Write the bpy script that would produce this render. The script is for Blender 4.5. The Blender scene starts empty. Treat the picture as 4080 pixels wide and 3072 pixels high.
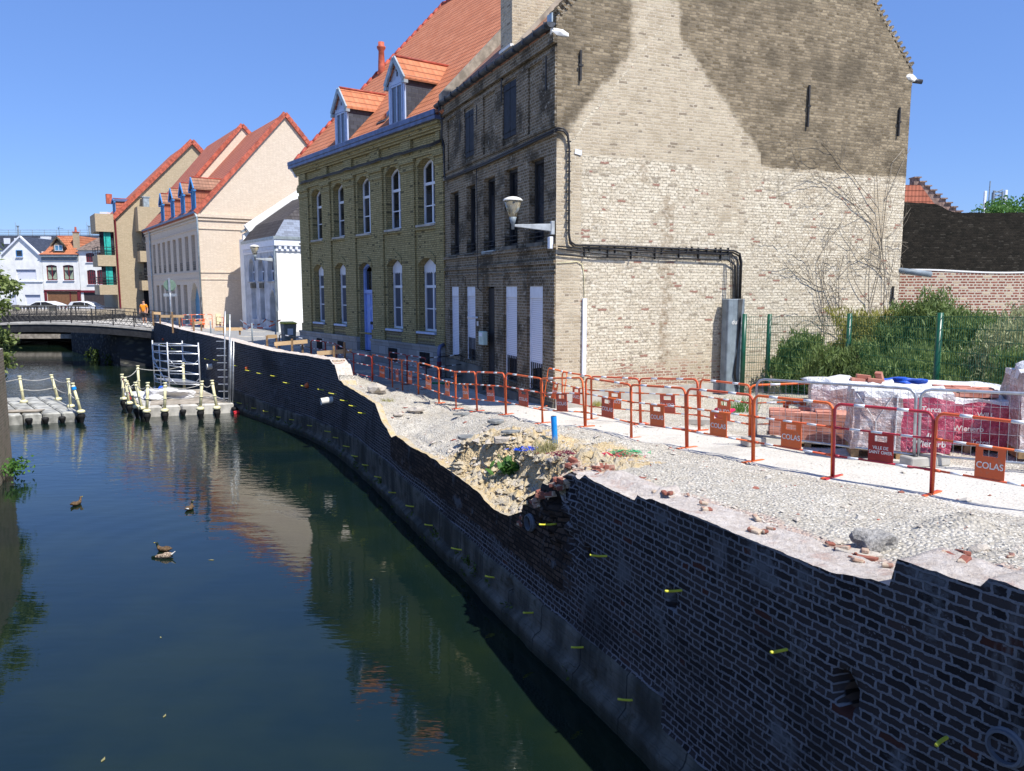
import bpy, bmesh, math, random
import numpy as np
from mathutils import Vector, Matrix, noise
random.seed(7); rng=np.random.default_rng(7)
R=math.radians
S=bpy.context.scene
# ---------------- camera, world, sun, exposure ----------------
EZ=5.2; FPX=3069.; CX=2040.; CY=1536.; TH=math.atan((CY-1148)/FPX)
cam=bpy.data.cameras.new('camera'); cam.sensor_width=36; cam.lens=36*FPX/4080; cam.clip_start=.1; cam.clip_end=2000
co=bpy.data.objects.new('camera',cam); S.collection.objects.link(co); co.location=(0,0,EZ); co.rotation_euler=(math.pi/2-TH,0,0); S.camera=co
SUN=Vector((.72,-.69,0)).normalized(); ELEV=R(56)
sd=Vector((SUN.x*math.cos(ELEV),SUN.y*math.cos(ELEV),math.sin(ELEV)))
W=bpy.data.worlds.new('World'); S.world=W; W.use_nodes=True
sk=W.node_tree.nodes.new('ShaderNodeTexSky'); sk.sky_type='NISHITA'; sk.sun_disc=False; sk.sun_elevation=ELEV
sk.sun_rotation=math.atan2(SUN.x,SUN.y); sk.air_density=1.0; sk.dust_density=.3; sk.ozone_density=4.0
bg=W.node_tree.nodes['Background']; bg.inputs[1].default_value=.095; 
tn=W.node_tree.nodes.new('ShaderNodeMix'); tn.data_type='RGBA'; tn.blend_type='MULTIPLY'; tn.inputs[0].default_value=1; tn.inputs[7].default_value=(.80,.93,1.22,1)
W.node_tree.links.new(sk.outputs[0],tn.inputs[6]); 
t2=W.node_tree.nodes.new('ShaderNodeMix'); t2.data_type='RGBA'; t2.inputs[0].default_value=.40; t2.inputs[7].default_value=(1.45,2.9,7.2,1)
W.node_tree.links.new(tn.outputs[2],t2.inputs[6]); W.node_tree.links.new(t2.outputs[2],bg.inputs[0])
sl=bpy.data.lights.new('sun','SUN'); sl.energy=5.0; sl.angle=R(.5); sl.color=(1,.955,.88)
so=bpy.data.objects.new('sun',sl); S.collection.objects.link(so); so.rotation_euler=sd.to_track_quat('Z','Y').to_euler(); so.location=(30,-20,40)
S.view_settings.view_transform='Standard'; S.view_settings.look='None'; S.view_settings.gamma=1; S.view_settings.exposure=.50
# ---------------- helpers ----------------
def ray(x,y):
    a=(x-CX)/FPX; b=-(y-CY)/FPX
    return (a, math.cos(TH)+b*math.sin(TH), -math.sin(TH)+b*math.cos(TH))
def gz(x,y,z):
    r=ray(x,y); t=(z-EZ)/r[2]; return Vector((r[0]*t,r[1]*t,z))
def atY(x,y,Y):
    r=ray(x,y); t=Y/r[1]; return Vector((r[0]*t,Y,EZ+r[2]*t))
class MB:
    def __init__(s): s.v=[]; s.f=[]; s.m=[]; s.uv={}
    def poly(s,pts,m=0,uv=None):
        i=len(s.v); s.v+= [tuple(p) for p in pts]; s.f.append(tuple(range(i,i+len(pts)))); s.m.append(m)
        if uv: s.uv[len(s.f)-1]=uv
    def hexa(s,c,m=0):
        i=len(s.v); s.v+=[tuple(p) for p in c]
        for f in ((0,3,2,1),(4,5,6,7),(0,1,5,4),(1,2,6,5),(2,3,7,6),(3,0,4,7)): s.f.append(tuple(i+k for k in f)); s.m.append(m)
    def box(s,x0,x1,y0,y1,z0,z1,m=0):
        s.hexa([(x0,y0,z0),(x1,y0,z0),(x1,y1,z0),(x0,y1,z0),(x0,y0,z1),(x1,y0,z1),(x1,y1,z1),(x0,y1,z1)],m)
    def obox(s,c,sx,sy,sz,rot=(0,0,0),m=0):
        M=Matrix.Translation(c)@(rot if isinstance(rot,Matrix) else Matrix.Rotation(rot[2],4,'Z')@Matrix.Rotation(rot[1],4,'Y')@Matrix.Rotation(rot[0],4,'X'))
        h=[(-1,-1,-1),(1,-1,-1),(1,1,-1),(-1,1,-1),(-1,-1,1),(1,-1,1),(1,1,1),(-1,1,1)]
        s.hexa([M@Vector((a*sx/2,b*sy/2,d*sz/2)) for a,b,d in h],m)
    def beam(s,a,b,w,h,m=0):
        a=Vector(a);b=Vector(b);d=(b-a).normalized(); u=Vector((0,0,1)) if abs(d.z)<.95 else Vector((0,1,0))
        x=d.cross(u).normalized()*w/2; y=x.cross(d).normalized()*h/2
        s.hexa([a-x-y,a+x-y,a+x+y,a-x+y,b-x-y,b+x-y,b+x+y,b-x+y],m)
    def tube(s,pts,r,n=8,m=0,cap=True,mf=None):
        pts=[Vector(p) for p in pts]; i0=len(s.v); N=len(pts); rr=r if isinstance(r,(list,tuple)) else [r]*N
        pu=None
        for k,p in enumerate(pts):
            d=(pts[min(k+1,N-1)]-pts[max(k-1,0)]).normalized()
            if pu is None: u=Vector((0,0,1)) if abs(d.z)<.9 else Vector((1,0,0)); pu=d.cross(u).normalized()
            else: pu=(pu-d*pu.dot(d)).normalized()
            w=d.cross(pu)
            for j in range(n):
                t=2*math.pi*j/n; s.v.append(tuple(p+(pu*math.cos(t)+w*math.sin(t))*rr[k]))
        for k in range(N-1):
            for j in range(n):
                a=i0+k*n+j; b=i0+k*n+(j+1)%n; s.f.append((a,b,b+n,a+n)); s.m.append(mf(k) if mf else m)
        if cap:
            s.f.append(tuple(i0+j for j in range(n))[::-1]); s.m.append(m); s.f.append(tuple(i0+(N-1)*n+j for j in range(n))); s.m.append(m)
    def lathe(s,prof,c=(0,0,0),n=16,m=0):
        i0=len(s.v)
        for r,z in prof:
            for j in range(n):
                t=2*math.pi*j/n; s.v.append((c[0]+r*math.cos(t),c[1]+r*math.sin(t),c[2]+z))
        for k in range(len(prof)-1):
            for j in range(n):
                a=i0+k*n+j;b=i0+k*n+(j+1)%n; s.f.append((a,b,b+n,a+n)); s.m.append(m)
        s.f.append(tuple(i0+j for j in range(n))[::-1]); s.m.append(m); s.f.append(tuple(i0+(len(prof)-1)*n+j for j in range(n))); s.m.append(m)
    def prism(s,poly,f0,f1,m=0):
        # poly: list of 2d; f0,f1 map 2d->3d for both caps
        a=[f0(*p) for p in poly]; b=[f1(*p) for p in poly]; n=len(poly); i=len(s.v); s.v+=[tuple(p) for p in a+b]
        s.f.append(tuple(range(i,i+n))); s.f.append(tuple(range(i+n,i+2*n))[::-1]); s.m+=[m,m]
        for k in range(n): s.f.append((i+k,i+(k+1)%n,i+n+(k+1)%n,i+n+k)[::-1]); s.m.append(m)
    def blob(s,c,r,sc=(1,1,1),seed=0,sub=1,rough=.25,m=0):
        bm=bmesh.new(); bmesh.ops.create_icosphere(bm,subdivisions=sub,radius=1); i=len(s.v)
        for v in bm.verts:
            p=v.co.copy(); d=1+rough*noise.noise(p*1.3+Vector((seed*7.1,seed*3.3,0)))*2
            s.v.append((c[0]+p.x*r*sc[0]*d,c[1]+p.y*r*sc[1]*d,c[2]+p.z*r*sc[2]*d))
        for f in bm.faces: s.f.append(tuple(i+v.index for v in f.verts)); s.m.append(m)
        bm.free()
    def build(s,name,mats,parent=None,smooth=False,recalc=True,xf=None,uv=True,bevel=0):
        me=bpy.data.meshes.new(name); vs=[xf(v) for v in s.v] if xf else s.v
        me.from_pydata(vs,[],s.f)
        if not isinstance(mats,(list,tuple)): mats=[mats]
        for m in mats: me.materials.append(m)
        me.polygons.foreach_set('material_index',s.m)
        if recalc and not s.uv:
            bm=bmesh.new(); bm.from_mesh(me)
            bmesh.ops.recalc_face_normals(bm,faces=bm.faces)
            if bevel: bmesh.ops.bevel(bm,geom=[e for e in bm.edges if e.is_manifold and e.calc_face_angle(0)>.5],offset=bevel,segments=1,affect='EDGES')
            bm.to_mesh(me); bm.free()
        if uv:
            me.update(); l=me.uv_layers.new(name='uv'); d=l.data; Z=Vector((0,0,1))
            for p in me.polygons:
                n=p.normal
                if p.index in s.uv:
                    for k,li in enumerate(p.loop_indices): d[li].uv=s.uv[p.index][k]
                    continue
                if abs(n.z)>.98: t=Vector((1,0,0)); b=Vector((0,1,0))
                else: t=Z.cross(n).normalized(); b=n.cross(t)
                for li in p.loop_indices:
                    c=me.vertices[me.loops[li].vertex_index].co; d[li].uv=(c.dot(t),c.dot(b))
        if smooth: me.polygons.foreach_set('use_smooth',[True]*len(me.polygons))
        o=bpy.data.objects.new(name,me); S.collection.objects.link(o)
        if parent: o.parent=parent
        return o
def tag(o,label=None,cat=None,group=None,kind=None):
    if label: o['label']=label
    if cat: o['category']=cat
    if group: o['group']=group
    if kind: o['kind']=kind
    return o
def empty(name,loc,rz,label,cat,group=None):
    o=bpy.data.objects.new(name,None); S.collection.objects.link(o); o.location=loc; o.rotation_euler=(0,0,rz); o.empty_display_size=.3
    return tag(o,label,cat,group)
def copy_tree(o,parent=None,skip=()):
    c=o.copy(); S.collection.objects.link(c); c.parent=parent
    for ch in list(o.children):
        if ch.name.split('.')[0] not in skip: copy_tree(ch,c,skip)
    return c
def skin(pts,edges,radii,sub=2):
    me=bpy.data.meshes.new('sk'); me.from_pydata(pts,edges,[]); o=bpy.data.objects.new('sk',me); S.collection.objects.link(o)
    sm=o.modifiers.new('s','SKIN'); ss=o.modifiers.new('u','SUBSURF'); ss.levels=sub
    for i,v in enumerate(me.skin_vertices[0].data):
        r=radii[i]; v.radius=r if isinstance(r,tuple) else (r,r)
    me.skin_vertices[0].data[0].use_root=True
    dg=bpy.context.evaluated_depsgraph_get(); dg.update(); m2=bpy.data.meshes.new_from_object(o.evaluated_get(dg)); bpy.data.objects.remove(o); return m2
def meshobj(name,me,mats,parent=None,smooth=True,fm=None):
    me.materials.clear()
    for m in (mats if isinstance(mats,(list,tuple)) else [mats]): me.materials.append(m)
    for p in me.polygons:
        p.use_smooth=smooth
        if fm: p.material_index=fm(p.center)
    o=bpy.data.objects.new(name,me); S.collection.objects.link(o); o.parent=parent; return o
def textmesh(txt,size,ext):
    c=bpy.data.curves.new('t','FONT'); c.body=txt; c.size=size; c.extrude=ext; c.align_x='CENTER'; c.align_y='CENTER'; c.offset=size*.012
    o=bpy.data.objects.new('t',c); S.collection.objects.link(o); dg=bpy.context.evaluated_depsgraph_get(); dg.update()
    me=bpy.data.meshes.new_from_object(o.evaluated_get(dg)); bpy.data.objects.remove(o); return me
# ---------------- materials ----------------
class NT:
    def __init__(s,name,rough=.8,spec=.3,metal=0):
        s.mat=bpy.data.materials.new(name); s.mat.use_nodes=True; s.nt=s.mat.node_tree; s.b=s.nt.nodes['Principled BSDF']
        s.b.inputs['Roughness'].default_value=rough; s.b.inputs['Specular IOR Level'].default_value=spec; s.b.inputs['Metallic'].default_value=metal
    def n(s,t,outp=0,props={},**kw):
        nd=s.nt.nodes.new('ShaderNode'+t)
        for k,v in props.items(): setattr(nd,k,v)
        for k,v in kw.items():
            k=k.replace('_',' ')
            i=nd.inputs[int(k[1:])] if k[0]=='i' and k[1:].isdigit() else nd.inputs[k]
            s.set(i,v)
        return nd.outputs[outp]
    def set(s,i,v):
        if isinstance(v,bpy.types.NodeSocket): s.nt.links.new(v,i)
        else:
            if hasattr(i.default_value,'__len__') and len(i.default_value)==4 and len(v)==3: v=(*v,1)
            i.default_value=v
    def mix(s,f,a,b,bt='MIX'):
        nd=s.nt.nodes.new('ShaderNodeMix'); nd.data_type='RGBA'; nd.blend_type=bt
        s.set(nd.inputs[0],f); s.set(nd.inputs[6],a); s.set(nd.inputs[7],b); return nd.outputs[2]
    def m(s,op,a,b=0.,c=None):
        nd=s.nt.nodes.new('ShaderNodeMath'); nd.operation=op; s.set(nd.inputs[0],a); s.set(nd.inputs[1],b)
        if c is not None: s.set(nd.inputs[2],c)
        return nd.outputs[0]
    def ss(s,v,a,b):
        nd=s.nt.nodes.new('ShaderNodeMapRange'); nd.interpolation_type='SMOOTHSTEP'; s.set(nd.inputs[0],v); s.set(nd.inputs[1],a); s.set(nd.inputs[2],b); return nd.outputs[0]
    def noise(s,vec,scale,det=4,rough=.55,out=0): return s.n('TexNoise',out,Vector=vec,Scale=scale,Detail=det,Roughness=rough)
    def uv(s): return s.n('UVMap')
    def obj(s): return s.n('TexCoord',3)
    def attr(s,n): return s.n('Attribute',2,props={'attribute_name':n})
    def sep(s,v): nd=s.nt.nodes.new('ShaderNodeSeparateXYZ'); s.set(nd.inputs[0],v); return nd.outputs
    def bump(s,h,st=.5,dist=.02,nrm=None):
        nd=s.nt.nodes.new('ShaderNodeBump'); nd.inputs['Strength'].default_value=st; nd.inputs['Distance'].default_value=dist; s.set(nd.inputs['Height'],h)
        if nrm: s.set(nd.inputs['Normal'],nrm)
        return nd.outputs[0]
    def fin(s,col=None,nrm=None,rough=None):
        if col is not None: s.set(s.b.inputs['Base Color'],col)
        if nrm is not None: s.set(s.b.inputs['Normal'],nrm)
        if rough is not None: s.set(s.b.inputs['Roughness'],rough)
        return s.mat
def plain(name,c,rough=.6,var=.12,scale=6,bump=0,spec=.3,metal=0):
    t=NT(name,rough,spec,metal); o=t.obj(); n=t.noise(o,scale,5)
    lo=tuple(x*(1-var*1.6) for x in c); hi=tuple(min(1,x*(1+var)) for x in c)
    nb=t.bump(t.noise(o,scale*6,4),.4,bump) if bump else None
    return t.fin(t.mix(t.ss(n,.3,.7),lo,hi),nb)
def brickm(name,c1,c2,mort,bw=.23,bh=.08,ms=.012,dist=.02,bstr=.6,bd=.012,accent=None,acc_t=.95,dirt=None,dirt_s=.6,dirt_t=(.45,.7),eng=True,mvar=.3,extra=None,rough=.88,mnoise=0.):
    """brick in UV metres: two brick colours, mortar, optional accent bricks, stains"""
    t=NT(name,rough,.15); uv=t.uv(); nv=t.noise(uv,9,3,out=1)
    off=t.n('VectorMath',props={'operation':'MULTIPLY_ADD'},i0=nv,i1=(dist*2,dist*1.2,0),i2=uv)
    n2=t.noise(uv,38,3,out=1); off=t.n('VectorMath',props={'operation':'MULTIPLY_ADD'},i0=n2,i1=(dist*.7,dist*.6,0),i2=off)
    def bt(a,b,c,m_s=ms,sm=.25):
        nd=t.nt.nodes.new('ShaderNodeTexBrick'); nd.offset=.5; nd.squash=.5 if eng else 1; nd.squash_frequency=2; nd.offset_frequency=2
        for k,v in (('Vector',off),('Color1',a),('Color2',b),('Mortar',c),('Scale',1.),('Mortar Size',m_s),('Mortar Smooth',sm),('Brick Width',bw),('Row Height',bh),('Bias',0.)): t.set(nd.inputs[k],v)
        return nd
    rnd=bt((0,0,0),(1,1,1),(.5,.5,.5)); rv=t.sep(rnd.outputs[0])[0]; fac=rnd.outputs[1]
    nz=t.noise(uv,55,4,.7); nb=t.noise(uv,2.2,5,.6)
    bc=t.mix(rv,c1,c2); bc=t.mix(t.m('MULTIPLY',t.ss(nz,.35,.75),.35),bc,tuple(x*.55 for x in c2))
    if accent: bc=t.mix(t.ss(rv,acc_t,acc_t+.02),bc,accent)
    mc=t.mix(t.ss(nz,.3,.7),tuple(x*(1-mvar) for x in mort),mort)
    # mortar smeared over bricks
    mf=fac
    if mnoise: mf=t.m('MAXIMUM',fac,t.m('MULTIPLY',t.ss(t.noise(uv,14,5,.7),.62-mnoise*.25,.66),.85))
    col=t.mix(mf,bc,mc)
    if dirt: col=t.mix(t.m('MULTIPLY',t.ss(nb,*dirt_t),dirt_s),col,dirt,'MIX')
    if extra: col=extra(t,col,uv,mf,rv,nz,nb)
    h=t.m('SUBTRACT',t.m('MULTIPLY',nz,.45),t.m('MULTIPLY',fac,1.))
    h=t.m('ADD',h,t.m('MULTIPLY',rv,.25))
    return t.fin(col,t.bump(h,bstr,bd))
def tilem(name,c1,c2,w=.24,h=.34,moss=None,mt=(.55,.7)):
    t=NT(name,.75,.2); uv=t.uv(); u,v,_=t.sep(uv)
    fu=t.m('FRACT',t.m('DIVIDE',u,w)); fv=t.m('FRACT',t.m('DIVIDE',v,h))
    cell=t.n('CombineXYZ',i0=t.m('FLOOR',t.m('DIVIDE',u,w)),i1=t.m('FLOOR',t.m('DIVIDE',v,h)))
    rn=t.n('TexWhiteNoise',0,Vector=cell)
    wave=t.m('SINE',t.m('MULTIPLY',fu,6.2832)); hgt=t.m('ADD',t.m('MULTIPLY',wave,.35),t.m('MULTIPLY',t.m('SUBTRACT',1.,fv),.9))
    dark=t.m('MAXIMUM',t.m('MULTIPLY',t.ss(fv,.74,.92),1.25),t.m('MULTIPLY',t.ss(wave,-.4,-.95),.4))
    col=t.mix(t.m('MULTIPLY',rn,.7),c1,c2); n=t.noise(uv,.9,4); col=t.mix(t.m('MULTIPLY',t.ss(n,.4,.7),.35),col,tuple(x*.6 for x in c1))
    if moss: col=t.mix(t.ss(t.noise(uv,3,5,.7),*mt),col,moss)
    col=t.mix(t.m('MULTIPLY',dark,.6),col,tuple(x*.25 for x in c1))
    return t.fin(col,t.bump(hgt,.9,.03))
def slatem(name,c,w=.3,h=.16):
    t=NT(name,.5,.4); uv=t.uv(); nd=t.nt.nodes.new('ShaderNodeTexBrick')
    for k,v in (('Vector',uv),('Color1',tuple(x*.75 for x in c)),('Color2',tuple(x*1.3 for x in c)),('Mortar',tuple(x*.3 for x in c)),('Scale',1.),('Mortar Size',.006),('Brick Width',w),('Row Height',h)): t.set(nd.inputs[k],v)
    return t.fin(nd.outputs[0],t.bump(nd.outputs[1],-.4 if False else .4,-.01))
M={}
def gable_extra(t,col,uv,fac,rv,nz,nb):
    za=t.attr('soot'); zb=t.attr('white'); zc=t.attr('rust')
    n1=t.noise(uv,5,5,.65)
    sootb=t.mix(rv,(.18,.14,.085),(.44,.355,.235)); sootb=t.mix(t.ss(nz,.5,.75),sootb,(.07,.058,.042)); sootc=t.mix(t.m('MULTIPLY',fac,.8),sootb,t.mix(n1,(.42,.36,.27),(.12,.10,.075)))
    nbig=t.noise(uv,.8,4,.6); sootc=t.mix(t.m('MULTIPLY',t.ss(nbig,.42,.66),.6),sootc,(.085,.07,.05))
    a=t.ss(t.m('ADD',za,t.m('MULTIPLY',t.m('SUBTRACT',n1,.5),.9)),.26,.76)
    wh=t.mix(t.ss(n1,.35,.65),(.90,.83,.69),(.76,.67,.51)); wcol=t.mix(t.m('MULTIPLY',t.ss(t.noise(uv,13,5,.75),.46,.60),.85),t.mix(fac,t.mix(rv,(.50,.42,.30),(.82,.74,.58)),t.mix(t.ss(nz,.47,.62),(.27,.22,.15),(.86,.79,.65))),wh); wcol=t.mix(t.m('MULTIPLY',t.ss(t.noise(uv,11,5,.75),.60,.68),.6),wcol,(.36,.29,.2))  # dark share of the white-zone mortar paints shadow into the joints
    b=t.ss(t.m('ADD',zb,t.m('MULTIPLY',t.m('SUBTRACT',n1,.5),.9)),.4,.6)
    red=t.m('MULTIPLY',t.m('GREATER_THAN',rv,t.m('SUBTRACT',.975,t.m('MULTIPLY',t.attr('redz'),.62))),t.m('SUBTRACT',1.,fac)); 
    c=t.mix(b,col,wcol); c=t.mix(t.m('MULTIPLY',red,t.m('MAXIMUM',t.m('MULTIPLY',b,.85),t.m('MAXIMUM',.15,t.m('MULTIPLY',t.attr('redz'),.75)))),c,t.mix(nz,(.20,.06,.04),(.38,.17,.12)))
    grn=t.m('MULTIPLY',t.ss(rv,.05,.02),t.m('SUBTRACT',1.,fac)); c=t.mix(t.m('MULTIPLY',grn,.45),c,(.12,.10,.085))
    br=t.mix(rv,(.16,.10,.055),(.36,.25,.15)); br=t.mix(t.m('MULTIPLY',fac,.75),br,(.55,.47,.35))
    c=t.mix(t.m('MULTIPLY',t.ss(t.m('ADD',zc,t.m('MULTIPLY',t.m('SUBTRACT',n1,.5),.8)),.35,.65),.85),c,br)
    return t.mix(a,c,sootc)
M['gable']=brickm('old_gable_brick',(.48,.39,.27),(.68,.58,.42),(.78,.69,.54),bw=.25,bh=.075,ms=.012,dist=.042,bstr=1.,bd=.055,dirt=(.33,.26,.17),dirt_s=.35,extra=gable_extra,mnoise=.1)
def dk_extra(t,col,uv,fac,rv,nz,nb):
    u,v,_=t.sep(uv); n=t.noise(uv,7,5,.7); bigs=t.noise(uv,.9,4,.6)
    col=t.mix(t.m('MULTIPLY',t.ss(bigs,.45,.62),.75),col,(.035,.03,.022))
    return t.mix(t.m('MULTIPLY',t.ss(n,.57,.64),.7),col,(.50,.46,.38))
M['dk']=brickm('dark_sooty_brick',(.13,.095,.055),(.27,.20,.12),(.40,.35,.27),bw=.24,bh=.078,ms=.015,dist=.03,bstr=1,bd=.03,extra=dk_extra)
M['gr']=brickm('olive_yellow_brick',(.32,.26,.115),(.47,.39,.19),(.17,.15,.085),bw=.23,bh=.076,ms=.012,dist=.012,bstr=.6,accent=(.11,.095,.05),acc_t=.95,dirt=(.16,.14,.06),dirt_s=.45,dirt_t=(.5,.8))
M['grd']=brickm('blackened_plinth_brick',(.12,.095,.06),(.20,.16,.09),(.34,.30,.2),bw=.23,bh=.076,ms=.013)
M['be']=brickm('pale_beige_brick',(.64,.53,.41),(.76,.64,.51),(.60,.50,.40),bw=.24,bh=.08,ms=.010,bstr=.3,dirt=(.58,.49,.38),dirt_s=.4)
M['ap']=brickm('tan_brick',(.43,.345,.225),(.54,.44,.30),(.40,.33,.23),bw=.24,bh=.08,ms=.010,bstr=.3)
M['rb']=brickm('red_patchwork_brick',(.20,.065,.045),(.34,.14,.10),(.60,.53,.43),bw=.25,bh=.085,ms=.02,dist=.02,bstr=.7,accent=(.5,.4,.27),acc_t=.8,
  extra=lambda t,col,uv,fac,rv,nz,nb:t.mix(t.m('MULTIPLY',t.ss(t.m('ADD',t.sep(uv)[1],t.m('MULTIPLY',nb,1.2)),1.95,1.7),t.m('SUBTRACT',1.,t.m('MULTIPLY',fac,1.))),col,t.mix(rv,(.50,.41,.28),(.62,.52,.38))))
M['dw']=brickm('black_mossy_brick',(.010,.009,.007),(.034,.029,.022),(.024,.021,.017),bw=.24,bh=.07,ms=.01,dist=.03,bstr=1,accent=(.05,.045,.036),acc_t=.93,dirt=(.008,.008,.006),dirt_s=.7)
def cw_extra(t,col,uv,fac,rv,nz,nb):
    base=t.attr('conc'); mo=t.attr('old'); n=t.noise(uv,3,5,.6); u,v,_=t.sep(uv)  # 'old' masks aged bricks, plus shade painted inside the wall holes
    sc=t.n('CombineXYZ',i0=t.m('MULTIPLY',u,2.6),i1=t.m('MULTIPLY',v,.8)); st=t.noise(sc,1.,4)
    cc=t.mix(t.ss(st,.35,.7),(.05,.05,.043),(.15,.145,.125)); cc=t.mix(t.ss(n,.55,.7),cc,(.055,.05,.035))
    ju=t.m('FRACT',t.m('DIVIDE',u,1.15)); cc=t.mix(t.m('MULTIPLY',t.ss(ju,.975,.985),.8),cc,(.02,.02,.02))
    f=t.ss(t.m('ADD',base,t.m('MULTIPLY',t.m('SUBTRACT',n,.5),.5)),.45,.55)
    old_shade_c=t.mix(rv,(.030,.020,.016),(.11,.075,.055)); old_shade_c=t.mix(t.m('MULTIPLY',fac,.9),old_shade_c,(.012,.011,.010))
    c=t.mix(t.ss(t.m('ADD',mo,t.m('MULTIPLY',t.m('SUBTRACT',n,.5),.7)),.42,.58),col,old_shade_c)
    c=t.mix(t.m('MULTIPLY',t.ss(t.noise(uv,1.3,6,.7),.57,.66),.8),c,(.13,.135,.145)); c=t.mix(t.m('MULTIPLY',t.ss(t.noise(uv,.55,5,.6),.5,.66),.6),c,(.02,.018,.018)); c=t.mix(t.m('MULTIPLY',t.ss(t.noise(t.n('VectorMath',props={'operation':'MULTIPLY'},i0=uv,i1=(1,.25,1)),2.4,5,.7),.60,.68),.5),c,(.16,.16,.165))
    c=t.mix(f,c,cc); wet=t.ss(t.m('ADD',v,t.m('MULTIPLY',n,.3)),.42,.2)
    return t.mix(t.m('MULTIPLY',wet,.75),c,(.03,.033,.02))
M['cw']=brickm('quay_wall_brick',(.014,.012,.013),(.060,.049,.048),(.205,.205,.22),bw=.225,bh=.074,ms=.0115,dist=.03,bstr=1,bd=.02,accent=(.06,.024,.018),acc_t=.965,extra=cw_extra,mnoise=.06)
M['cwf']=M['cw']
M['dust']=None
t=NT('pink_mortar_top',.95,.1); o=t.obj(); n=t.noise(o,2.5,6,.7); n3=t.noise(o,11,5,.7)
M['dust']=t.fin(t.mix(t.m('MULTIPLY',t.ss(n,.52,.72),.6),t.mix(t.ss(n3,.3,.7),(.52,.45,.39),(.72,.66,.60)),(.50,.29,.22)),t.bump(t.noise(o,24,6,.75),1,.05))
M['stone_ab']=None
t=NT('rubble_stone',.9,.2); o=t.obj(); vo=t.n('TexVoronoi',0,Vector=t.n('VectorMath',props={'operation':'MULTIPLY'},i0=o,i1=(1,1,2.2)),Scale=1.6); n=t.noise(o,4,5)
M['stone_ab']=t.fin(t.mix(t.ss(t.m('ADD',vo,t.m('MULTIPLY',n,.25)),.1,.62),(.17,.16,.12),(.035,.037,.04)),t.bump(vo,.8,.1))
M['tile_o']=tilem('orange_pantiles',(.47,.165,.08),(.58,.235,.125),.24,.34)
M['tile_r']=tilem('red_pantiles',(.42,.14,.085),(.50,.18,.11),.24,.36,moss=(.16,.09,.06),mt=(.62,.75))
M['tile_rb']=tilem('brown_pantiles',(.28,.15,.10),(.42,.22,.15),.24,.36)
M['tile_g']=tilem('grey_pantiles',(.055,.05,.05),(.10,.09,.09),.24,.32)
M['ridge']=plain('ridge_tile_red',(.36,.07,.045),.6,.25,3)
M['verge']=plain('verge_tile_red',(.45,.11,.065),.6,.25,3)
M['slate']=slatem('dark_slate',(.045,.052,.07)); M['slate_b']=slatem('blue_slate',(.16,.19,.25),.4,.2)
M['zinc']=plain('zinc_gutter',(.10,.13,.24),.45,.2,4,spec=.5,metal=.3); M['zincl']=plain('light_zinc',(.36,.42,.45),.45,.15,4,metal=.4)
M['zincd']=plain('dark_zinc',(.07,.075,.085),.5,.3,4,metal=.3)
M['white']=plain('white_paint',(.72,.75,.82),.4,.05,5); M['whitew']=plain('white_render',(.80,.80,.77),.85,.07,1.2,.004)
M['greyw']=plain('greyish_white_render',(.50,.52,.55),.85,.15,1.5,.004); M['bwin']=plain('pale_blue_paint',(.42,.52,.72),.4,.06,5)
M['bdoor']=plain('lavender_blue_door',(.27,.38,.75),.4,.06,5); M['bpaint']=plain('bright_blue_paint',(.05,.22,.50),.4,.1,5); M['bdr2']=plain('blue_planks',(.09,.25,.40),.5,.1,5)
M['shut']=None
t=NT('roller_shutter',.4,.3); o=t.obj(); z=t.sep(o)[2]; fr=t.m('FRACT',t.m('MULTIPLY',z,19.)); M['shut']=t.fin(t.mix(t.m('MULTIPLY',t.ss(fr,.7,.9),.8),(.74,.76,.84),(.34,.35,.42)),t.bump(t.m('PINGPONG',fr,.5),.8,.01))
t=NT('curtain_cloth',.8,.1); o=t.obj(); M['curt']=t.fin(t.mix(t.noise(o,14,3),(.10,.12,.12),(.34,.38,.38)))
t=NT('window_glass',.06,.6); o=t.obj(); M['glass']=t.fin(t.mix(t.ss(t.noise(o,1.1,3),.4,.65),(.008,.01,.013),(.045,.05,.06)),t.bump(t.noise(o,1.5,2),.12,.02))
t=NT('net_curtain_glass',.08,.6); o=t.obj(); x=t.sep(o)[0]; M['glassc']=t.fin(t.mix(t.ss(t.m('SINE',t.m('MULTIPLY',x,90.)),-1,1),(.05,.06,.085),(.12,.14,.19)))
M['stone']=None
t=NT('grey_limestone_blocks',.85,.2); uv=t.uv(); nd=t.nt.nodes.new('ShaderNodeTexBrick')
for k,v in (('Vector',uv),('Color1',(.26,.25,.235)),('Color2',(.44,.425,.40)),('Mortar',(.12,.115,.11)),('Scale',1.),('Mortar Size',.008),('Brick Width',.62),('Row Height',.34)): t.set(nd.inputs[k],v)
M['stone']=t.fin(t.mix(t.m('MULTIPLY',t.noise(uv,6,5,.7),.4),nd.outputs[0],(.14,.135,.125)),t.bump(t.noise(uv,20,4),.4,.01))
M['cem']=plain('cement_render',(.33,.29,.235),.9,.25,3,.01); M['conc']=plain('pale_concrete',(.42,.40,.36),.85,.15,3,.006); M['concd']=plain('weathered_concrete',(.15,.145,.125),.9,.3,1.5,.01)
M['wood']=None
t=NT('sawn_timber',.7,.2); o=t.obj(); w=t.noise(t.n('VectorMath',props={'operation':'MULTIPLY'},i0=o,i1=(3,25,25)),1.,4); M['wood']=t.fin(t.mix(w,(.40,.25,.12),(.68,.50,.30)))
M['wood_d']=plain('weathered_timber',(.27,.17,.09),.8,.25,8); M['black']=plain('black_timber',(.012,.013,.02),.6,.4,8); M['iron']=plain('wrought_iron',(.03,.03,.032),.6,.2,6)
M['cable']=plain('black_cable',(.012,.012,.014),.45,.1,3,spec=.5); M['maroon']=plain('maroon_paint',(.16,.02,.03),.5,.15,5)

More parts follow.
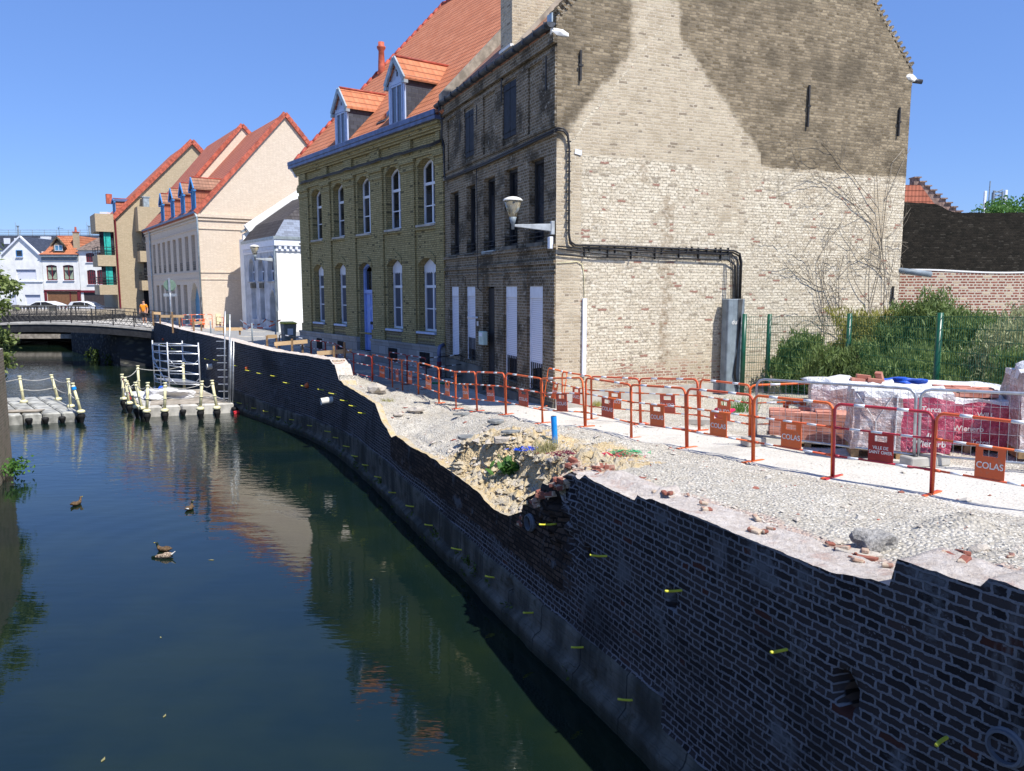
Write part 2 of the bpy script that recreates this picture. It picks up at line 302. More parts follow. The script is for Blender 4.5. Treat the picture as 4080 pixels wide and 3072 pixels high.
def steel(name,c1,c2,rough):
    t=NT(name,rough,.4); o=t.obj(); rn=t.n('ObjectInfo',5); n=t.noise(o,7,5,.7); c=t.mix(rn,c1,c2); c=t.mix(t.m('MULTIPLY',t.ss(n,.56,.7),.55),c,(.30,.20,.14)); return t.fin(c,t.bump(n,.2,.01),.5)
M['orange']=steel('orange_steel',(.74,.15,.03),(.58,.095,.04),.45); M['red']=plain('crimson_steel',(.42,.025,.04),.4,.2,5,spec=.5); M['dred']=plain('dark_red_steel',(.28,.03,.025),.5,.2,5)
M['sign_o']=steel('orange_sheet_plate',(.72,.14,.03),(.50,.07,.035),.5); M['sign_r']=plain('red_sheet_plate',(.34,.03,.025),.5,.15,4)
M['refl']=plain('reflective_white',(.66,.68,.70),.35,.1,20,spec=.6); M['letter']=plain('pale_lettering',(.72,.70,.66),.6,.08,20)
M['galv']=plain('galvanised_steel',(.42,.44,.46),.35,.15,8,spec=.5,metal=.6); M['alu']=plain('aluminium',(.60,.62,.64),.35,.1,8,spec=.5,metal=.6)
M['green']=plain('dark_green_steel',(.006,.075,.04),.35,.15,5,spec=.5); M['gbox']=plain('grey_blue_duct',(.20,.24,.27),.5,.15,4)
M['gbox2']=plain('pale_grey_metal',(.38,.41,.43),.5,.15,4); M['bpipe']=plain('blue_plastic_pipe',(.01,.26,.72),.35,.05,4,spec=.5); M['yel']=plain('yellow_plastic_tube',(.62,.60,.06),.4,.1,4)
M['wpipe']=plain('white_plastic',(.70,.68,.62),.5,.1,6); M['gpipe']=plain('grey_clay_pipe',(.13,.14,.16),.7,.15,5)
M['cream']=plain('cream_plastic_post',(.72,.68,.42),.5,.08,6); M['float']=plain('grey_plastic_float',(.50,.48,.43),.6,.2,3,.004); M['floatd']=plain('weathered_plastic_float',(.36,.36,.33),.7,.3,3,.004)
M['rope']=plain('pale_rope',(.42,.41,.38),.9,.15,10); M['rubber']=plain('black_rubber',(.015,.015,.016),.7,.2,6)
M['rbrick']=None
t=NT('new_red_bricks',.85,.2); o=t.obj(); ob=t.n('ObjectInfo',4); nn=t.n('TexWhiteNoise',0,Vector=t.n('VectorMath',props={'operation':'FLOOR'},i0=t.n('VectorMath',props={'operation':'MULTIPLY'},i0=o,i1=(4.5,9,14)))); M['rbrick']=t.fin(t.mix(nn,(.36,.14,.10),(.56,.27,.20)))
t=NT('clear_wrap',.18,.5); o=t.obj(); n=t.noise(o,6,5,.7); sv=t.sep(o); rn=t.m('FRACT',t.m('MULTIPLY',sv[2],11.)); col=t.mix(t.ss(n,.42,.68),(.38,.27,.25),(.66,.61,.61)); col=t.mix(t.m('MULTIPLY',t.ss(rn,.85,.95),.4),col,(.15,.09,.08)); M['wrap']=t.fin(col,t.bump(t.noise(o,9,4,.7),.9,.05))
t=NT('crimson_wrap',.25,.5); o=t.obj(); n=t.noise(o,7,5,.7); M['cwrap']=t.fin(t.mix(t.ss(n,.4,.7),(.36,.03,.075),(.55,.17,.22)),t.bump(n,.9,.06))
t=NT('white_film',.35,.5); o=t.obj(); n=t.noise(o,5,5,.7); M['wfilm']=t.fin(t.mix(n,(.50,.50,.50),(.85,.85,.86)),t.bump(n,1,.08))
M['pallet']=plain('pallet_wood',(.34,.22,.11),.8,.25,8); M['tarpb']=plain('blue_tarp',(.02,.10,.55),.4,.2,6,.02)
M['skin']=plain('skin',(.50,.27,.18),.6,.05,6); M['hair']=plain('dark_hair',(.02,.015,.012),.7,.2,20); M['tee']=plain('orange_shirt',(.80,.27,.02),.8,.1,6); M['shorts']=plain('dark_shorts',(.03,.025,.03),.8,.1,6); M['sock']=plain('white_cloth',(.75,.74,.7),.8,.05,6)
M['carw']=plain('white_car_paint',(.75,.77,.80),.2,.02,2,spec=.6); M['tyre']=plain('tyre',(.02,.02,.02),.8,.1,6); M['hub']=plain('wheel_rim',(.4,.4,.42),.3,.1,6,metal=.7)
M['lampred']=plain('red_lamp_lens',(.4,.02,.02),.3,.1,6)
M['leafd']=M['leaf']=None
def leafm(name,a,b,tr=.38):
    t=NT(name,.55,.3); n=t.noise(t.obj(),1.6,4,.6); rn=t.n('TexWhiteNoise',0,Vector=t.n('VectorMath',props={'operation':'SNAP'},i0=t.obj(),i1=(.12,.12,.12)))
    c=t.mix(t.m('MULTIPLY',t.m('ADD',n,rn),.5),a,b); t.fin(c); t.b.inputs['Subsurface Weight'].default_value=0
    tb=t.nt.nodes.new('ShaderNodeBsdfTranslucent'); t.set(tb.inputs[0],c); mx=t.nt.nodes.new('ShaderNodeMixShader'); mx.inputs[0].default_value=tr
    t.nt.links.new(t.b.outputs[0],mx.inputs[1]); t.nt.links.new(tb.outputs[0],mx.inputs[2]); t.nt.links.new(mx.outputs[0],t.nt.nodes['Material Output'].inputs[0]); return t.mat
M['leaf']=leafm('green_foliage',(.11,.155,.045),(.29,.36,.12)); M['leafd']=leafm('dark_foliage',(.085,.14,.04),(.25,.33,.11)); M['leafy']=leafm('yellow_green_foliage',(.20,.21,.05),(.42,.39,.10)); M['leafg']=leafm('sage_foliage',(.26,.28,.14),(.50,.52,.29)); M['leafb']=leafm('fresh_foliage',(.04,.12,.02),(.13,.27,.06)); M['dryl']=leafm('dry_grass',(.28,.26,.12),(.45,.42,.2))
M['bark']=plain('dry_vine_stem',(.30,.26,.20),.9,.25,8); M['moss']=leafm('water_weed',(.03,.06,.01),(.12,.17,.03))
# ground material from attributes
t=NT('quay_ground',.95,.1); o=t.obj(); n1=t.noise(o,1.4,5,.6); n2=t.noise(o,22,6,.8); vo=t.n('TexVoronoi',1,Vector=o,Scale=26.); vs=t.sep(vo)[0]; vo2=t.n('TexVoronoi',0,Vector=o,Scale=26.); vo3=t.n('TexVoronoi',0,Vector=o,Scale=9.)
g=t.mix(vs,(.42,.39,.33),(.68,.64,.56)); g=t.mix(t.m('MULTIPLY',t.ss(vo2,.28,.6),.3),g,(.17,.155,.125)); g=t.mix(t.m('MULTIPLY',t.ss(n1,.4,.65),.4),g,(.34,.30,.235))
e=t.mix(t.ss(n2,.3,.7),(.38,.28,.145),(.66,.53,.33)); rd=t.mix(t.ss(n2,.3,.75),(.47,.45,.40),(.60,.575,.52)); rd=t.mix(t.m('MULTIPLY',t.ss(t.noise(o,.9,5,.7),.5,.64),.5),rd,(.36,.34,.30)); pk=t.mix(t.ss(n2,.3,.7),(.35,.22,.17),(.56,.46,.40)); pv=t.mix(t.ss(n2,.3,.7),(.25,.25,.245),(.34,.34,.33))
c=t.mix(t.ss(t.m('ADD',t.attr('road'),t.m('MULTIPLY',t.m('SUBTRACT',n1,.5),.6)),.4,.6),g,rd); c=t.mix(t.ss(t.m('ADD',t.attr('earth'),t.m('MULTIPLY',t.m('SUBTRACT',t.noise(o,3,5,.6),.5),.9)),.35,.6),c,e)
c=t.mix(t.m('MULTIPLY',t.ss(t.m('ADD',t.attr('pink'),t.m('MULTIPLY',t.m('SUBTRACT',n1,.5),.9)),.4,.7),.8),c,pk); c=t.mix(t.ss(t.attr('pave'),.4,.6),c,pv)
hh=t.m('MULTIPLY',t.m('ADD',t.m('MULTIPLY',n2,.6),t.m('SUBTRACT',.5,vo2)),t.m('SUBTRACT',1.,t.m('MULTIPLY',t.attr('road'),.75))); M['ground']=t.fin(c,t.bump(hh,.9,.035))
t=NT('sandy_earth',.95,.1); o=t.obj(); n2=t.noise(o,18,6,.8); n1=t.noise(o,4,4,.6); M['earth']=t.fin(t.mix(t.ss(n1,.35,.65),t.mix(t.ss(n2,.3,.7),(.38,.28,.14),(.70,.56,.33)),t.mix(n2,(.40,.34,.24),(.62,.56,.45))),t.bump(n2,1,.04))
t=NT('gravel_stone',.9,.15); oi=t.n('TexWhiteNoise',1,Vector=t.n('VectorMath',props={'operation':'SNAP'},i0=t.obj(),i1=(.05,.05,.05))); r_=t.sep(oi); c=t.mix(r_[0],(.36,.34,.295),(.64,.61,.54)); c=t.mix(t.m('GREATER_THAN',r_[1],.99),c,(.33,.12,.08)); M['gravel']=t.fin(c)
t=NT('broken_stone',.9,.15); o=t.obj(); M['rock']=t.fin(t.mix(t.noise(o,7,5,.7),(.25,.22,.18),(.66,.60,.52)),t.bump(t.noise(o,16,5,.7),.9,.04))
t=NT('brick_rubble',.9,.15); oi=t.n('TexWhiteNoise',0,Vector=t.n('VectorMath',props={'operation':'SNAP'},i0=t.obj(),i1=(.11,.11,.11))); M['rubble']=t.fin(t.mix(t.ss(oi,.35,.75),(.24,.09,.065),(.46,.37,.28)),t.bump(t.noise(t.obj(),30,4,.7),.6,.02))
t=NT('mixed_rubble',.9,.15); oi=t.n('TexWhiteNoise',0,Vector=t.n('VectorMath',props={'operation':'SNAP'},i0=t.obj(),i1=(.11,.11,.11))); M['rubble2']=t.fin(t.mix(t.ss(oi,.72,.78),(.44,.41,.36),(.25,.10,.075)))
t=NT('grey_mortar_lump',.95,.1); o=t.obj(); M['lump']=t.fin(t.mix(t.ss(t.noise(o,22,5,.75),.35,.65),(.26,.25,.235),(.58,.56,.52)),t.bump(t.noise(o,28,5,.8),1,.05))
M['slab']=plain('slate_slab',(.20,.21,.21),.8,.25,6,.02)
# water
t=NT('canal_water',.02,.5); t.b.inputs['IOR'].default_value=1.47; o=t.obj(); ox,oy,_=t.sep(o)
far=t.m('MULTIPLY',t.ss(oy,15,32),t.ss(oy,60,40)); wv=t.n('VectorMath',props={'operation':'MULTIPLY'},i0=o,i1=(.55,1.8,1)); w1=t.noise(wv,2.6,3,.5); w2=t.noise(wv,.7,3,.5); w3=t.noise(wv,7.,2,.5)
dx=t.m('SUBTRACT',ox,-6.3); dy=t.m('SUBTRACT',oy,15.2); rr=t.m('SQRT',t.m('ADD',t.m('MULTIPLY',dx,dx),t.m('MULTIPLY',dy,dy))); rip=t.m('MULTIPLY',t.m('SINE',t.m('MULTIPLY',rr,9.)),t.m('MULTIPLY',t.ss(rr,7.,.5),t.ss(oy,13.6,16)))
st=t.m('ADD',.10,t.m('MULTIPLY',far,.6)); hgt=t.m('ADD',t.m('MULTIPLY',t.m('ADD',t.m('ADD',w1,t.m('MULTIPLY',w3,.35)),w2),st),t.m('MULTIPLY',rip,.035))
wc=t.mix(t.ss(t.noise(o,.35,4),.35,.7),(.003,.010,.009),(.009,.017,.008)); M['water']=t.fin(wc,t.bump(hgt,.55,.045))
print('materials done')
# ---------------- quay line, terrain ----------------
PL=np.array([(6.5,-.5),(5.2,1.6),(4.3,3.0),(3.6,4.1),(3.05,5.05),(2.62,5.85),(2.2,6.75),(1.74,7.77),(1.15,9.21),(.64,10.34),(.17,11.42),(-.36,12.63),(-1.12,14.38),(-2.06,16.48),(-3.15,19.04),(-4.25,21.58),(-5.4,23.9),(-6.1,25.1),(-7.0,26.55),(-8.6,28.6),(-10.6,31.1),(-11.82,32.7),(-14.6,36.9),(-18.0,42),(-23.4,50.5)])
SEG=np.hypot(*(PL[1:]-PL[:-1]).T); SA=np.concatenate([[0],np.cumsum(SEG)])
_fs=np.linspace(0,SA[-1],600); _fx=np.interp(_fs,SA,PL[:,0]); _fy=np.interp(_fs,SA,PL[:,1])
k_=np.ones(15)/15
def _sm(a): return np.convolve(np.pad(a,7,mode='edge'),k_,'valid')
_tx=_sm(np.gradient(_fx)); _ty=_sm(np.gradient(_fy)); _l=np.hypot(_tx,_ty); _tx/=_l; _ty/=_l
def wpt(s,o=0):
    x=np.interp(s,_fs,_fx); y=np.interp(s,_fs,_fy); tx=np.interp(s,_fs,_tx); ty=np.interp(s,_fs,_ty)
    return x+ty*o, y-tx*o
def wallhit(px,py):
    r=ray(px,py)
    q=np.interp  # azimuth ratio is monotonic along the wall
    ratio=_fx/np.maximum(_fy,.3); ok=_fy>2.5
    s=float(np.interp(-r[0]/r[1],-ratio[ok],_fs[ok])); x,y=wpt(s); return s,float(x),float(y),EZ+r[2]*y/r[1]
TOP=[(4080,2350),(3900,2303),(3757,2257),(3755,2270),(3607,2243),(3600,2300),(3535,2307),(3343,2278),(3200,2222),(2993,2143),(2800,2060),(2571,1971),(2549,1980),(2400,1932),(2251,1872),(2240,1890),(2205,1905),(2195,1935),(2150,1945),(2141,1970),(2100,1990),(2090,2040),(2041,2055),(1996,2033),(1940,1985),(1888,1938),(1820,1885),(1752,1838),(1660,1785),(1590,1735),(1567,1743),(1550,1705),(1531,1679),(1515,1640),(1504,1612),(1480,1590),(1450,1575),(1400,1545),(1355,1517),(1350,1480),(1343,1480),(1338,1450),(1330,1445),(1325,1432),(1296,1431),(1097,1399),(916,1354),(767,1322),(625,1284)]
_h=[wallhit(*p) for p in TOP]; _ts=np.array([h[0] for h in _h]); _tz=np.array([h[3] for h in _h]); _o=np.argsort(_ts,kind='stable'); _ts=_ts[_o]; _tz=_tz[_o]
_ts=np.concatenate([[0],_ts,[SA[-1]]]); _tz=np.concatenate([[3.16],_tz,[3.0]])
def ztop(s): return np.interp(s,_ts,_tz)
sV=wallhit(2230,1900)[0]; sC=wallhit(1345,1480)[0]
print('sV sC',sV,sC,[round(float(z),2) for z in _tz])
def h2(ix,iy): 
    v=np.sin(ix*127.1+iy*311.7)*43758.5453; return v-np.floor(v)
def vn(x,y):
    xi=np.floor(x); yi=np.floor(y); fx=x-xi; fy=y-yi; fx=fx*fx*(3-2*fx); fy=fy*fy*(3-2*fy)
    return (h2(xi,yi)*(1-fx)+h2(xi+1,yi)*fx)*(1-fy)+(h2(xi,yi+1)*(1-fx)+h2(xi+1,yi+1)*fx)*fy-.5
def fbm(x,y,o=4):
    r=0; a=1
    for i in range(o): r=r+a*vn(x,y); x=x*2.03+17; y=y*2.03+5; a*=.5
    return r
def sst(v,a,b):
    t=np.clip((v-a)/(b-a),0,1); return t*t*(3-2*t)
BARF=[(3715,9.1,1970),(3320,10.1,1903),(3003,11.3,1840),(2739,12.6,1786),(2517,14.0,1748),(2334,15.4,1701),(2163,16.9,1687),(2017,18.3,1652),(1902,19.3,1639),(1818,20.4,1630),(1750,21.4,1607),(1668,22.8,1575),(1605,24.0,1560),(1565,25.,1551),(1486,26.8,1525)]
def bpt(px,Y,by): 
    p=atY(px,by,Y); return p
BF=[bpt(*b) for b in BARF]
BACK=[(2161,18.9,1622),(2237,18.6,1643),(2355,17.6,1671),(2550,16.6,1690),(2785,14.7,1716),(2985,13.5,1757),(3345,13.3,1748)]
BB=[bpt(*b) for b in BACK]
CPS=[tuple(p) for p in BF]+[tuple(p) for p in BB]+[(3.98,12.2,2.68),(5.9,10.9,2.74),(7,9.5,2.8),(9,12,2.8),(8,8,2.85),(1.06,18.97,2.22),(4,20.2,2.3),(7,20.5,2.4),(11,22,2.5),(9,17,2.5),
 (-2.3,27,2.1),(-5,31,2.12),(-10,38,2.2),(-6,31,2.12),(-10.5,34,2.15),(-15,43,2.25),(-21,51.5,2.45),(-23,58,2.4),(-14,48,2.25),
 (1.5,9.7,2.78),(2.6,7.4,2.93),(3.2,6.4,3.04),(3.9,5.5,3.1),(4.8,4.8,3.1),(6.5,5.5,3.0),(7,2,3.1),(3.6,8.2,2.86),(2.4,9.8,2.74),(1.2,11.6,2.62),(.8,13.2,2.42),(0,15.5,2.28),(-1.5,18,2.12),(-3,20.6,2.06),(-4.6,23.4,2.05)]
CP=np.array(CPS)
def idw(x,y):
    x=np.asarray(x,float); y=np.asarray(y,float); n=0; d=0
    for cx_,cy_,cz_ in CP:
        w=1/((x-cx_)**2+(y-cy_)**2+.25)**1.7; n=n+w*cz_; d=d+w
    return n/d
PIPE=(.82,14.3)
s14=float(np.interp(14.5,_fy,_fs))
def gh(s,o):
    """ground height, and masks"""
    x,y=wpt(s,o); g=idw(x,y); zt=ztop(s); zt_s=(ztop(s-.3)+ztop(s+.3)+zt+ztop(s-.15)+ztop(s+.15))/5
    near=sst(s,sV+.15,sV-.15); far=sst(s,sC-.1,sC+.15); col=(1-near)*(1-far)
    nz=fbm(x*1.1,y*1.1); nf=fbm(x*6,y*6,3)
    # near: flush with wall top, then rubble
    hn=(zt_s-.05)+(g-zt_s+.05)*sst(o,.45,1.7)
    # heaps of rubble inland
    dm=np.exp(-(((x-4.15)**2)/.10+((y-6.85)**2)/.07)); hn=hn+.16*dm
    # collapsed: slope with a small cliff near the corner
    cl=sst(s,s14+.15,s14-.25); edge=.08+.62*sst(s,s14,s14-1.4)+.30*nz+.07*np.sin(s*7)
    slope=sst(o,-.1,2.3); cliff=sst(o,edge-.05,edge+.07)
    f=slope*(1-cl)+cl*(.34*sst(o,0,edge)+.52*cliff+.14*sst(o,edge,edge+.5))
    hc=(zt-.06)+(g-zt+.06)*f+.05*nz*(1-sst(o,0,.25))+nf*.05*sst(o,.1,.3)*(1-sst(o,2,3))
    hc=hc-.07*np.exp(-((o-.36)/.05)**2)*sst(s,s14-1.2,s14-.8)*sst(s,s14+5,s14+4)
    h=hn*near+hc*col+g*far
    dp=(x-PIPE[0]+.4)**2/1.6+(y-PIPE[1]-.1)**2/.5; h=h+.16*np.exp(-dp)
    ds=(x-1.75)**2/.30+(y-12.6)**2/.10; h=h+.15*np.exp(-ds)
    hole=np.exp(-(((x-1.55)**2)/.045+((y-13.55)**2)/.02)); h=h-.25*hole
    road=roadw(x,y)
    lf=np.clip(1-sst(y,26,30),0,1)
    h=h+(.05*nz+.030*nf)*(1-.85*road)*sst(o,.1,.5)*lf
    return x,y,h,near,far,col,nz,nf,road
def roadw(x,y):
    # distance behind the front barrier row
    pts=np.array([(5.9,7.6)]+[(p.x,p.y) for p in BF[:7]]+[(-1.5,22)]); best=np.full(np.shape(x),1e9); sg=np.zeros(np.shape(x))
    for a,b in zip(pts[:-1],pts[1:]):
        d=b-a; L=d@d; t=np.clip(((x-a[0])*d[0]+(y-a[1])*d[1])/L,0,1); qx=x-(a[0]+t*d[0]); qy=y-(a[1]+t*d[1]); dd=np.hypot(qx,qy); sgn=np.sign(d[0]*qy-d[1]*qx)*-1
        m=dd<best; best=np.where(m,dd,best); sg=np.where(m,sgn,sg)
    sd_=best*sg
    return sst(sd_,-.35,-.05)*sst(sd_,2.1,1.5)
# ground strip mesh
ss_=[0.]
while ss_[-1]<SA[-1]:
    x,y=wpt(ss_[-1]); ss_.append(ss_[-1]+float(np.clip(.0075*math.hypot(x,y),.05,.6)))
ss_[-1]=SA[-1]; ss_=np.array(ss_)
oo=[0.]
while oo[-1]<26: oo.append(oo[-1]+.06+.012*oo[-1]**1.25)
oo=np.array(oo)
def gridmesh(name,x,y,z,mats,attrs={},uvs=None,smooth=True):
    n,m=x.shape; co_=np.stack([x,y,z],-1).reshape(-1,3); i=np.arange(n*m).reshape(n,m)
    f=np.stack([i[:-1,:-1],i[1:,:-1],i[1:,1:],i[:-1,1:]],-1).reshape(-1,4)
    me=bpy.data.meshes.new(name); me.from_pydata(co_.tolist(),[],f.tolist())
    for k,v in attrs.items():
        a=me.attributes.new(k,'FLOAT','POINT'); a.data.foreach_set('value',np.ascontiguousarray(v.reshape(-1),dtype=np.float32))
    if uvs is not None:
        l=me.uv_layers.new(name='uv'); idx=np.empty(len(me.loops),dtype=np.int32); me.loops.foreach_get('vertex_index',idx); l.data.foreach_set('uv',np.ascontiguousarray(uvs.reshape(-1,2)[idx].reshape(-1),dtype=np.float32))
    if smooth: me.polygons.foreach_set('use_smooth',[True]*len(me.polygons))
    me.materials.append(mats); o=bpy.data.objects.new(name,me); S.collection.objects.link(o); return o
s2,o2=np.meshgrid(ss_,oo,indexing='ij')
x,y,h,near,far,col,nz,nf,road=gh(s2,o2)
inn=sst(o2,.5,.38); h=h-inn*(near+far)*.35   # tucked under the wall's own top course
earth=col*(sst(o2,2.6,1.2)*.9*sst(s2,sV+6.5,sV+4.5)+.25*sst(o2,1.5,.5))
pave=sst(y,25.5,27.)*(1-sst(nz,.2,.35))
gnd=gridmesh('ground',x,y,h,M['ground'],{'road':road,'earth':earth,'pink':near*sst(o2,.95,.45)*.85,'pave':pave})
tag(gnd,kind='structure')
# canal wall: face grid
wall=empty('canal_wall',(float(wpt(10)[0]),float(wpt(10)[1]),0),0,'long dark brick canal wall, broken down in the middle, with a concrete footing','canal wall')
WO=wall.location
ws=[0.]
while ws[-1]<SA[-1]:
    x_,y_=wpt(ws[-1]); ws.append(ws[-1]+float(np.clip(.007*math.hypot(x_,y_),.05,.3)))
ws[-1]=SA[-1]; ws=np.array(ws); nzr=56
zt=ztop(ws); q=.0425; zt_q=np.round(zt/.085)*.085
wq=np.floor(ws/.225)*.225+.11; BHt=.074
zn=np.round(ztop(wq)/BHt)*BHt+np.where(h2(np.floor(ws/.225),ws*0)>.86,-.02,0)+fbm(ws*14,ws*0)*.010
zc_=zt+fbm(ws*2.5,ws*0+3,3)*.04
sS=wallhit(3500,2300)[0]; zs_=zt+np.where(h2(np.floor(ws/.225),ws*0)>.86,-.02,0)+fbm(ws*14,ws*0)*.012
zn=np.where((ws>sS)&(ws<wallhit(2600,1985)[0]),zs_,zn)
zt_f=np.where(ws<sV+.75,zn,np.where(ws<sC-.55,zc_,np.where(ws<sC+.5,zn,zt+fbm(ws*9,ws*0)*.012)))
tt=np.linspace(0,1,nzr); Sg,Tg=np.meshgrid(ws,tt,indexing='ij'); Zg=-.3+(zt_f[:,None]+.3)*Tg
off=fbm(Sg*5,Zg*12,3)*.014+fbm(Sg*.7,Zg*.9,2)*.05-.055
band=.82+.10*np.sin(Sg*.35)+.06*fbm(Sg*.8,Zg*0); band=np.where(Sg<wallhit(2660,2700)[0],.45-.3*sst(Sg,wallhit(2660,2700)[0],wallhit(2660,2700)[0]-3),band)
off=off-.05*sst(Zg,band+.03,band-.03)*(1+.3*fbm(Sg*3,Zg*3)); off=off-.11*sst(Zg,.28+.1*fbm(Sg*1.5,Zg*0),.2+.1*fbm(Sg*1.5,Zg*0))*(1+.35*fbm(Sg*1.2,Zg*3))
hole_shade=0*Sg
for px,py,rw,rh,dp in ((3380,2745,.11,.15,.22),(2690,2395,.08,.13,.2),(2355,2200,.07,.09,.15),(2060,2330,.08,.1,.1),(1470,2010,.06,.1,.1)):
    s_,a_,b_,z_=wallhit(px,py); m_=np.exp(-(((Sg-s_)/rw)**2+((Zg-z_)/rh)**2)*1.3)*(1+.8*fbm(Sg*9,Zg*9)); off=off+1.6*dp*sst(m_,.3,.42); hole_shade=hole_shade+sst(m_,.25,.4)
sx_=np.exp(-((Sg-(sV+.0))/.55)**2)*sst(Zg,1.3,1.75); off=off+.10*sx_*(1+2.5*fbm(Sg*7,Zg*12,2))
X_,Y_=wpt(Sg,off)
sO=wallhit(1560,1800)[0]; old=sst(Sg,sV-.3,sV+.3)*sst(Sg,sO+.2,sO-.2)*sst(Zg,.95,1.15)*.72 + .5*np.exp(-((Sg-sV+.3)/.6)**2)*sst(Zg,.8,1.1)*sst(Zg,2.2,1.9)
old=np.maximum(old,hole_shade*1.2)  # shade inside the holes is painted dark through the aged-brick mask
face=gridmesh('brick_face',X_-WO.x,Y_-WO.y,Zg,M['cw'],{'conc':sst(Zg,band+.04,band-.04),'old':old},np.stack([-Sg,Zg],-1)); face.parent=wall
to=np.array([0,.08,.16,.24,.32,.40,.46]); St,Ot=np.meshgrid(ws,to,indexing='ij')
zt2=np.repeat(zt_f[:,None],len(to),1); offt=off[:,-1][:,None]*(Ot<.01); Xt,Yt=wpt(St,Ot+offt)
zt2=zt2+(fbm(Xt*4,Yt*4,3)*.035-.005)*(Ot>.01); zt2=zt2-np.where((St>sV+.2)&(St<sC-.5),.25*sst(Ot,.05,.3),0)
stp=(Ot>.19)&(St<wallhit(2340,1890)[0])&(St>wallhit(2575,1975)[0]); zt2=zt2+np.where(stp,.07,0)
cm_=((ws[:-1]>sV+.2)&(ws[:-1]<sC-.5))
top=gridmesh('wall_top',Xt-WO.x,Yt-WO.y,zt2,M['dust'],{}); top.parent=wall; top.data.materials.append(M['earth'])
top.data.polygons.foreach_set('material_index',np.repeat(cm_.astype(np.int32),len(to)-1))
Sb,Tb=np.meshgrid(ws,[0,1.],indexing='ij'); Xb,Yb=wpt(Sb,Sb*0+.46); Zb=np.where(Tb<.5,np.repeat(zt2[:,-1:],2,1),1.3)
bk=gridmesh('wall_back',Xb-WO.x,Yb-WO.y,Zb,M['rubble'],{}); bk.parent=wall
# broken end of the intact wall: stepped courses of bricks facing the rubble
mb=MB()
for k in range(8):
    zc=float(ztop(sC+.8))-.08*k-.04; s0=sC+.55-.085*k
    for j in range(2):
        for oo_ in (.06,.20,.34) if k%2==0 else (.12,.32):
            x_,y_=wpt(s0+.23*j,oo_); tx=wpt(s0+.23*j+.1,oo_); a=math.atan2(tx[1]-y_,tx[0]-x_)
            mb.obox((x_-WO.x,y_-WO.y,zc),.22,.12 if k%2==0 else .2,.068,(0,0,a+random.uniform(-.04,.04)))
mb.build('broken_brick_end',M['rubble'],wall,bevel=.006)
mb=MB(); rs=random.Random(3)
for i in range(230):
    s_=sV+rs.uniform(-.25,1.5)*rs.choice((1,.5)); o_=rs.uniform(-.03,.8); x_,y_,hh,*_r=gh(np.array(s_),np.array(o_)); z_=float(hh)+rs.uniform(-.03,.05) if o_>.1 else min(float(hh),float(ztop(s_)))+rs.uniform(-.1,.02)
    mb.obox((float(x_)-WO.x,float(y_)-WO.y,z_),rs.uniform(.10,.22),.11,.065,(rs.uniform(-.4,.4),rs.uniform(-.4,.4),rs.uniform(0,3)))

for i in range(42):
    s_=rs.uniform(wallhit(4070,2350)[0],sV); o_=rs.uniform(.12,.62); x_,y_=wpt(s_,o_); z_=float(ztop(s_))+.01; q_=rs.uniform(.2,.8)
    mb.obox((float(x_)-WO.x,float(y_)-WO.y,z_),.16*q_,.09*q_,.05*q_,(rs.uniform(-.3,.3),rs.uniform(-.3,.3),rs.uniform(0,3)))
mb.build('loose_broken_bricks',M['rubble'],wall,bevel=.008)['kind']='stuff'
# yellow drain tubes standing out of the wall
tubes=[(632,1370),(660,1374),(705,1392),(762,1405),(838,1432),(875,1436),(952,1458),(1006,1478),(1051,1489),(1105,1499),(1160,1527),(1228,1539),(1298,1554),(1345,1570),(1390,1597),(1428,1619),(1465,1647),(945,1600),(972,1607),(1030,1627),(1078,1640),(1130,1662),(1183,1673),(1256,1697),(1327,1720),(1362,1745),(1405,1780),(1440,1819),(1483,1854),(1535,1902),(1592,1962),(1667,2018),(1745,2093),(1860,2190),(2000,2300),(2150,2438),(2350,2575),(2550,2786),(2212,2088),(2430,2214),(2730,2350),(3150,2584),(3790,2930)]
for px,py in tubes:
    s_,x_,y_,z_=wallhit(px,py); tx=np.interp(s_,_fs,_tx); ty=np.interp(s_,_fs,_ty); n=Vector((-ty,tx,0)).normalized(); L=.30; P=Vector((x_-WO.x,y_-WO.y,z_))-n*.02
    a_=random.uniform(-.25,.25); t_=Vector((tx,ty,0)); pts=[P+n*(L*k/6)+t_*a_*(k/6)**2*L+Vector((0,0,.05*(k/6)**2)) for k in range(7)]
    mb=MB(); mb.tube(pts,.014,7); mb.tube([pts[-1],pts[-1]+(pts[-1]-pts[-2])*.05],.009,7); o=mb.build('drain_tube',M['yel'],wall,smooth=True)
def wallpipe(px,py,r,L,mat,name='drain_pipe',tilt=0.,inner=True):
    s_,x_,y_,z_=wallhit(px,py); tx=np.interp(s_,_fs,_tx); ty=np.interp(s_,_fs,_ty); n=Vector((-ty,tx,0)).normalized(); n.z=-tilt; P=Vector((x_-WO.x,y_-WO.y,z_))-n*.15
    mb=MB(); E=P+n*(L+.15); mb.tube([P,E],r,20,0,cap=False); mb.tube([E-n*.12,E],r*.85,20,0,cap=False); mb.tube([E,E+n*.002],[r,r*.85],20,0,cap=False) 
    if L<.3: mb.tube([E-n*.07,E-n*.065,E-n*.03,E-n*.025],[r,r*1.12,r*1.12,r],20,0,cap=False)
    o=mb.build(name,mat,wall,smooth=True)
    mb=MB(); mb.tube([E-n*.13,E-n*.12],r*.84,20,0); mb.build('pipe_bore',M['rubber'],o)
wallpipe(2125,2080,.12,.10,M['gpipe']); wallpipe(4030,2965,.115,.10,M['gpipe']); wallpipe(1330,1592,.11,.42,M['wpipe'],tilt=.08); wallpipe(850,1460,.13,.3,M['wpipe'])
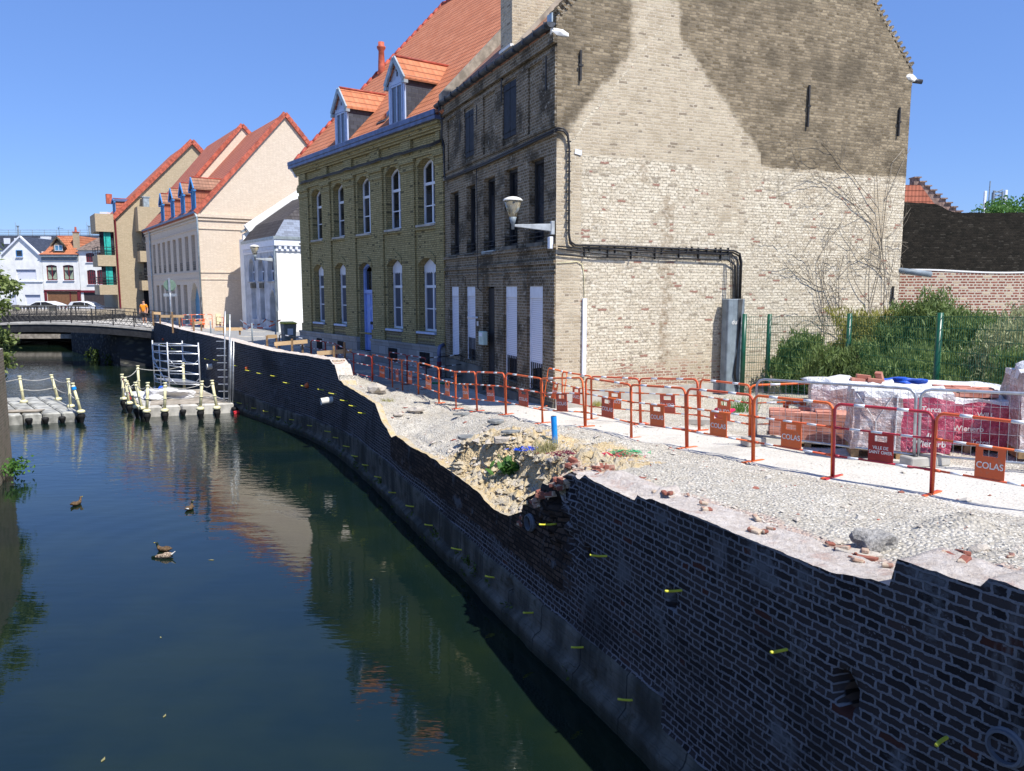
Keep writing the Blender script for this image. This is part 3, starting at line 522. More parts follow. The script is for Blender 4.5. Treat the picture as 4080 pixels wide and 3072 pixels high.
for px,py in ((655,1352),(992,1468),(1232,1535)):
    s_,x_,y_,z_=wallhit(px,py); mb=MB(); mb.blob((x_-WO.x-.05,y_-WO.y-.05,z_),.10,seed=px); mb.build('orange_plug',M['orange'],wall,smooth=True)
# ground sheets
mb=MB(); mb.poly([(-400,-100,-1.2),(300,-100,-1.2),(300,500,-1.2),(-400,500,-1.2)]); tag(mb.build('terrain',M['conc']),kind='structure')
mb=MB(); mb.poly([(-23.4,50.6,2.28),(-26.4,51.4,2.28),(-37.2,65,2.28),(-43,73,2.28),(-43,76,2.28),(30,76,2.28),(30,30,2.0),(-4,40,2.0)]); tag(mb.build('street',M['conc']),kind='structure')
mb=MB(); mb.poly([(-140,76,2.26),(40,76,2.26),(40,180,2.26),(-140,180,2.26)]); tag(mb.build('road',plain('asphalt_road',(.10,.10,.10),.9,.2,2)),kind='structure')
n_=60; gx,gy=np.meshgrid(np.linspace(-60,12,145),np.linspace(-12,76,177),indexing='ij')
wat=gridmesh('water',gx,gy,gx*0,M['water']); tag(wat,kind='structure')
# gravel
def stones(n,smin,smax,fs,fo,name,mat,flat=.6,keep=None):
    s_=fs(n); o_=fo(n); x,y,h,near,far,col,nz,nf,road=gh(s_,o_); k=(rng.random(n)>road*.82)&(y<27)
    if keep is not None: k&=keep(s_,o_,x,y)
    x,y,h=x[k],y[k],h[k]; n=len(x); sz=smin+(smax-smin)*rng.random(n)**3.2
    b=np.array([(1,0,0),(0,1,0),(-1,0,0),(0,-1,0),(0,0,1),(0,0,-1)],float); b=b[None]*(1+.5*(rng.random((n,6,1))-.5)); b=b+ .35*(rng.random((n,6,3))-.5)
    b[:,:,2]*=flat; b[:,:,0]*=(.8+.7*rng.random((n,1))); a=rng.random(n)*6.28; c,s=np.cos(a)[:,None],np.sin(a)[:,None]
    X=b[:,:,0]*c-b[:,:,1]*s; Y=b[:,:,0]*s+b[:,:,1]*c; tl=(rng.random((n,1))-.5)*.8; Z=b[:,:,2]+X*tl
    V=np.stack([x[:,None]+X*sz[:,None],y[:,None]+Y*sz[:,None],h[:,None]+Z*sz[:,None]+sz[:,None]*.12],-1).reshape(-1,3)
    F=np.array([(0,1,4),(1,2,4),(2,3,4),(3,0,4),(1,0,5),(2,1,5),(3,2,5),(0,3,5)]); F=(F[None]+6*np.arange(n)[:,None,None]).reshape(-1,3)
    me=bpy.data.meshes.new(name); me.from_pydata(V.tolist(),[],F.tolist()); me.materials.append(mat); o=bpy.data.objects.new(name,me); S.collection.objects.link(o); return o
smax_=sC
g1=stones(80000,.004,.019,lambda n:4.0+(sC-3.5)*rng.random(n)**1.25,lambda n:.1+8.5*rng.random(n)**1.2,'gravel',M['gravel'])
tag(g1,'loose grey and white gravel scattered over the quay between wall and barriers','gravel',kind='stuff')
g2=stones(520,.02,.07,lambda n:4.0+(sC-2.0)*rng.random(n),lambda n:.2+4.5*rng.random(n)**1.3,'rubble_stones',M['rubble2'],.5)
tag(g2,'broken brick and mortar lumps strewn along the top of the canal wall','rubble',kind='stuff')
g3=stones(420,.03,.09,lambda n:sV+.2+6.5*rng.random(n),lambda n:.05+1.6*rng.random(n),'earth_clods',M['rock'],.8)

g4=stones(2600,.02,.10,lambda n:sV-.1+(s14-sV+.3)*rng.random(n),lambda n:.02+1.25*rng.random(n),'crumbled_earth',M['earth'],.9)
tag(g4,'crumbled yellow earth lumps on the face and floor of the hollow','rubble',kind='stuff')

g5=stones(1500,.010,.045,lambda n:4.0+(sC-3)*rng.random(n),lambda n:.15+3.2*rng.random(n)**1.6,'mortar_bits',M['rock'],.5)
tag(g5,'pale mortar crumbs lying thickest beside the canal wall top','rubble',kind='stuff')
tag(g3,'sandy clods and stones lying in the collapsed part of the wall','rubble',kind='stuff')
def groundz(x,y):
    """height of the quay at a world point"""
    d=np.hypot(_fx-x,_fy-y); i=int(np.argmin(d)); s=_fs[i]; return float(gh(np.array(s),np.array(d[i]))[2])
def gp(px,py,z0=2.5):
    """point of the quay seen at a pixel"""
    z=z0
    for _ in range(6): p=gz(px,py,z); z=.5*z+.5*groundz(p.x,p.y)
    i=int(np.argmin(np.hypot(_fx-p.x,_fy-p.y))); sd_=(p.x-_fx[i])*_ty[i]-(p.y-_fy[i])*_tx[i]
    if sd_<.28 and p.y<30: x_,y_=wpt(_fs[i],.34); p.x,p.y=float(x_),float(y_)   # keep things on the quay, not over the water
    return Vector((p.x,p.y,groundz(p.x,p.y)))
def rock(name,px,py,r,sc,mat,label,cat,seed=0,group=None,sub=2,dz=0.,rot=None,rough=.3):
    p=gp(px,py); mb=MB(); mb.blob((0,0,0),r,sc,seed,sub,rough); o=mb.build(name,M[mat]); o.location=(p.x,p.y,p.z+r*sc[2]*.45+dz); 
    if rot: o.rotation_euler=rot
    return tag(o,label,cat,group)
rock('boulder',1500,1565,.23,(1.2,.9,.75),'rock','big pale lump of broken masonry beside the last orange barrier','boulder',1,rough=.32)
rock('concrete_lump',3490,2180,.125,(1.35,.9,.85),'lump','largest grey stone lump lying on the near rubble behind the wall top','boulder',5,sub=3,rough=.42)
for i,(px,py,r,lb) in enumerate([(1655,1640,.15,'white chalky rubble heap left of the slate pieces'),(1590,1670,.10,'jagged stones piled at the broken wall edge'),(3900,2205,.06,'thin pale stone near the right edge on the wall top'),(3330,2170,.05,'small grey stone left of the largest lump'),(2110,1935,.12,'block of broken masonry in the corner of the collapse')]):
    rock('broken_stone',px,py,r,(1.4,1,.6),'rock',lb,'stone',10+i)
def slab(px,py,lx,ly,lz,rz,label,mat='slab',tilt=.1,name='stone_slab',group=None,dz=.0):
    p=gp(px,py); mb=MB(); rr=random.Random(px); n=9; pl=[]
    for k in range(n): a=2*math.pi*k/n; pl.append((math.cos(a)*lx/2*rr.uniform(.8,1.1)*1.15,math.sin(a)*ly/2*rr.uniform(.75,1.15)*1.1))
    mb.prism(pl,lambda a,b:(a,b,0),lambda a,b:(a,b,lz)); o=mb.build(name,M[mat],bevel=.004); o.location=(p.x,p.y,p.z+.02+dz); o.rotation_euler=(tilt,tilt*.5,rz); return tag(o,label,'slab',group)
slab(1888,1752,.75,.30,.06,.35,'largest flat grey slab on the edge of the sandy pit'); slab(1850,1655,.55,.16,.04,.5,'long thin slate sliver left of the other slabs'); slab(1975,1690,.40,.24,.06,.7,'upper of two grey slabs on the gravel mound'); slab(1985,1768,.40,.28,.07,.4,'grey slab just right of the brick piece at the pit edge'); slab(2035,1745,.36,.14,.04,.6,'small slate piece nearest the blue pipe')
slab(3420,2222,.36,.12,.035,-.35,'flat pale stone leaning in front of the largest grey lump','rock'); slab(3440,2236,.20,.08,.03,-.3,'dark brown splinter of brick on the wall top by the step','rubble')
for px,py,lb in ((1932,1790,'pinkish loose brick lying on the pit edge among the slabs'),(1998,1792,'cream coloured loose brick right of the pinkish one')):
    p=gp(px,py); mb=MB(); mb.obox((0,0,0),.26,.15,.10); o=mb.build('loose_brick',M['rubble' if px<1950 else 'rock'],bevel=.006); o.location=(p.x,p.y,p.z+.05); o.rotation_euler=(.1,0,.2); tag(o,lb,'brick')
# blue pipe
p=gp(2213,1765); mb=MB(); mb.tube([(0,0,-.1),(-.035,0,.50)],.052,20); mb.tube([(-.035,0,.501),(-.035,0,.504)],.044,20,1); o=mb.build('blue_pipe',[M['bpipe'],M['rubber']],smooth=False); o.location=p; tag(o,'upright bright blue plastic pipe sticking out of the gravel mound','pipe')
for px,py,col,lb in ((2120,1800,(.01,.10,.75),'bright blue shredded netting on the gravel left of the blue pipe'),(2270,1818,(.20,.01,.05),'dark red shredded netting below the blue pipe'),(2420,1822,(.62,.02,.08),'bright red shredded netting beside the green netting'),(2490,1815,(.01,.35,.13),'green shredded netting at the foot of the gravel mound')):
    p=gp(px,py); mb=MB(); rr=random.Random(px)
    for k in range(90):
        c=Vector((rr.gauss(0,.16),rr.gauss(0,.05),rr.uniform(0,.06))); pts=[c+Vector((rr.gauss(0,.03),rr.gauss(0,.03),rr.uniform(0,.04))) for _ in range(3)]; mb.tube(pts,.004,3)
    o=mb.build('netting_shreds',plain('netting_%d'%px,col,.5,.2,9)); o.location=p; tag(o,lb,'netting')
print('terrain done')
# ---------------- buildings ----------------
K=1.157; ZB=2.65
class Bld:
    """building frame: x along the facade, y outwards (facade at y=0), z absolute in measuring units, scaled by K about the eye"""
    def __init__(s,name,P,D,label,cat,k=K,group=None,zb=ZB):
        s.k=k; s.zb=zb; n=math.hypot(*D)
        s.root=empty(name,(P[0]*k,P[1]*k,EZ+(zb-EZ)*k),math.atan2(D[1]/n,D[0]/n),label,cat,group)
    def xf(s,v): return (v[0]*s.k,v[1]*s.k,(v[2]-s.zb)*s.k)
    def part(s,name,mb,mat,parent=None,**kw): return mb.build(name,mat,parent or s.root,xf=s.xf,**kw)
def arcpts(x0,x1,z,h,n=8,pointed=False):
    if pointed: 
        r=[]; 
        for k in range(n+1):
            u=k/n; xx=x0+(x1-x0)*u; w=1-abs(2*u-1); r.append((xx,z+h*math.sqrt(max(0,1-(1-w)**2))**.9))
        return r
    return [(x0+(x1-x0)*k/n, z+h*(1-(2*k/n-1)**2)) for k in range(n+1)]
def wallop(mb,x0,x1,z0,z1,ops,depth=.22,y=0.,m=0):
    """wall face at y with openings (xa,xb,za,zb,arch rise[,pointed]); reveals go in by depth"""
    xs=sorted({x0,x1}|{v for o in ops for v in o[:2]}); zs=sorted({z0,z1}|{v for o in ops for v in o[2:4]})
    for i in range(len(xs)-1):
        for j in range(len(zs)-1):
            a,b,c,d=xs[i],xs[i+1],zs[j],zs[j+1]
            if b-a<1e-6 or d-c<1e-6: continue
            if any(o[0]<=a+1e-6 and o[1]>=b-1e-6 and o[2]<=c+1e-6 and o[3]>=d-1e-6 for o in ops): continue
            mb.poly([(b,y,c),(a,y,c),(a,y,d),(b,y,d)],m)
    for o in ops:
        a,b,c,d=o[:4]; h=o[4] if len(o)>4 else 0; pt=len(o)>5 and o[5]; yi=y-depth
        mb.poly([(a,y,c),(a,yi,c),(a,yi,d-h),(a,y,d-h)],m); mb.poly([(b,y,c),(b,y,d-h),(b,yi,d-h),(b,yi,c)],m); mb.poly([(a,y,c),(b,y,c),(b,yi,c),(a,yi,c)],m)
        if h>0:
            P=arcpts(a,b,d-h,h,10,pt)
            for k in range(len(P)-1):
                p,q=P[k],P[k+1]; mb.poly([(p[0],y,p[1]),(q[0],y,q[1]),(q[0],y,d),(p[0],y,d)][::-1],m) if True else 0
                mb.poly([(p[0],y,p[1]),(p[0],yi,p[1]),(q[0],yi,q[1]),(q[0],y,q[1])],m)
        else: mb.poly([(a,y,d),(a,yi,d),(b,yi,d),(b,y,d)],m)
def window(B,a,b,c,d,y,h=0,mull=1,trans=None,bars=(),fmat='white',fw=.06,pointed=False,glass='glass',parent=None,label=None,sill=None):
    """window part in an opening, its frame proud of the pane"""
    mb=MB(); t=.05; P=arcpts(a,b,d-h,h,10,pointed) if h else [(a,d),(b,d)]
    mb.box(a,a+fw,y,y+t,c,d-h); mb.box(b-fw,b,y,y+t,c,d-h); mb.box(a+fw,b-fw,y,y+t,c,c+fw)
    if h:
        for k in range(len(P)-1):
            p,q=P[k],P[k+1]; mb.hexa([(p[0],y,p[1]-fw),(q[0],y,q[1]-fw),(q[0],y+t,q[1]-fw),(p[0],y+t,p[1]-fw),(p[0],y,p[1]),(q[0],y,q[1]),(q[0],y+t,q[1]),(p[0],y+t,p[1])])
    else: mb.box(a+fw,b-fw,y,y+t,d-fw,d)
    for k in range(mull): xm=a+(b-a)*(k+1)/(mull+1); mb.box(xm-fw*.5,xm+fw*.5,y,y+t*.9,c+fw,d-fw*(1 if not h else 1))
    if trans: mb.box(a+fw,b-fw,y,y+t*1.15,trans-fw*.6,trans+fw*.6)
    for z in bars: mb.box(a+fw,b-fw,y,y+t*.7,z-fw*.25,z+fw*.25)
    w=B.part('window',mb,M[fmat],parent)
    g=MB(); g.poly([(b-fw*.3,y+.012,c),(a+fw*.3,y+.012,c)]+[(p[0],y+.012,p[1]-fw*.3) for p in P]); B.part('pane',g,M[glass],w,recalc=False)
    if sill: s=MB(); s.box(a-.05,b+.05,y-.02,sill[0],c-.07,c-.003); B.part('sill',s,M[sill[1]],w)
    if label: w['label']=label
    return w
def box_part(B,name,mat,*bx,parent=None,label=None,bevel=0):
    mb=MB()
    for b in bx: mb.box(*b)
    o=B.part(name,mb,M[mat],parent,bevel=bevel)
    if label: o['label']=label
    return o
def roof(mb,x0,x1,y0,z0,y1,z1,th=.12,m=0):
    n=Vector((0,z1-z0,-(y1-y0))); n=Vector((0,-(z1-z0),(y1-y0))).normalized(); n=n if n.z>0 else -n; o=n*th
    a=[Vector((x0,y0,z0)),Vector((x1,y0,z0)),Vector((x1,y1,z1)),Vector((x0,y1,z1))]; mb.hexa([*a,*[p+o for p in a]],m)
def tubes_part(B,name,mat,paths,r=.04,n=8,parent=None):
    mb=MB()
    for p in paths: mb.tube(p,r,n)
    return B.part(name,mb,M[mat],parent,smooth=True)
# ===== dark brick house =====
DKP=(.92,16.4); DKD=(-.387,.922); EV=10.42; SL=1.02; GW=9.95
B=Bld('brick_house',DKP,DKD,'tall dark sooty brick house with a huge patched gable wall and white roller shutters','house'); DK=B
gf=[(6.26,7.02,3.22,5.24),(4.88,5.68,3.22,5.24),(3.47,4.28,2.55,5.24),(2.02,2.83,2.95,5.24),(.59,1.41,2.9,5.24)]
f1=[(6.26,7.0,6.15,7.93),(4.88,5.6,6.15,7.95),(3.47,4.25,6.15,7.97),(2.04,2.84,6.2,8.0),(.6,1.37,6.2,8.0)]
at_=[(4.88,5.6,8.7,9.88),(2.04,2.84,8.72,9.95)]
mb=MB(); wallop(mb,0,7.55,2.2,EV,gf+f1+at_,.2)
for a,b,c,d in ((.65,1.34,8.77,9.96),(3.39,4.15,8.76,9.9),(6.35,7.05,8.6,9.8)): pass
# blind recesses stand between wider piers
fac=B.part('facade_wall',mb,M['dk'],recalc=False)
mb=MB()
for z,h,p in ((8.33,.10,.05),(8.50,.07,.04),(6.03,.09,.06),(5.72,.07,.05),(5.55,.05,.03),(9.98,.10,.05),(10.15,.25,.09)): mb.box(.002,7.55,0,p,z,z+h)
for a,b in ((0,.62),(1.36,2.02),(2.86,3.36),(4.18,4.86),(5.62,6.33),(7.08,7.55)):
    for z0,z1 in ((8.58,9.97),): mb.box(a+.002,b,0.002,.045,z0,z1)
for a,b in ((0,.57),(1.43,2.0),(2.86,3.45),(4.28,4.86),(5.7,6.24),(7.04,7.55)): mb.box(a+.002,b,.002,.03,2.2,5.5)
B.part('brick_trim',mb,M['dk'])
mb=MB(); mb.box(.0,3.42,0,.055,2.1,2.72); mb.box(4.32,7.55,0,.055,2.2,3.12); B.part('plinth',mb,M['concd'])
# gable with weathering zones
ns,nz_=190,230; sg=np.linspace(0,GW,ns); 
def gtop(s_): return np.where(s_<GW/2,EV+.15+s_*SL,EV+.15+(GW-s_)*SL)
T_=np.linspace(0,1,nz_); Sg,Tg=np.meshgrid(sg,T_,indexing='ij'); Zg=2.0+(gtop(Sg)-2.0)*Tg
wb=fbm(Sg*1.3,Zg*1.3); wj=fbm(Sg*3.1+9,Zg*3.1,3)*.10
# ghost of a vanished lower gable: light triangle
lft=(Sg-(.1+ (Zg-8.0)*.84))+wj; rgt=((5.35-(Zg-8.05)*1.02)-Sg)+wj
tri=np.minimum(lft,rgt); col_=np.minimum(np.minimum(Sg-1.75,2.95-Sg),Zg-9.3)+wj; up=sst(Zg,7.85,8.2)
soot=np.where(Zg>8.0,sst(-tri,-.12,.42)*.80,0)*up; soot=np.maximum(soot-.52*sst(col_,-.12,.1)*sst(wb+.25,-.4,.3)*(tri<.0),.0); soot=np.where((Sg>5.3)&(Zg>7.8),np.maximum(soot,sst(Zg+.15*wb,7.9,8.05)),soot)
soot=np.where(Zg<8.0,np.maximum(0,sst(Sg,7.0,8.2)*sst(Zg,6.9,7.9)*.35)+.42*np.exp(-((Sg-5.95-.2*wb)/.3)**2)*sst(Zg,6.9,7.3),soot)
white=sst(Zg,8.12,7.85)*(.78+.22*np.sin(Sg*.9+1)+.3*wb); white=white+.6*np.exp(-((Sg-5.75)/.33)**2)*sst(Zg,7.9,7.5)*sst(Zg,5.5,6.2); white=white*sst(Zg,3.0,4.0)+.30*sst(Zg,4.0,3.0)
white=np.where(Sg<.62,white*.35,white)+.6*np.exp(-((tri-.06)/.07)**2)*sst(Zg,8.0,8.2)*(rgt>-.3); white=white+.5*sst(Sg,9.35,9.5)*sst(Zg,7.9,7.4)-.5*np.exp(-((Sg-9.0)/.45)**2)*sst(Zg,5.2,6)*sst(Zg,7.9,7.6); redz=sst(Zg,3.75,3.3)*sst(Sg,.8,1.6)*sst(Sg,5.2,4.8)
rust=.5*np.exp(-((Sg-2.75)/.38)**2)*sst(Zg,2.9,3.6)*sst(Zg,8.0,7.0)+.45*np.exp(-((Sg-6.9)/.5)**2)*sst(Zg,8.0,7.6)*sst(Zg,6.9,7.3)+.5*np.exp(-((Sg-2.1)/.25)**2)*sst(Zg,7.2,7.6)*sst(Zg,8.3,7.9)
gx=np.zeros_like(Sg); rel=(fbm(Sg*2,Zg*2)*.012)
me_x=(gx-0)*K; g=gridmesh('gable_wall',me_x+rel,-Sg*K,(Zg-ZB)*K,M['gable'],{'soot':soot,'white':white,'rust':np.maximum(rust,.0),'redz':redz},np.stack([Sg*K,Zg*K],-1),smooth=True); g.parent=B.root
mb=MB(); G=lambda s,z:(.0,-s,z); yb=-GW
# side/back shell
mb.poly([(7.55,0,2),(7.55,-GW,2),(7.55,-GW,EV),(7.55,-GW/2,EV+GW/2*SL),(7.55,0,EV)]); mb.poly([(0,-GW,2),(0,-GW,EV),(7.55,-GW,EV),(7.55,-GW,2)]); B.part('rear_walls',mb,M['dk'])
mb=MB(); roof(mb,.34,7.35,.08,EV-.02,-GW/2,EV+(GW/2)*SL,.1); roof(mb,.34,7.35,-GW-.08,EV-.02,-GW/2,EV+(GW/2)*SL,.1); B.part('roof',mb,M['tile_rb'])
# party wall upstand on the far verge, gable coping near
def upstand(x0,x1,h,mat,name,e0=.12,th=None):
    mb=MB()
    for sgn in (0,1):
        ya=lambda t:(e0-t) if not sgn else (-GW-e0+t)
        L=GW/2+e0; pts=[(0,EV-.15),(L,EV-.15+L*SL-.0),(L,EV-.15+L*SL+h+.1),(0,EV-.1+h*.8)]
        mb.prism(pts,lambda t,z:(x0,ya(t),z),lambda t,z:(x1,ya(t),z))
    return B.part(name,mb,M[mat])
upstand(7.36,7.62,.62,'cem','party_wall')
upstand(.004,.33,.42,'dk','gable_parapet',.02)
mb=MB()
for sgn in (0,1):
    for k in range(46):
        L=(GW/2)/46; t0=k*L; y_=(-t0-L/2) if not sgn else (-GW+t0+L/2); z_=EV+.06+(t0+L/2)*SL
        mb.obox((.16,y_,z_+.24),.36,.058,.17,(-math.atan(SL)*(1 if sgn==0 else -1),0,0))
B.part('coping_bricks',mb,M['dk'])
mb=MB(); mb.blob((.1,-.12,EV-.06),.16,(.9,1.6,.7),3,2,.2); B.part('kneeler_stone',mb,M['whitew']); mb=MB(); mb.blob((.1,-GW+.05,EV+.04),.16,(.9,1.4,.7),5,2,.2); B.part('kneeler_stone',mb,M['whitew'])
mb=MB(); mb.obox((.14,.10,EV+.22),.22,.03,.18); B.part('flashing',mb,M['zincl'])
# chimney
c=empty if False else None
mb=MB(); mb.box(2.32,3.02,-2.3,.02,EV-.05,EV+7.5); ch=B.part('chimney',mb,M['gable'])
mb=MB(); mb.obox((2.66,.03,EV+.32),.7,.08,.06); B.part('chimney_flashing',mb,M['whitew'],ch)
mb=MB(); mb.prism([(.0,EV+.02),(2.2,EV+.02+2.2*SL),(2.2,EV+.40+2.2*SL),(.0,EV+.30)],lambda t,z:(2.22,-t,z),lambda t,z:(2.32,-t,z)); B.part('cement_fillet',mb,M['cem'],ch)
# gutter
mb=MB()
for x0,x1 in ((-.02,7.75),):
    pr=[]; 
    n=9
    for k in range(n): a=math.pi*k/(n-1); pr.append((.12+.10*math.cos(a)+.03,EV+.10-.10*math.sin(a)))
    pr2=[(y_,z_+.015) for y_,z_ in pr[::-1]]
    mb.prism([(p[0],p[1]) for p in pr],lambda y_,z_:(x0,y_,z_),lambda y_,z_:(x1,y_,z_))
for k in range(14): x_=.1+k*.55; mb.box(x_-.012,x_+.012,.03,.265,EV-.012,EV+.125)
gut=B.part('gutter',mb,M['zincd'])
tubes_part(B,'downpipe','zincd',[[(7.45,.15,EV),(7.5,.12,EV-.25),(7.55,.06,EV-.45),(7.56,.06,EV-.9)]],.045,8,gut)
tubes_part(B,'downpipe','zincd',[[(.12,-GW-.1,EV+.02),(.0,-GW-.35,EV-.02)]],.06,8,gut)
# shutters
for i,(a,b,c,d) in enumerate(gf):
    if i==2: continue
    bot=[3.24,3.52,None,3.5,3.36][i]
    mb=MB(); mb.box(a,a+.05,-.12,-.04,c,d); mb.box(b-.05,b,-.12,-.04,c,d); mb.box(a+.05,b-.05,-.12,-.02,d-.26,d)
    w=B.part('window',mb,M['white'])
    mb=MB(); sk_=(0,.0,0,0,.10)[i]; mb.hexa([(a+.05,-.10,bot+sk_),(b-.05,-.10,bot),(b-.05,-.07,bot),(a+.05,-.07,bot+sk_),(a+.05,-.10,d-.26),(b-.05,-.10,d-.26),(b-.05,-.07,d-.26),(a+.05,-.07,d-.26)]); B.part('roller_shutter',mb,M['shut'],w)
    g_=MB(); g_.poly([(b-.02,-.17,c),(a+.02,-.17,c),(a+.02,-.17,d),(b-.02,-.17,d)]); B.part('pane',g_,M['glass'],w,recalc=False)
    if i in (1,3,4):
        mb=MB()
        for k in range(7): x_=a+.08+(b-a-.16)*k/6; mb.box(x_-.01,x_+.01,-.06,-.04,c+.02,c+.62)
        mb.box(a,b,-.06,-.04,c+.1,c+.12); B.part('security_bars',mb,M['iron'],w)
# door
mb=MB(); mb.box(3.5,3.86,-.195,-.14,2.5,5.0); d_=B.part('door',mb,M['black']); mb=MB(); mb.box(3.47,3.5,-.19,-.1,2.5,5.2); mb.box(3.86,4.25,-.195,-.12,2.5,5.2); mb.box(3.5,3.86,-.19,-.12,4.98,5.2); B.part('door_frame',mb,M['iron'],d_)
mb=MB(); mb.box(3.4,4.35,.0,.25,2.3,2.5); B.part('doorstep',mb,M['concd'])
# first floor windows with lace curtains
for i,(a,b,c,d) in enumerate(f1):
    mb=MB(); mb.box(a,a+.07,-.19,-.13,c,d); mb.box(b-.07,b,-.19,-.13,c,d); mb.box(a+.07,b-.07,-.19,-.13,d-.07,d); mb.box(a+.07,b-.07,-.19,-.13,c,c+.07); w=B.part('window',mb,M['iron'])
    mb=MB(); mb.poly([(b,-.185,c),(a,-.185,c),(a,-.185,d),(b,-.185,d)]); B.part('pane',mb,M['glass'],w,recalc=False)
    if i>=2: mb=MB(); mb.poly([(a+.34,-.175,c+.08),(a+.08,-.175,c+.08),(a+.08,-.175,d-.08),(a+.34,-.175,d-.08)]); B.part('lace_curtain',mb,M['curt'],w,recalc=False)
    mb=MB(); mb.tube([(a,.03,c+.22),(b,.03,c+.22)],.012,6); mb.tube([(a,.03,c+.12),(b,.03,c+.12)],.01,6); B.part('window_rail',mb,M['iron'],w)
    mb=MB(); mb.box(a-.04,b+.04,-.1,.06,c-.08,c-.004); B.part('sill',mb,M['concd'] if i!=2 else M['zincl'],w)
for a,b,c,d in at_:
    m_=(a+b)/2
    for x0,x1 in ((a,m_-.01),(m_+.01,b)):
        mb=MB(); mb.box(x0,x1,-.03,.02,c,d)
        for z in (c+.12,d-.15): mb.box(x0-.02,x1-.03,.02,.035,z,z+.05)
        B.part('wooden_shutter',mb,M['black'])
# iron wall ties
for x_,z0,z1 in ((.42,9.6,10.3),(3.0-.1,9.9,10.5),(4.62,9.7,10.2),(5.95,9.5,10.1)): mb=MB(); mb.box(x_-.02,x_+.02,.02,.06,z0-.3,z1-.3); B.part('wall_tie',mb,M['iron'])
for s_,z0,z1 in ((.52,9.45,10.05),(6.6,9.0,9.95),(9.55,9.0,9.7),(9.7,4.6,5.25)): mb=MB(); mb.box(-.06,-.02,-s_-.02,-s_+.02,z0,z1); mb.box(-.07,-.04,-s_-.05,-s_+.05,(z0+z1)/2-.02,(z0+z1)/2+.02); B.part('wall_tie',mb,M['iron'])
# gable plinth, small items
mb=MB(); mb.box(-.05,.0,-4.75,-.0,2.0,2.99); B.part('plinth',mb,M['conc'])
mb=MB(); mb.box(-.06,-.01,-.72,-.63,3.3,4.98); B.part('white_conduit',mb,M['white'])
tubes_part(B,'cable','cream',[[(-.02,-.02,5.72),(-.02,-.5,5.76),(-.02,-.62,5.7),(-.02,-.66,5.5),(-.02,-.68,5.0)]],.008,5)
mb=MB(); mb.box(-.10,-.02,-.30,-.26,0,0) if False else None
# black cables
P=[(7.55,.06,9.35),(7.45,.07,9.5),(7.36,.07,9.35),(7.34,.06,8.55),(7.25,.07,8.36),(4,.07,8.35),(.1,.07,8.42),(-.06,.0,8.46),(-.07,-.12,8.46),(-.07,-.22,8.36),(-.07,-.26,8.1),(-.07,-.27,6.35),(-.07,-.3,6.18),(-.07,-.42,6.1),(-.07,-1.5,6.10),(-.07,-4.55,6.06),(-.07,-4.72,6.0),(-.07,-4.78,5.8),(-.07,-4.78,4.9)]
tubes_part(B,'black_cable','cable',[P,[(x_+(.03 if i>8 else 0),y_-.0,z_-.045) for i,(x_,y_,z_) in enumerate(P[4:])]],.022,7)
cb=[[(-.06,-.02,6.07),(-.06,-.8,6.03),(-.06,-2.5,6.03),(-.06,-4.5,5.98),(-.06,-4.66,5.85),(-.06,-4.70,4.9)],[(-.06,-.02,6.02),(-.06,-1.1,5.93),(-.06,-2.6,5.88),(-.06,-4.4,5.84),(-.06,-4.62,5.72),(-.06,-4.66,4.9)],[(-.08,-.6,6.06),(-.08,-2.2,5.98),(-.08,-4.3,5.97)],[(-.04,-.02,5.9),(-.05,-.9,5.86),(-.05,-1.7,5.85)]]
tubes_part(B,'black_cable','cable',cb,.016,6)
mb=MB(); rr=random.Random(2)
for k in range(20): s_=.6+k*.2+rr.uniform(-.05,.05); mb.box(-.085,-.02,-s_-.008,-s_+.008,(5.84,5.95,6.0)[k%3]+rr.uniform(-.02,.03),6.10+rr.uniform(-.03,.03))
for k in range(10): mb.box(-.09,-.02,-.245-.05,-.245+.03,6.4+k*.2,6.42+k*.2)
B.part('cable_clips',mb,M['cable'])
tubes_part(B,'black_cable','cable',[[(4.62,.06,8.35),(4.6,.06,7),(4.58,.06,5.2),(4.3,.06,5.12)]],.012,5)
mb=MB(); mb.box(0.02,.14,.05,.13,6.02,6.27); B.part('junction_box',mb,M['white'],bevel=.01)
mb=MB(); mb.box(3.94,4.28,.03,.16,3.73,4.08); lb=B.part('letterbox',mb,plain('pale_green_box',(.50,.64,.58),.5,.08,6),bevel=.012)
mb=MB(); mb.box(3.99,4.23,.163,.166,3.95,4.05); B.part('notice',mb,M['white'],lb)
mb=MB(); mb.tube([(4.62,.05,4.42),(4.66,.2,4.42),(4.72,.3,4.44)],[.02,.045,.05],10); mb.box(4.62,4.68,.03,.06,4.2,4.32); B.part('door_camera',mb,M['white'])
# scrap of white poster on gable
mb=MB(); mb.obox((-.018,-.5,8.02),.004,.16,.10,(.2,0,0)); B.part('white_patch',mb,M['white'])
# bracket lamp hanging from the corner of the dark house
LP=Vector(B.xf((.03,.10,6.42))); lm=empty('street_lamp',B.root.matrix_world@LP if False else (0,0,0),0,'funnel shaped glass street lamp on a white bracket at the corner of the dark house','street lamp')
bpy.context.view_layer.update(); Wm=Matrix.Translation(B.root.location)@Matrix.Rotation(B.root.rotation_euler.z,4,'Z'); lm.location=Wm@LP; lm.rotation_euler=(0,0,B.root.rotation_euler.z-.12)
mb=MB(); mb.hexa([(-.0,.0,-.05),(.06,.0,-.05),(.06,1.02,.05),(-.0,1.02,.05),(-.0,.0,.15),(.06,.0,.15),(.06,1.02,.11),(-.0,1.02,.11)]); mb.box(-.02,.08,-.1,.0,-.14,.22); mb.build('bracket',M['gbox2'],lm,bevel=.01)
mb=MB(); mb.lathe([(.04,-.02),(.04,.12),(.06,.14),(.10,.30)],(.03,1.06,0),14); mb.build('lamp_neck',M['gbox'],lm,smooth=True)
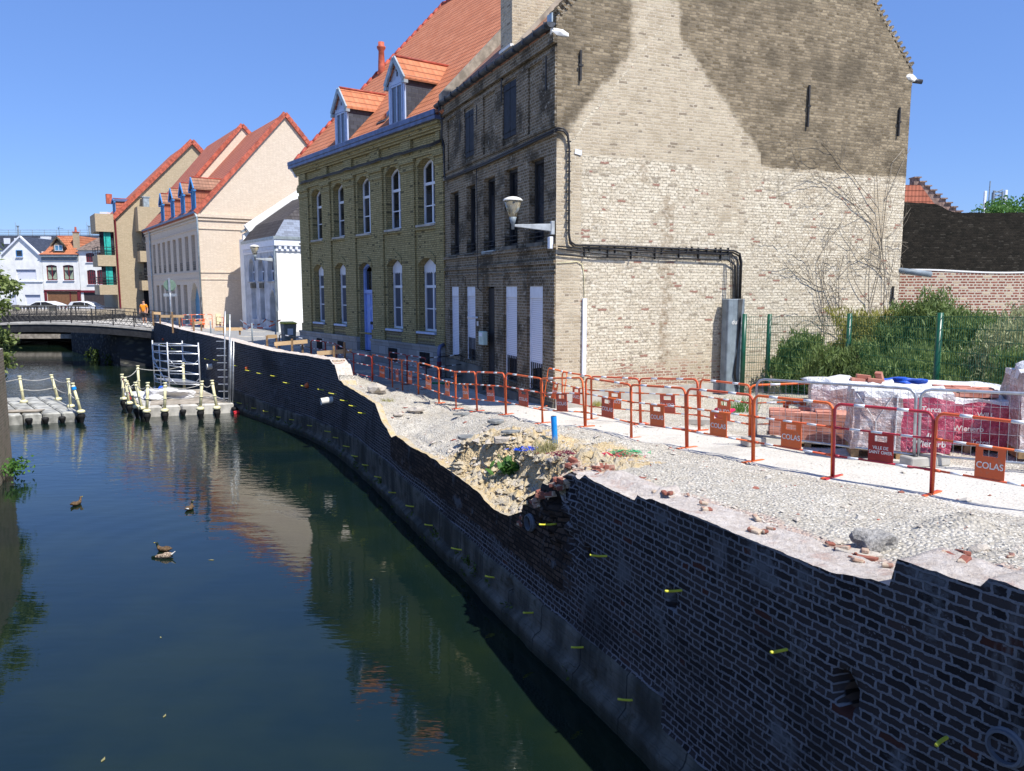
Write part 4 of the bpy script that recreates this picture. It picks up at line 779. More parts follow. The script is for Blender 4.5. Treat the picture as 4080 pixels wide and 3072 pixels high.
t=NT('smoked_lamp_glass',.08,.6); t.b.inputs['Transmission Weight'].default_value=.75; t.fin((.62,.55,.38)); M['lglass']=t.mat
mb=MB(); mb.lathe([(.10,.30),(.245,.72)],(.03,1.06,0),20); mb.build('lamp_glass',M['lglass'],lm,smooth=True)
mb=MB(); mb.lathe([(.26,.715),(.265,.735),(.22,.78),(.12,.82),(.01,.835)],(.03,1.06,0),20); mb.build('lamp_cap',M['wpipe'],lm,smooth=True)
mb=MB(); mb.lathe([(.04,.32),(.05,.5),(.05,.6)],(.03,1.06,0),12); mb.build('bulb_holder',M['white'],lm,smooth=True)
# ===== olive house =====
GRP=(-2.002,23.36); GRD=(-.589,.808); GE=10.1; GS=1.06; GD=7.15; GX=11.65
B=Bld('olive_brick_house',GRP,GRD,'olive yellow brick house with tall white windows, lavender door, orange tiled roof and two dormers','house'); GR=B
gw=[(9.25,10.28,3.84,6.14,.22),(7.12,8.15,3.84,6.15,.22),(4.95,6.0,2.95,6.1,.22),(2.72,3.78,3.84,6.15,.22),(.56,1.63,3.84,6.13,.22)]
uw=[(9.25,10.28,7.12,9.08,.22),(7.12,8.15,7.12,9.1,.22),(4.95,6.0,7.12,9.1,.22),(2.72,3.78,7.14,9.14,.22),(.54,1.6,7.16,9.14,.22)]
mb=MB(); wallop(mb,0,GX,3.35,GE,gw+uw,.28); B.part('facade_wall',mb,M['gr'],recalc=False)
mb=MB()
pil=[(10.55,11.5),(8.35,9.15),(6.15,7.05),(3.95,4.85),(1.75,2.62),(-.02,.45)]
for a,b in pil:
    mb.box(a,b,.002,.06,3.42,9.2); mb.box(a-.03,b+.03,.002,.09,8.85,8.97); mb.box(a-.05,b+.05,.002,.12,9.1,9.2); mb.box(a-.04,b+.04,.002,.1,3.42,3.75); mb.box(a+.12,b-.12,.002,.10,9.42,9.78)
mb.box(0,GX+.03,.002,.08,9.2,9.33); mb.box(0,GX+.03,.002,.045,9.33,9.42); mb.box(0,GX+.05,.002,.10,9.80,9.88); mb.box(0,GX+.08,.002,.16,9.88,9.98); mb.box(0,GX+.1,.002,.22,9.98,10.08); mb.box(0,GX,.002,.065,7.0,7.06); mb.box(0,GX,.002,.035,3.55,3.62)
for (a,b,c,d,h) in gw+uw:
    P=arcpts(a,b,d-h,h); 
    for k in range(len(P)-1):
        p,q_=P[k],P[k+1]; mb.hexa([(p[0],.002,p[1]+.01),(q_[0],.002,q_[1]+.01),(q_[0],.03,q_[1]+.01),(p[0],.03,p[1]+.01),(p[0],.002,p[1]+.24),(q_[0],.002,q_[1]+.24),(q_[0],.03,q_[1]+.24),(p[0],.03,p[1]+.24)])
B.part('brick_trim',mb,M['gr'])
mb=MB()
for a,b in ((9.2,10.5),(7.1,8.3),(2.66,3.9),(.5,1.7)): mb=MB(); mb.box(a,b,.002,.03,3.44,3.74); B.part('blackened_panel',mb,M['grd'])
mb=MB(); mb.box(-.02,4.9,-.1,.14,2.1,3.36); mb.box(6.05,GX+.08,-.1,.14,2.1,3.36); mb.box(-.02,4.9,-.1,.17,3.361,3.43); mb.box(6.05,GX+.08,-.1,.17,3.361,3.43); pl=B.part('stone_plinth',mb,M['stone'])
for a,b in ((9.3,9.85),(7.2,7.8),(2.9,3.55),(.75,1.4)):
    mb=MB(); mb.box(a,b,.141,.146,2.75,3.2); v=B.part('cellar_window',mb,M['rubber'])
    mb=MB(); [mb.box(a+.05+k*.09,a+.07+k*.09,.148,.165,2.78,3.18) for k in range(int((b-a)/.09))]; B.part('iron_bars',mb,M['iron'],v)
for i,(a,b,c,d,h) in enumerate(gw):
    if i==2: continue
    w=window(B,a+.0,b,c,d,-.27,h,1,4.95+.3,(4.55,),fw=.07,glass='glassc',sill=(.1,'bwin'))
    mb=MB(); P=arcpts(a+.02,b-.02,d-h,h); mb.poly([(b-.02,-.2,d-.42),(a+.02,-.2,d-.42)]+[(p[0],-.2,p[1]-.01) for p in P]); 
    for k in range(9): x0=a+.02+(b-a-.04)*k/9; x1=a+.02+(b-a-.04)*(k+1)/9; mb.poly([(x1,-.2,d-.42),((x0+x1)/2,-.2,d-.47),(x0,-.2,d-.42)][::-1])
    B.part('blind_valance',mb,M['white'],w,recalc=False)
for i,(a,b,c,d,h) in enumerate(uw): window(B,a,b,c,d,-.27,h,1,8.42,(7.75,),fw=.07,sill=(.08,'grd' if False else 'conc'))
a,b=4.95,6.0; mb=MB(); y=-.26; mb.box(a,a+.10,y,y+.1,2.95,5.9); mb.box(b-.10,b,y,y+.1,2.95,5.9); mb.box(a+.1,b-.1,y,y+.12,5.02,5.14); P=arcpts(a,b,5.88,.22)
for k in range(len(P)-1):
    p,q_=P[k],P[k+1]; mb.hexa([(p[0],y,p[1]-.1),(q_[0],y,q_[1]-.1),(q_[0],y+.1,q_[1]-.1),(p[0],y+.1,p[1]-.1),(p[0],y,p[1]),(q_[0],y,q_[1]),(q_[0],y+.1,q_[1]),(p[0],y+.1,p[1])])
dr=B.part('door',mb,M['bdoor'])
mb=MB()
for x0,x1 in ((a+.1,(a+b)/2-.005),((a+b)/2+.005,b-.1)):
    mb.box(x0,x1,y,y+.04,2.95,5.02)
    for z0,z1 in ((3.05,3.35),(3.45,4.45),(4.55,4.95)): mb.box(x0+.06,x1-.06,y+.04,y+.06,z0,z1); mb.box(x0+.1,x1-.1,y+.06,y+.07,z0+.04,z1-.04)
B.part('door_leaf',mb,M['bdoor'],dr); mb=MB(); mb.poly([(b-.1,y+.02,5.14),(a+.1,y+.02,5.14),(a+.1,y+.02,5.8),(b-.1,y+.02,5.8)]); B.part('fanlight',mb,M['glass'],dr,recalc=False)
mb=MB(); mb.box(5.45,5.5,y+.07,y+.11,3.9,4.0); mb.box(5.38,5.42,y+.07,y+.11,3.9,4.0); B.part('handle',mb,M['iron'],dr)
mb=MB(); mb.box(4.92,6.03,-.25,.22,2.8,2.95); mb.box(4.8,6.15,-.1,.42,2.65,2.8); mb.box(4.7,6.25,-.1,.62,2.45,2.65); B.part('doorsteps',mb,M['stone'])
mb=MB(); mb.box(-.05,GX+.25,.02,.34,10.081,10.20); mb.box(-.05,GX+.25,.30,.36,10.201,10.36); gt=B.part('zinc_gutter',mb,M['zinc'],bevel=.015)
mb=MB(); mb.prism([(.02,9.75),(.10,9.75),(.20,9.95),(.34,10.08),(.02,10.08)],lambda y_,z_:(GX+.02,y_,z_),lambda y_,z_:(GX+.14,y_,z_)); B.part('cornice_end',mb,M['white'])
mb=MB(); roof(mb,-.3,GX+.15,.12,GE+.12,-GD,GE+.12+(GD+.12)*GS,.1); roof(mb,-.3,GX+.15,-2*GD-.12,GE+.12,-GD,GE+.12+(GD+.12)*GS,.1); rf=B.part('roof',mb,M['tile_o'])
RT=GE+.12+(GD+.12)*GS+.13
mb=MB()
for k in range(30): x0=-.3+k*.4; mb.tube([(x0,-GD,RT-.04),(x0+.4,-GD,RT-.01)],[.10,.13],8)
for k in range(26): t0=k/26; t1=(k+1)/26; mb.tube([(GX+.12,.12-t0*(GD+.12),GE+.26+t0*(RT-GE-.27)),(GX+.12,.12-t1*(GD+.12),GE+.29+t1*(RT-GE-.27))],[.075,.095],7)
B.part('ridge_tiles',mb,M['ridge'],rf,smooth=True)
mb=MB(); mb.poly([(GX,0,2.2),(GX,-2*GD,2.2),(GX,-2*GD,GE),(GX,-GD,RT-.2),(GX,0,GE)]); mb.poly([(0,-2*GD,2.2),(0,-2*GD,GE),(GX,-2*GD,GE),(GX,-2*GD,2.2)]); mb.poly([(0,0,2.2),(0,-2*GD,2.2),(0,-2*GD,GE),(0,-GD,RT-.2),(0,0,GE)]); B.part('side_walls',mb,M['gr'])
def dormer(B,xc,w,zs,ze,zt,yf,slope,ye,eave,fr='bwin',cheek='slate',rt='tile_o',body='bwin',cross=True,ov=.1,fancy=True):
    """gabled dormer: front at y=yf, running back until it meets the roof; returns the part"""
    yb=lambda z: ye-(z-eave)/slope   # where roof plane reaches height z
    x0,x1=xc-w/2,xc+w/2
    mb=MB(); mb.poly([(x1,yf,zs),(x0,yf,zs),(x0,yf,ze),(xc,yf,zt),(x1,yf,ze)]); 
    mb.box(x0-.02,x0+.09,yf+.002,yf+.05,zs,ze); mb.box(x1-.09,x1+.02,yf+.002,yf+.05,zs,ze); mb.box(x0+.09,x1-.09,yf+.002,yf+.05,ze-.16,ze-.04)
    root=B.part('dormer',mb,M[body])
    mb=MB()
    for x_ in (x0,x1): mb.poly([(x_,yf-.005,zs),(x_,yf-.005,ze),(x_,yb(ze),ze)][::(1 if x_==x0 else -1)])
    B.part('dormer_cheek',mb,M[cheek],root)
    mb=MB(); o=ov
    for sg_ in (-1,1):
        ex=xc+sg_*(w/2+o); ez=ze-.02-o*(zt-ze)/(w/2)
        a=Vector((xc,yf+o,zt)); b=Vector((ex,yf+o,ez)); c_=Vector((ex,yb(ez)-.05,ez)); d_=Vector((xc,yb(zt)-.05,zt)); up=Vector((0,0,.09)); q=[a,b,c_,d_] if sg_<0 else [a,d_,c_,b]
        mb.hexa([*q,*[p+up for p in q]])
    B.part('dormer_roof',mb,M[rt],root)
    mb=MB(); mb.tube([(xc,yf+o-.02,zt+.1),(xc,yb(zt)-.1,zt+.1)],.05,7); B.part('dormer_ridge',mb,M['ridge'],root,smooth=True)
    mb=MB()
    for sg_ in (-1,1):
        ex=xc+sg_*(w/2+o+.02); ez=ze-.04-o*(zt-ze)/(w/2)
        mb.beam((xc,yf+o+.03,zt+.03),(ex,yf+o+.03,ez+.02),.06,.16); mb.box(ex-.05 if sg_<0 else ex-.11,ex+.11 if sg_<0 else ex+.05,yf-.0,yf+o+.05,ez-.10,ez)
    for x_ in (x0,x1): mb.beam((x_,yf,ze-.02),(x_,yb(ze),ze-.02),.08,.10)
    B.part('bargeboards',mb,M['zincl' if fancy else body],root)
    window(B,x0+.14,x1-.14,zs+.12,ze-.18,yf+.055 if False else yf+.008,0,1,None,(),fr,.05,parent=root,glass='glassc' if fancy else 'bdr2')
    if cross: mb=MB(); zc=(ze+zt)/2-.06; mb.box(xc-.015,xc+.015,yf+.01,yf+.03,zc-.16,zc+.2); mb.box(xc-.08,xc+.08,yf+.01,yf+.03,zc+.03,zc+.06); B.part('cross_ornament',mb,M['zincd'],root)
    return root
dormer(B,7.25,1.05,10.2,11.75,12.35,-.05,GS,.12,GE+.12)
dormer(B,2.9,1.05,10.2,11.85,12.45,-.05,GS,.12,GE+.12)
mb=MB(); n=Vector((0,GS,1)).normalized()
for x_,y_ in ((4.6,-.55),(.3,-.75),(9.7,-1.3)):
    z_=GE+.25+(.12-y_)*GS; mb=MB(); R_=Matrix.Rotation(math.atan(GS)*-1,4,'X'); mb.obox((x_,y_,z_+.03),.62,.8,.06,R_ if False else Matrix.Rotation(-math.atan(GS),4,'X')); s_=B.part('skylight',mb,M['zincd']); mb=MB(); mb.obox((x_,y_+.01,z_+.068),.5,.66,.02,Matrix.Rotation(-math.atan(GS),4,'X')); B.part('skylight_pane',mb,M['glass'],s_)
mb=MB(); mb.lathe([(.17,-.9),(.15,-.1),(.12,.5),(.19,.62),(.19,.68),(.13,.7),(.13,.86)],(11.2,-3.7,GE+.75+3.72*GS),14); B.part('chimney_pot',mb,M['verge'],smooth=True)
tubes_part(B,'downpipe','zinc',[[(-.05,.28,2.75),(-.05,.28,3.3),(-.05,.25,3.45),(-.03,.1,3.5)]],.06,8); tubes_part(B,'downpipe_foot','maroon',[[(-.05,.28,2.0),(-.05,.28,3.0)]],.075,8)
P=[(7.55*0-.02,.14,9.5)]+[(k*.55,.14+.02,9.50-.05*abs(math.sin(k*1.3))) for k in range(1,21)]; tubes_part(B,'black_cable','cable',[P,[(x_,y_,z_-.05) for x_,y_,z_ in P]],.022,6)
# ===== beige hall with dormers =====
BEP=(-20.2,50.5); BED=(-.563,.826); BH=9.95; BS=1.15; BW=5.9
B=Bld('beige_brick_house',BEP,BED,'long pale beige brick building with red roof, four blue dormers and arched blue door','building'); BE=B
L_=19.6
wn=[(x0,x0+1.05,6.38,8.7) for x0 in (1.2,3.2,5.3,7.3,9.35,11.3,13.3,15.4)][:8]; gn=[(x0,x0+1.15,2.75,5.42) for x0 in (4.3,6.5,8.6,10.7,12.6,14.6)]
mb=MB(); wallop(mb,0,L_,2.2,BH,[(a,b,c,d) for a,b,c,d in wn]+gn+[(.7,3.3,2.3,5.55,1.15)],.35); B.part('facade_wall',mb,M['be'],recalc=False)
mb=MB()
for z,h,p in ((5.75,.07,.04),(6.2,.08,.05),(9.0,.07,.05),(9.55,.1,.08),(9.75,.2,.13)): mb.box(-.002,L_,.002,p,z,z+h); mb.box(-p,0,-9,p,z,z+h)
B.part('brick_courses',mb,M['be'])
for a,b,c,d in wn: w=window(B,a,b,c,d,-.33,0,0,None,(),'iron',.07); mb=MB(); [mb.tube([(a,-.05,c+.15*k+.1),(b,-.05,c+.15*k+.1)],.015,5) for k in range(4)]; B.part('railing',mb,M['iron'],w)
for a,b,c,d in gn: window(B,a,b,c,d,-.33,0,0,None,(),'iron',.07)
mb=MB(); P=arcpts(.7,3.3,4.4,1.15,12); mb.poly([(3.3,-.3,2.3),(.7,-.3,2.3)]+[(p[0],-.3,p[1]) for p in P]); B.part('door',mb,M['bdr2'],recalc=False)
mb=MB(); ga=[(0,2.2),(0,BH),(BW,BH+BW*BS),(2*BW,BH),(2*BW,2.2)]; mb.poly([(0,-s,z) for s,z in ga]); mb.poly([(L_,-s,z) for s,z in ga][::-1]); mb.poly([(0,-2*BW,2.2),(0,-2*BW,BH),(L_,-2*BW,BH),(L_,-2*BW,2.2)]); B.part('gable_walls',mb,M['be'])
mb=MB(); roof(mb,-.05,L_+.05,.15,BH-.1,-BW,BH+BW*BS,.14); roof(mb,-.05,L_+.05,-2*BW-.15,BH-.1,-BW,BH+BW*BS,.14); roof(mb,8.9,L_+.05,-1.3,BH+1.3*BS+1.0,-BW+.4,BH+(BW-.4)*BS+1.2,.12); roof(mb,8.9,L_+.05,-2*BW,BH+.9,-BW+.4,BH+(BW-.4)*BS+1.2,.12); rf=B.part('roof',mb,M['tile_r'])
mb=MB(); mb.poly([(8.9,-1.2,BH+.9*BS),(8.9,-1.3,BH+1.3*BS+1.05),(8.9,-BW+.4,BH+(BW-.4)*BS+1.2),(8.9,-2*BW,BH+1)][::-1]); B.part('upper_gable',mb,M['be'])
def vergetiles(B,x,pts,n,r,mat,parent):
    mb=MB()
    for (y0,z0),(y1,z1) in zip(pts[:-1],pts[1:]):
        for k in range(n): t0=k/n;t1=(k+1)/n; mb.beam((x,y0+(y1-y0)*t0,z0+(z1-z0)*t0),(x,y0+(y1-y0)*t1,z0+(z1-z0)*t1+.03),r,r*1.3)
    B.part('verge_tiles',mb,M[mat],parent)
vergetiles(B,-.05,[(.15,BH+.05),(-BW,BH+BW*BS+.12),(-2*BW-.1,BH+.05)],26,.22,'verge',rf); vergetiles(B,8.85,[(-1.2,BH+1.3*BS+1.05),(-BW+.4,BH+(BW-.4)*BS+1.3),(-2*BW,BH+1.1)],20,.2,'verge',rf)
for xc in (1.35,4.6,8.1,11.9): dormer(B,xc,1.15,BH+.15,BH+1.75,BH+2.35,-.1,BS,.15,BH-.1,'bpaint','tile_r','tile_rb','bpaint',False,.12,False)
mb=MB(); mb.box(-.1,L_,.1,.28,9.96,10.1); gt=B.part('gutter',mb,M['zinc'])
tubes_part(B,'downpipe','zincl',[[(-.06,.2,10.0),(-.14,.1,9.7),(-.12,.08,9.4),(-.12,.08,4.6)],[(L_-2.6,.2,10.0),(L_-2.6,.1,9.7),(L_-2.6,.1,6.5),(L_-2.6,.1,2.6)]],.06,8,gt); tubes_part(B,'downpipe_foot','zincd',[[(-.12,.08,4.6),(-.12,.08,2.3)]],.07,8,gt)
for s_ in (.95,1.5): mb=MB(); mb.box(-.06,-.002,-s_-.16,-s_+.16,2.85,3.5); B.part('meter_box',mb,M['cream'])
# ===== white chapel-like house =====
B=Bld('white_house',(-13.6,44.7),(-.563,.826),'low white house with pointed arch windows and a dark grey mansard roof','house'); CH=B
uwn=[(4.0-.02,5.2,5.6,6.98,.75,True),(2.05,3.25,5.6,7.0,.75,True),(.12,1.3,5.6,7.03,.75,True)]; lwn=[(3.85,4.95,3.3,5.2),(2.2,3.1,3.3,5.2)]
mb=MB(); wallop(mb,-.35,6.2,2.2,7.3,uwn+lwn+[(.0,1.1,2.6,5.05,1.0,True)],.3); B.part('facade_wall',mb,M['greyw'],recalc=False)
for a,b,c,d,h,_ in uwn:
    window(B,a+.05,b,c,d,-.25,h,1,6.2,(),'white',.07,True,sill=(.12,'conc'))
    mb=MB(); P=arcpts(a-.04,b+.04,d-h,h+.06,12,True); mb.tube([(a-.04,.02,c)]+[(p[0],.02,p[1]) for p in P]+[(b+.04,.02,c)],.035,6); B.part('arch_moulding',mb,M['greyw'])
for a,b,c,d in lwn: mb=MB(); mb.poly([(b,-.25,c),(a,-.25,c),(a,-.25,d),(b,-.25,d)]); B.part('blind_window',mb,M['greyw'],recalc=False); mb=MB(); mb.box(a,b,.002,.05,d,d+.3); B.part('stone_lintel',mb,M['concd'])
mb=MB(); P=arcpts(0,1.1,4.05,1.0,12,True); mb.poly([(1.1,-.28,2.6),(0,-.28,2.6)]+[(p[0],-.28,p[1]) for p in P]); B.part('door',mb,plain('dark_teal_door',(.01,.06,.07),.5),recalc=False); mb=MB(); P=arcpts(-.05,1.15,4.05,1.08,12,True); mb.tube([(-.05,.02,2.6)]+[(p[0],.02,p[1]) for p in P]+[(1.15,.02,2.6)],.04,6); B.part('arch_moulding',mb,M['greyw'])
mb=MB(); mb.poly([(-.35,0,2.2),(-.35,0,7.35),(-.35,-6,7.35),(-.35,-6,2.2)]); mb.poly([(6.2,0,2.2),(6.2,-6,2.2),(6.2,-6,7.35),(6.2,0,7.35)]); mb.box(-.40,-.352,-6,.05,2.2,3.9); B.part('side_walls',mb,M['whitew'])
mb=MB(); mb.box(-.42,6.2,-6,.06,7.3,7.38); mb.box(-.52,6.2,-6,.16,7.6,7.95)
for k in range(24): mb.box(-.3+k*.27,-.3+k*.27+.14,.06,.13,7.4,7.58)
for k in range(18): mb.box(-.5,-.42,-.25-k*.32,-.1-k*.32,7.4,7.58)
mb.box(-.40,6.2,-6,.04,7.38,7.6); B.part('dentil_cornice',mb,M['white'])
mb=MB(); mb.box(-.56,6.2,-6,.2,7.951,8.12); B.part('gutter',mb,M['zincl']); 
mb=MB(); c8=[(-.5,.1,8.12),(6.2,.1,8.12),(6.2,-.75,9.15),(.35,-.75,9.15)]; mb.poly(c8); mb.poly([(.35,-.75,9.15),(6.2,-.75,9.15),(6.2,-3.2,10.9),(1.8,-3.2,10.9)]); mb.poly([(.35,-6,9.15),(.35,-.75,9.15),(1.8,-3.2,10.9),(1.8,-6,10.9)]); B.part('roof',mb,M['tile_g'])
mb=MB(); mb.poly([(-.5,-6,8.12),(-.5,.1,8.12),(.35,-.75,9.15),(.35,-6,9.15)]); B.part('slate_skirt',mb,M['slate_b'])
mb=MB(); mb.beam((6.2,-.2,8.95),(6.2,-4.5,11.9),.3,.5); mb.box(6.2,7.1,-.25,.03,2.2,8.3); mb.prism([(0.02,8.6),(4.5,11.7),(4.5,2.2),(.02,2.2)],lambda s_,z:(6.35,-s_,z),lambda s_,z:(6.6,-s_,z)); B.part('parapet_wall',mb,M['whitew']); mb=MB(); mb.beam((6.45,.05,8.75),(6.45,-4.5,11.95),.5,.10); B.part('zinc_coping',mb,M['zincl'])
tubes_part(B,'downpipe','zincl',[[(-.4,.12,7.9),(-.35,.08,7.5),(-.32,.1,7.2),(-.32,.1,2.5)]],.06,8)
lm2=copy_tree(lm); lm2['label']='smaller looking funnel street lamp on the corner of the white house'; Wm=Matrix.Translation(B.root.location)@Matrix.Rotation(B.root.rotation_euler.z,4,'Z'); lm2.location=Wm@Vector(B.xf((-.2,.1,6.75))); lm2.rotation_euler=(0,0,B.root.rotation_euler.z+.1); lm2.scale=(1.2,1.2,1.2); 
lm.scale=(.9,.9,.9)
for l_ in (lm,lm2): l_['group']='bracket street lamps'
# ===== tan apartment building =====
B=Bld('apartment_building',(-36.6,72),(-.563,.826),'tan brick apartment block with stepped balconies, turquoise curtains and a steep red tiled verge','building')
AH=11.4; AW=7.2; AS=1.06
mb=MB(); ga=[(0,2.2),(0,AH),(AW,AH+AW*AS),(2*AW,AH),(2*AW,2.2)]; mb.poly([(0,-s,z) for s,z in ga]); mb.poly([(10,-s,z) for s,z in ga][::-1]); mb.poly([(0,0,2.2),(10,0,2.2),(10,0,AH),(0,0,AH)]); mb.poly([(0,-2*AW,2.2),(10,-2*AW,2.2),(10,-2*AW,AH),(0,-2*AW,AH)]); B.part('walls',mb,M['ap'])
mb=MB(); roof(mb,.0,10,.1,AH,-AW,AH+AW*AS,.14); roof(mb,.0,10,-2*AW-.1,AH,-AW,AH+AW*AS,.14); rf=B.part('roof',mb,M['tile_r']); vergetiles(B,-.1,[(.1,AH+.1),(-AW,AH+AW*AS+.12),(-2*AW,AH+.1)],26,.32,'verge',rf)
def bay(x0,x1,y0,y1,zs,name='balcony'):
    for i,(z0,z1,zt_) in enumerate(zs):
        mb=MB(); mb.box(x0,x1,y0,y1,z0,z1); b=B.part(name,mb,M['ap'])
        if zt_:
            mb=MB()
            for k in range(3): zz=z1+.2+k*.25; mb.tube([(x0,y1-.05,zz),(x1,y1-.05,zz)],.03,5); mb.tube([(x0+.05,y0,zz),(x0+.05,y1,zz)],.03,5)
            for xx in (x0+.05,(x0+x1)/2,x1-.05): mb.tube([(xx,y1-.05,z1),(xx,y1-.05,z1+.75)],.03,5)
            B.part('railing',mb,M['iron'],b)
            mb=MB(); mb.poly([(x1-.1,y1-.8,z1),(x0+.1,y1-.8,z1),(x0+.1,y1-.8,zt_),(x1-.1,y1-.8,zt_)]); mb.poly([(x0+.35,y0+.05,z1),(x0+.35,y1-.3,z1),(x0+.35,y1-.3,zt_),(x0+.35,y0+.05,zt_)]); B.part('glazing',mb,M['glass'],b,recalc=False)
            mb=MB(); mb.box(x0+.28,x0+.30,y0+.3,y0+.85,z1,zt_); mb.box(x0+.5,x0+1.0,y1-.6,y1-.55,z1,zt_); B.part('curtain',mb,plain('turquoise_curtain',(.03,.42,.36),.6,.15,3),b)
bay(-.3,3.5,.0,1.5,[(10.3,11.9,None),(7.2,8.2,10.3),(4.6,5.5,7.2)])
bay(-1.6,2,-4.4,-1.85,[(10.4,12.6,None),(7.6,8.6,10.4),(5.0,5.9,7.6)])
mb=MB(); mb.box(-.12,-.05,-3.2,-2.2,2.3,5.0); B.part('entrance_recess',mb,M['rubber']); mb=MB(); mb.tube([(-.1,-.15,AH),(-.1,-.15,2.3)],.08,7); B.part('downpipe',mb,M['maroon'])
for xc in (2.4,): dormer(B,xc,1.6,AH+.3,AH+1.9,AH+2.1,-.5,AS,.1,AH,'bpaint','tile_r','zinc','bpaint',False,.1,False)
mb=MB(); mb.box(-.9,-.1,-3.0,-2.5,12.6,13.5); mb.box(-.95,-.1,-3.1,-2.4,13.5,13.6); B.part('zinc_dormer',mb,M['zincl'])
mb=MB(); mb.box(3.5,4.0,-.5,.0,13.2,14.1); B.part('chimney',mb,M['verge'])
# ===== white houses at the end =====
def front(name,xa,xb,label,zb=2.2,k=K): return Bld(name,(xb,90),(-1,0),label,'house',k,'white houses beyond the bridges',zb)
# gabled white house
B=front('gabled_white_house',-58.9,-54.3,'narrow white gabled house with closed white shutters and one small attic window'); w_=4.6
ops=[(2.1,2.85,8.78,9.55),(.75,3.0,6.1,7.34),(3.3,4.05,2.5,4.44),(.45,2.2,3.2,4.44)]
mb=MB(); wallop(mb,0,w_,2.2,8.1,[o for o in ops if o[3]<8.2],.15); mb.poly([(w_,0,8.1),(0,0,8.1),(0,0,9.0),(w_/2-.1,0,11.05),(w_,0,9.0)]); B.part('facade_wall',mb,M['whitew'],recalc=False)
mb=MB(); 
for a,b in (((0,8.95),(w_/2-.1,11.1)),((w_,8.95),(w_/2-.1,11.1))): mb.beam((a[0],.1,a[1]),(b[0],.1,b[1]),.25,.16)
mb.box(0,w_,.0,.1,5.9,6.0); B.part('white_trim',mb,M['white'])
window(B,2.1,2.85,8.78,9.55,.01,0,0,None,(),'bpaint',.07,sill=(.15,'white'))
for a,b,c,d in ops[1:]:
    mb=MB(); mb.box(a,b,-.12,-.08,c,d-.12); mb2=MB(); mb2.box(a,b,-.12,.02,d-.12,d); s_=B.part('roller_shutter',mb,M['shut']); B.part('shutter_box',mb2,M['zinc'],s_)
mb=MB(); mb.prism([(0,9),(w_/2-.1,11.1),(w_,9)],lambda x_,z:(x_,-.01,z),lambda x_,z:(x_,-8,z)); B.part('roof',mb,M['slate']); mb=MB(); mb.box(0,.1,-8,-.02,2.2,9); mb.box(w_-.1,w_,-8,-.02,2.2,9); mb.box(.1,w_-.1,-8,-7.9,2.2,9); B.part('side_walls',mb,M['whitew'])
# white house with orange roof
B=front('orange_roofed_house',-54.2,-50.05,'white house with orange flared roof, dormer and maroon arched windows'); w_=4.2
ops=[(2.55,3.78,6.1,7.86,.12),(.62,1.85,6.1,7.86,.12),(.35,3.9,2.3,4.85)]
mb=MB(); wallop(mb,0,w_,2.2,9.05,ops,.15); B.part('facade_wall',mb,M['whitew'],recalc=False)
for a,b,c,d,h in ops[:2]:
    w=window(B,a,b,c,d,-.13,h,1,None,(),'maroon',.11,sill=(.12,'white')); mb=MB(); mb.poly([(a+.75,-.105,c+.1),(a+.12,-.105,c+.1),(a+.12,-.105,d-.7)]); mb.poly([(b-.12,-.105,c+.1),(b-.75,-.105,c+.1),(b-.12,-.105,d-.7)]); mb.poly([(b-.1,-.107,d-.6),(a+.1,-.107,d-.6),(a+.1,-.107,d-.3),(b-.1,-.107,d-.3)]); B.part('curtain',mb,plain('sage_curtain',(.30,.36,.26)),w,recalc=False)
mb=MB(); mb.box(.35,3.9,-.13,-.08,2.3,4.8); g_=B.part('garage_door',mb,plain('brown_shutter',(.22,.11,.055),.6)); mb=MB(); mb.box(0,.35,.0,.05,2.2,4.85); mb.box(3.9,w_,.0,.05,2.2,4.85); mb.box(1.2,1.3,-.08,-.03,2.2,4.8); mb.box(0,w_,.0,.1,4.86,5.0); B.part('shopfront_frame',mb,M['maroon'],g_)
mb=MB(); mb.box(0,w_,.002,.12,8.4,8.75); mb.box(0,w_,.002,.28,8.75,9.05); B.part('grey_cornice',mb,M['gbox'])
mb=MB(); prof=[(.35,9.05),(-.35,9.45),(-1.2,10.4),(-1.9,11.3)]
for (y0,z0),(y1,z1),i in [(*p,i) for i,p in enumerate(zip(prof[:-1],prof[1:]))]:
    x_l=[-.1,.35,.75,1.0]; mb.poly([(x_l[i]-.0,y0,z0),(w_+.1-x_l[i],y0,z0),(w_+.1-x_l[i+1],y1,z1),(x_l[i+1],y1,z1)])
    mb.poly([(x_l[i],y0,z0),(x_l[i+1],y1,z1),(x_l[i+1],-7,z1),(x_l[i],-7,z0)][::-1]); mb.poly([(w_+.1-x_l[i],y0,z0),(w_+.1-x_l[i+1],y1,z1),(w_+.1-x_l[i+1],-7,z1),(w_+.1-x_l[i],-7,z0)])
B.part('roof',mb,M['tile_o']); mb=MB(); mb.box(0.02,.1,-7,-.02,2.2,9.4); mb.box(w_-.1,w_-.02,-7,-.02,2.2,9.4); mb.box(.1,w_-.1,-7,-6.9,2.2,11); B.part('side_walls',mb,M['whitew'])
dormer(B,2.15,1.2,9.35,10.3,11.0,.0,1.3,.35,9.1,'white','dk','tile_o','dk',False,.2,False)
mb=MB(); mb.box(.35,.85,-1.2,-.7,9.3,11.6); ch=B.part('chimney',mb,M['ap']); mb=MB(); mb.lathe([(.14,0),(.12,.3),(.1,.65)],(.6,-.95,11.6),10); mb.box(.3,.9,-1.25,-.65,11.6,11.7); B.part('chimney_pot',mb,M['verge'],ch)
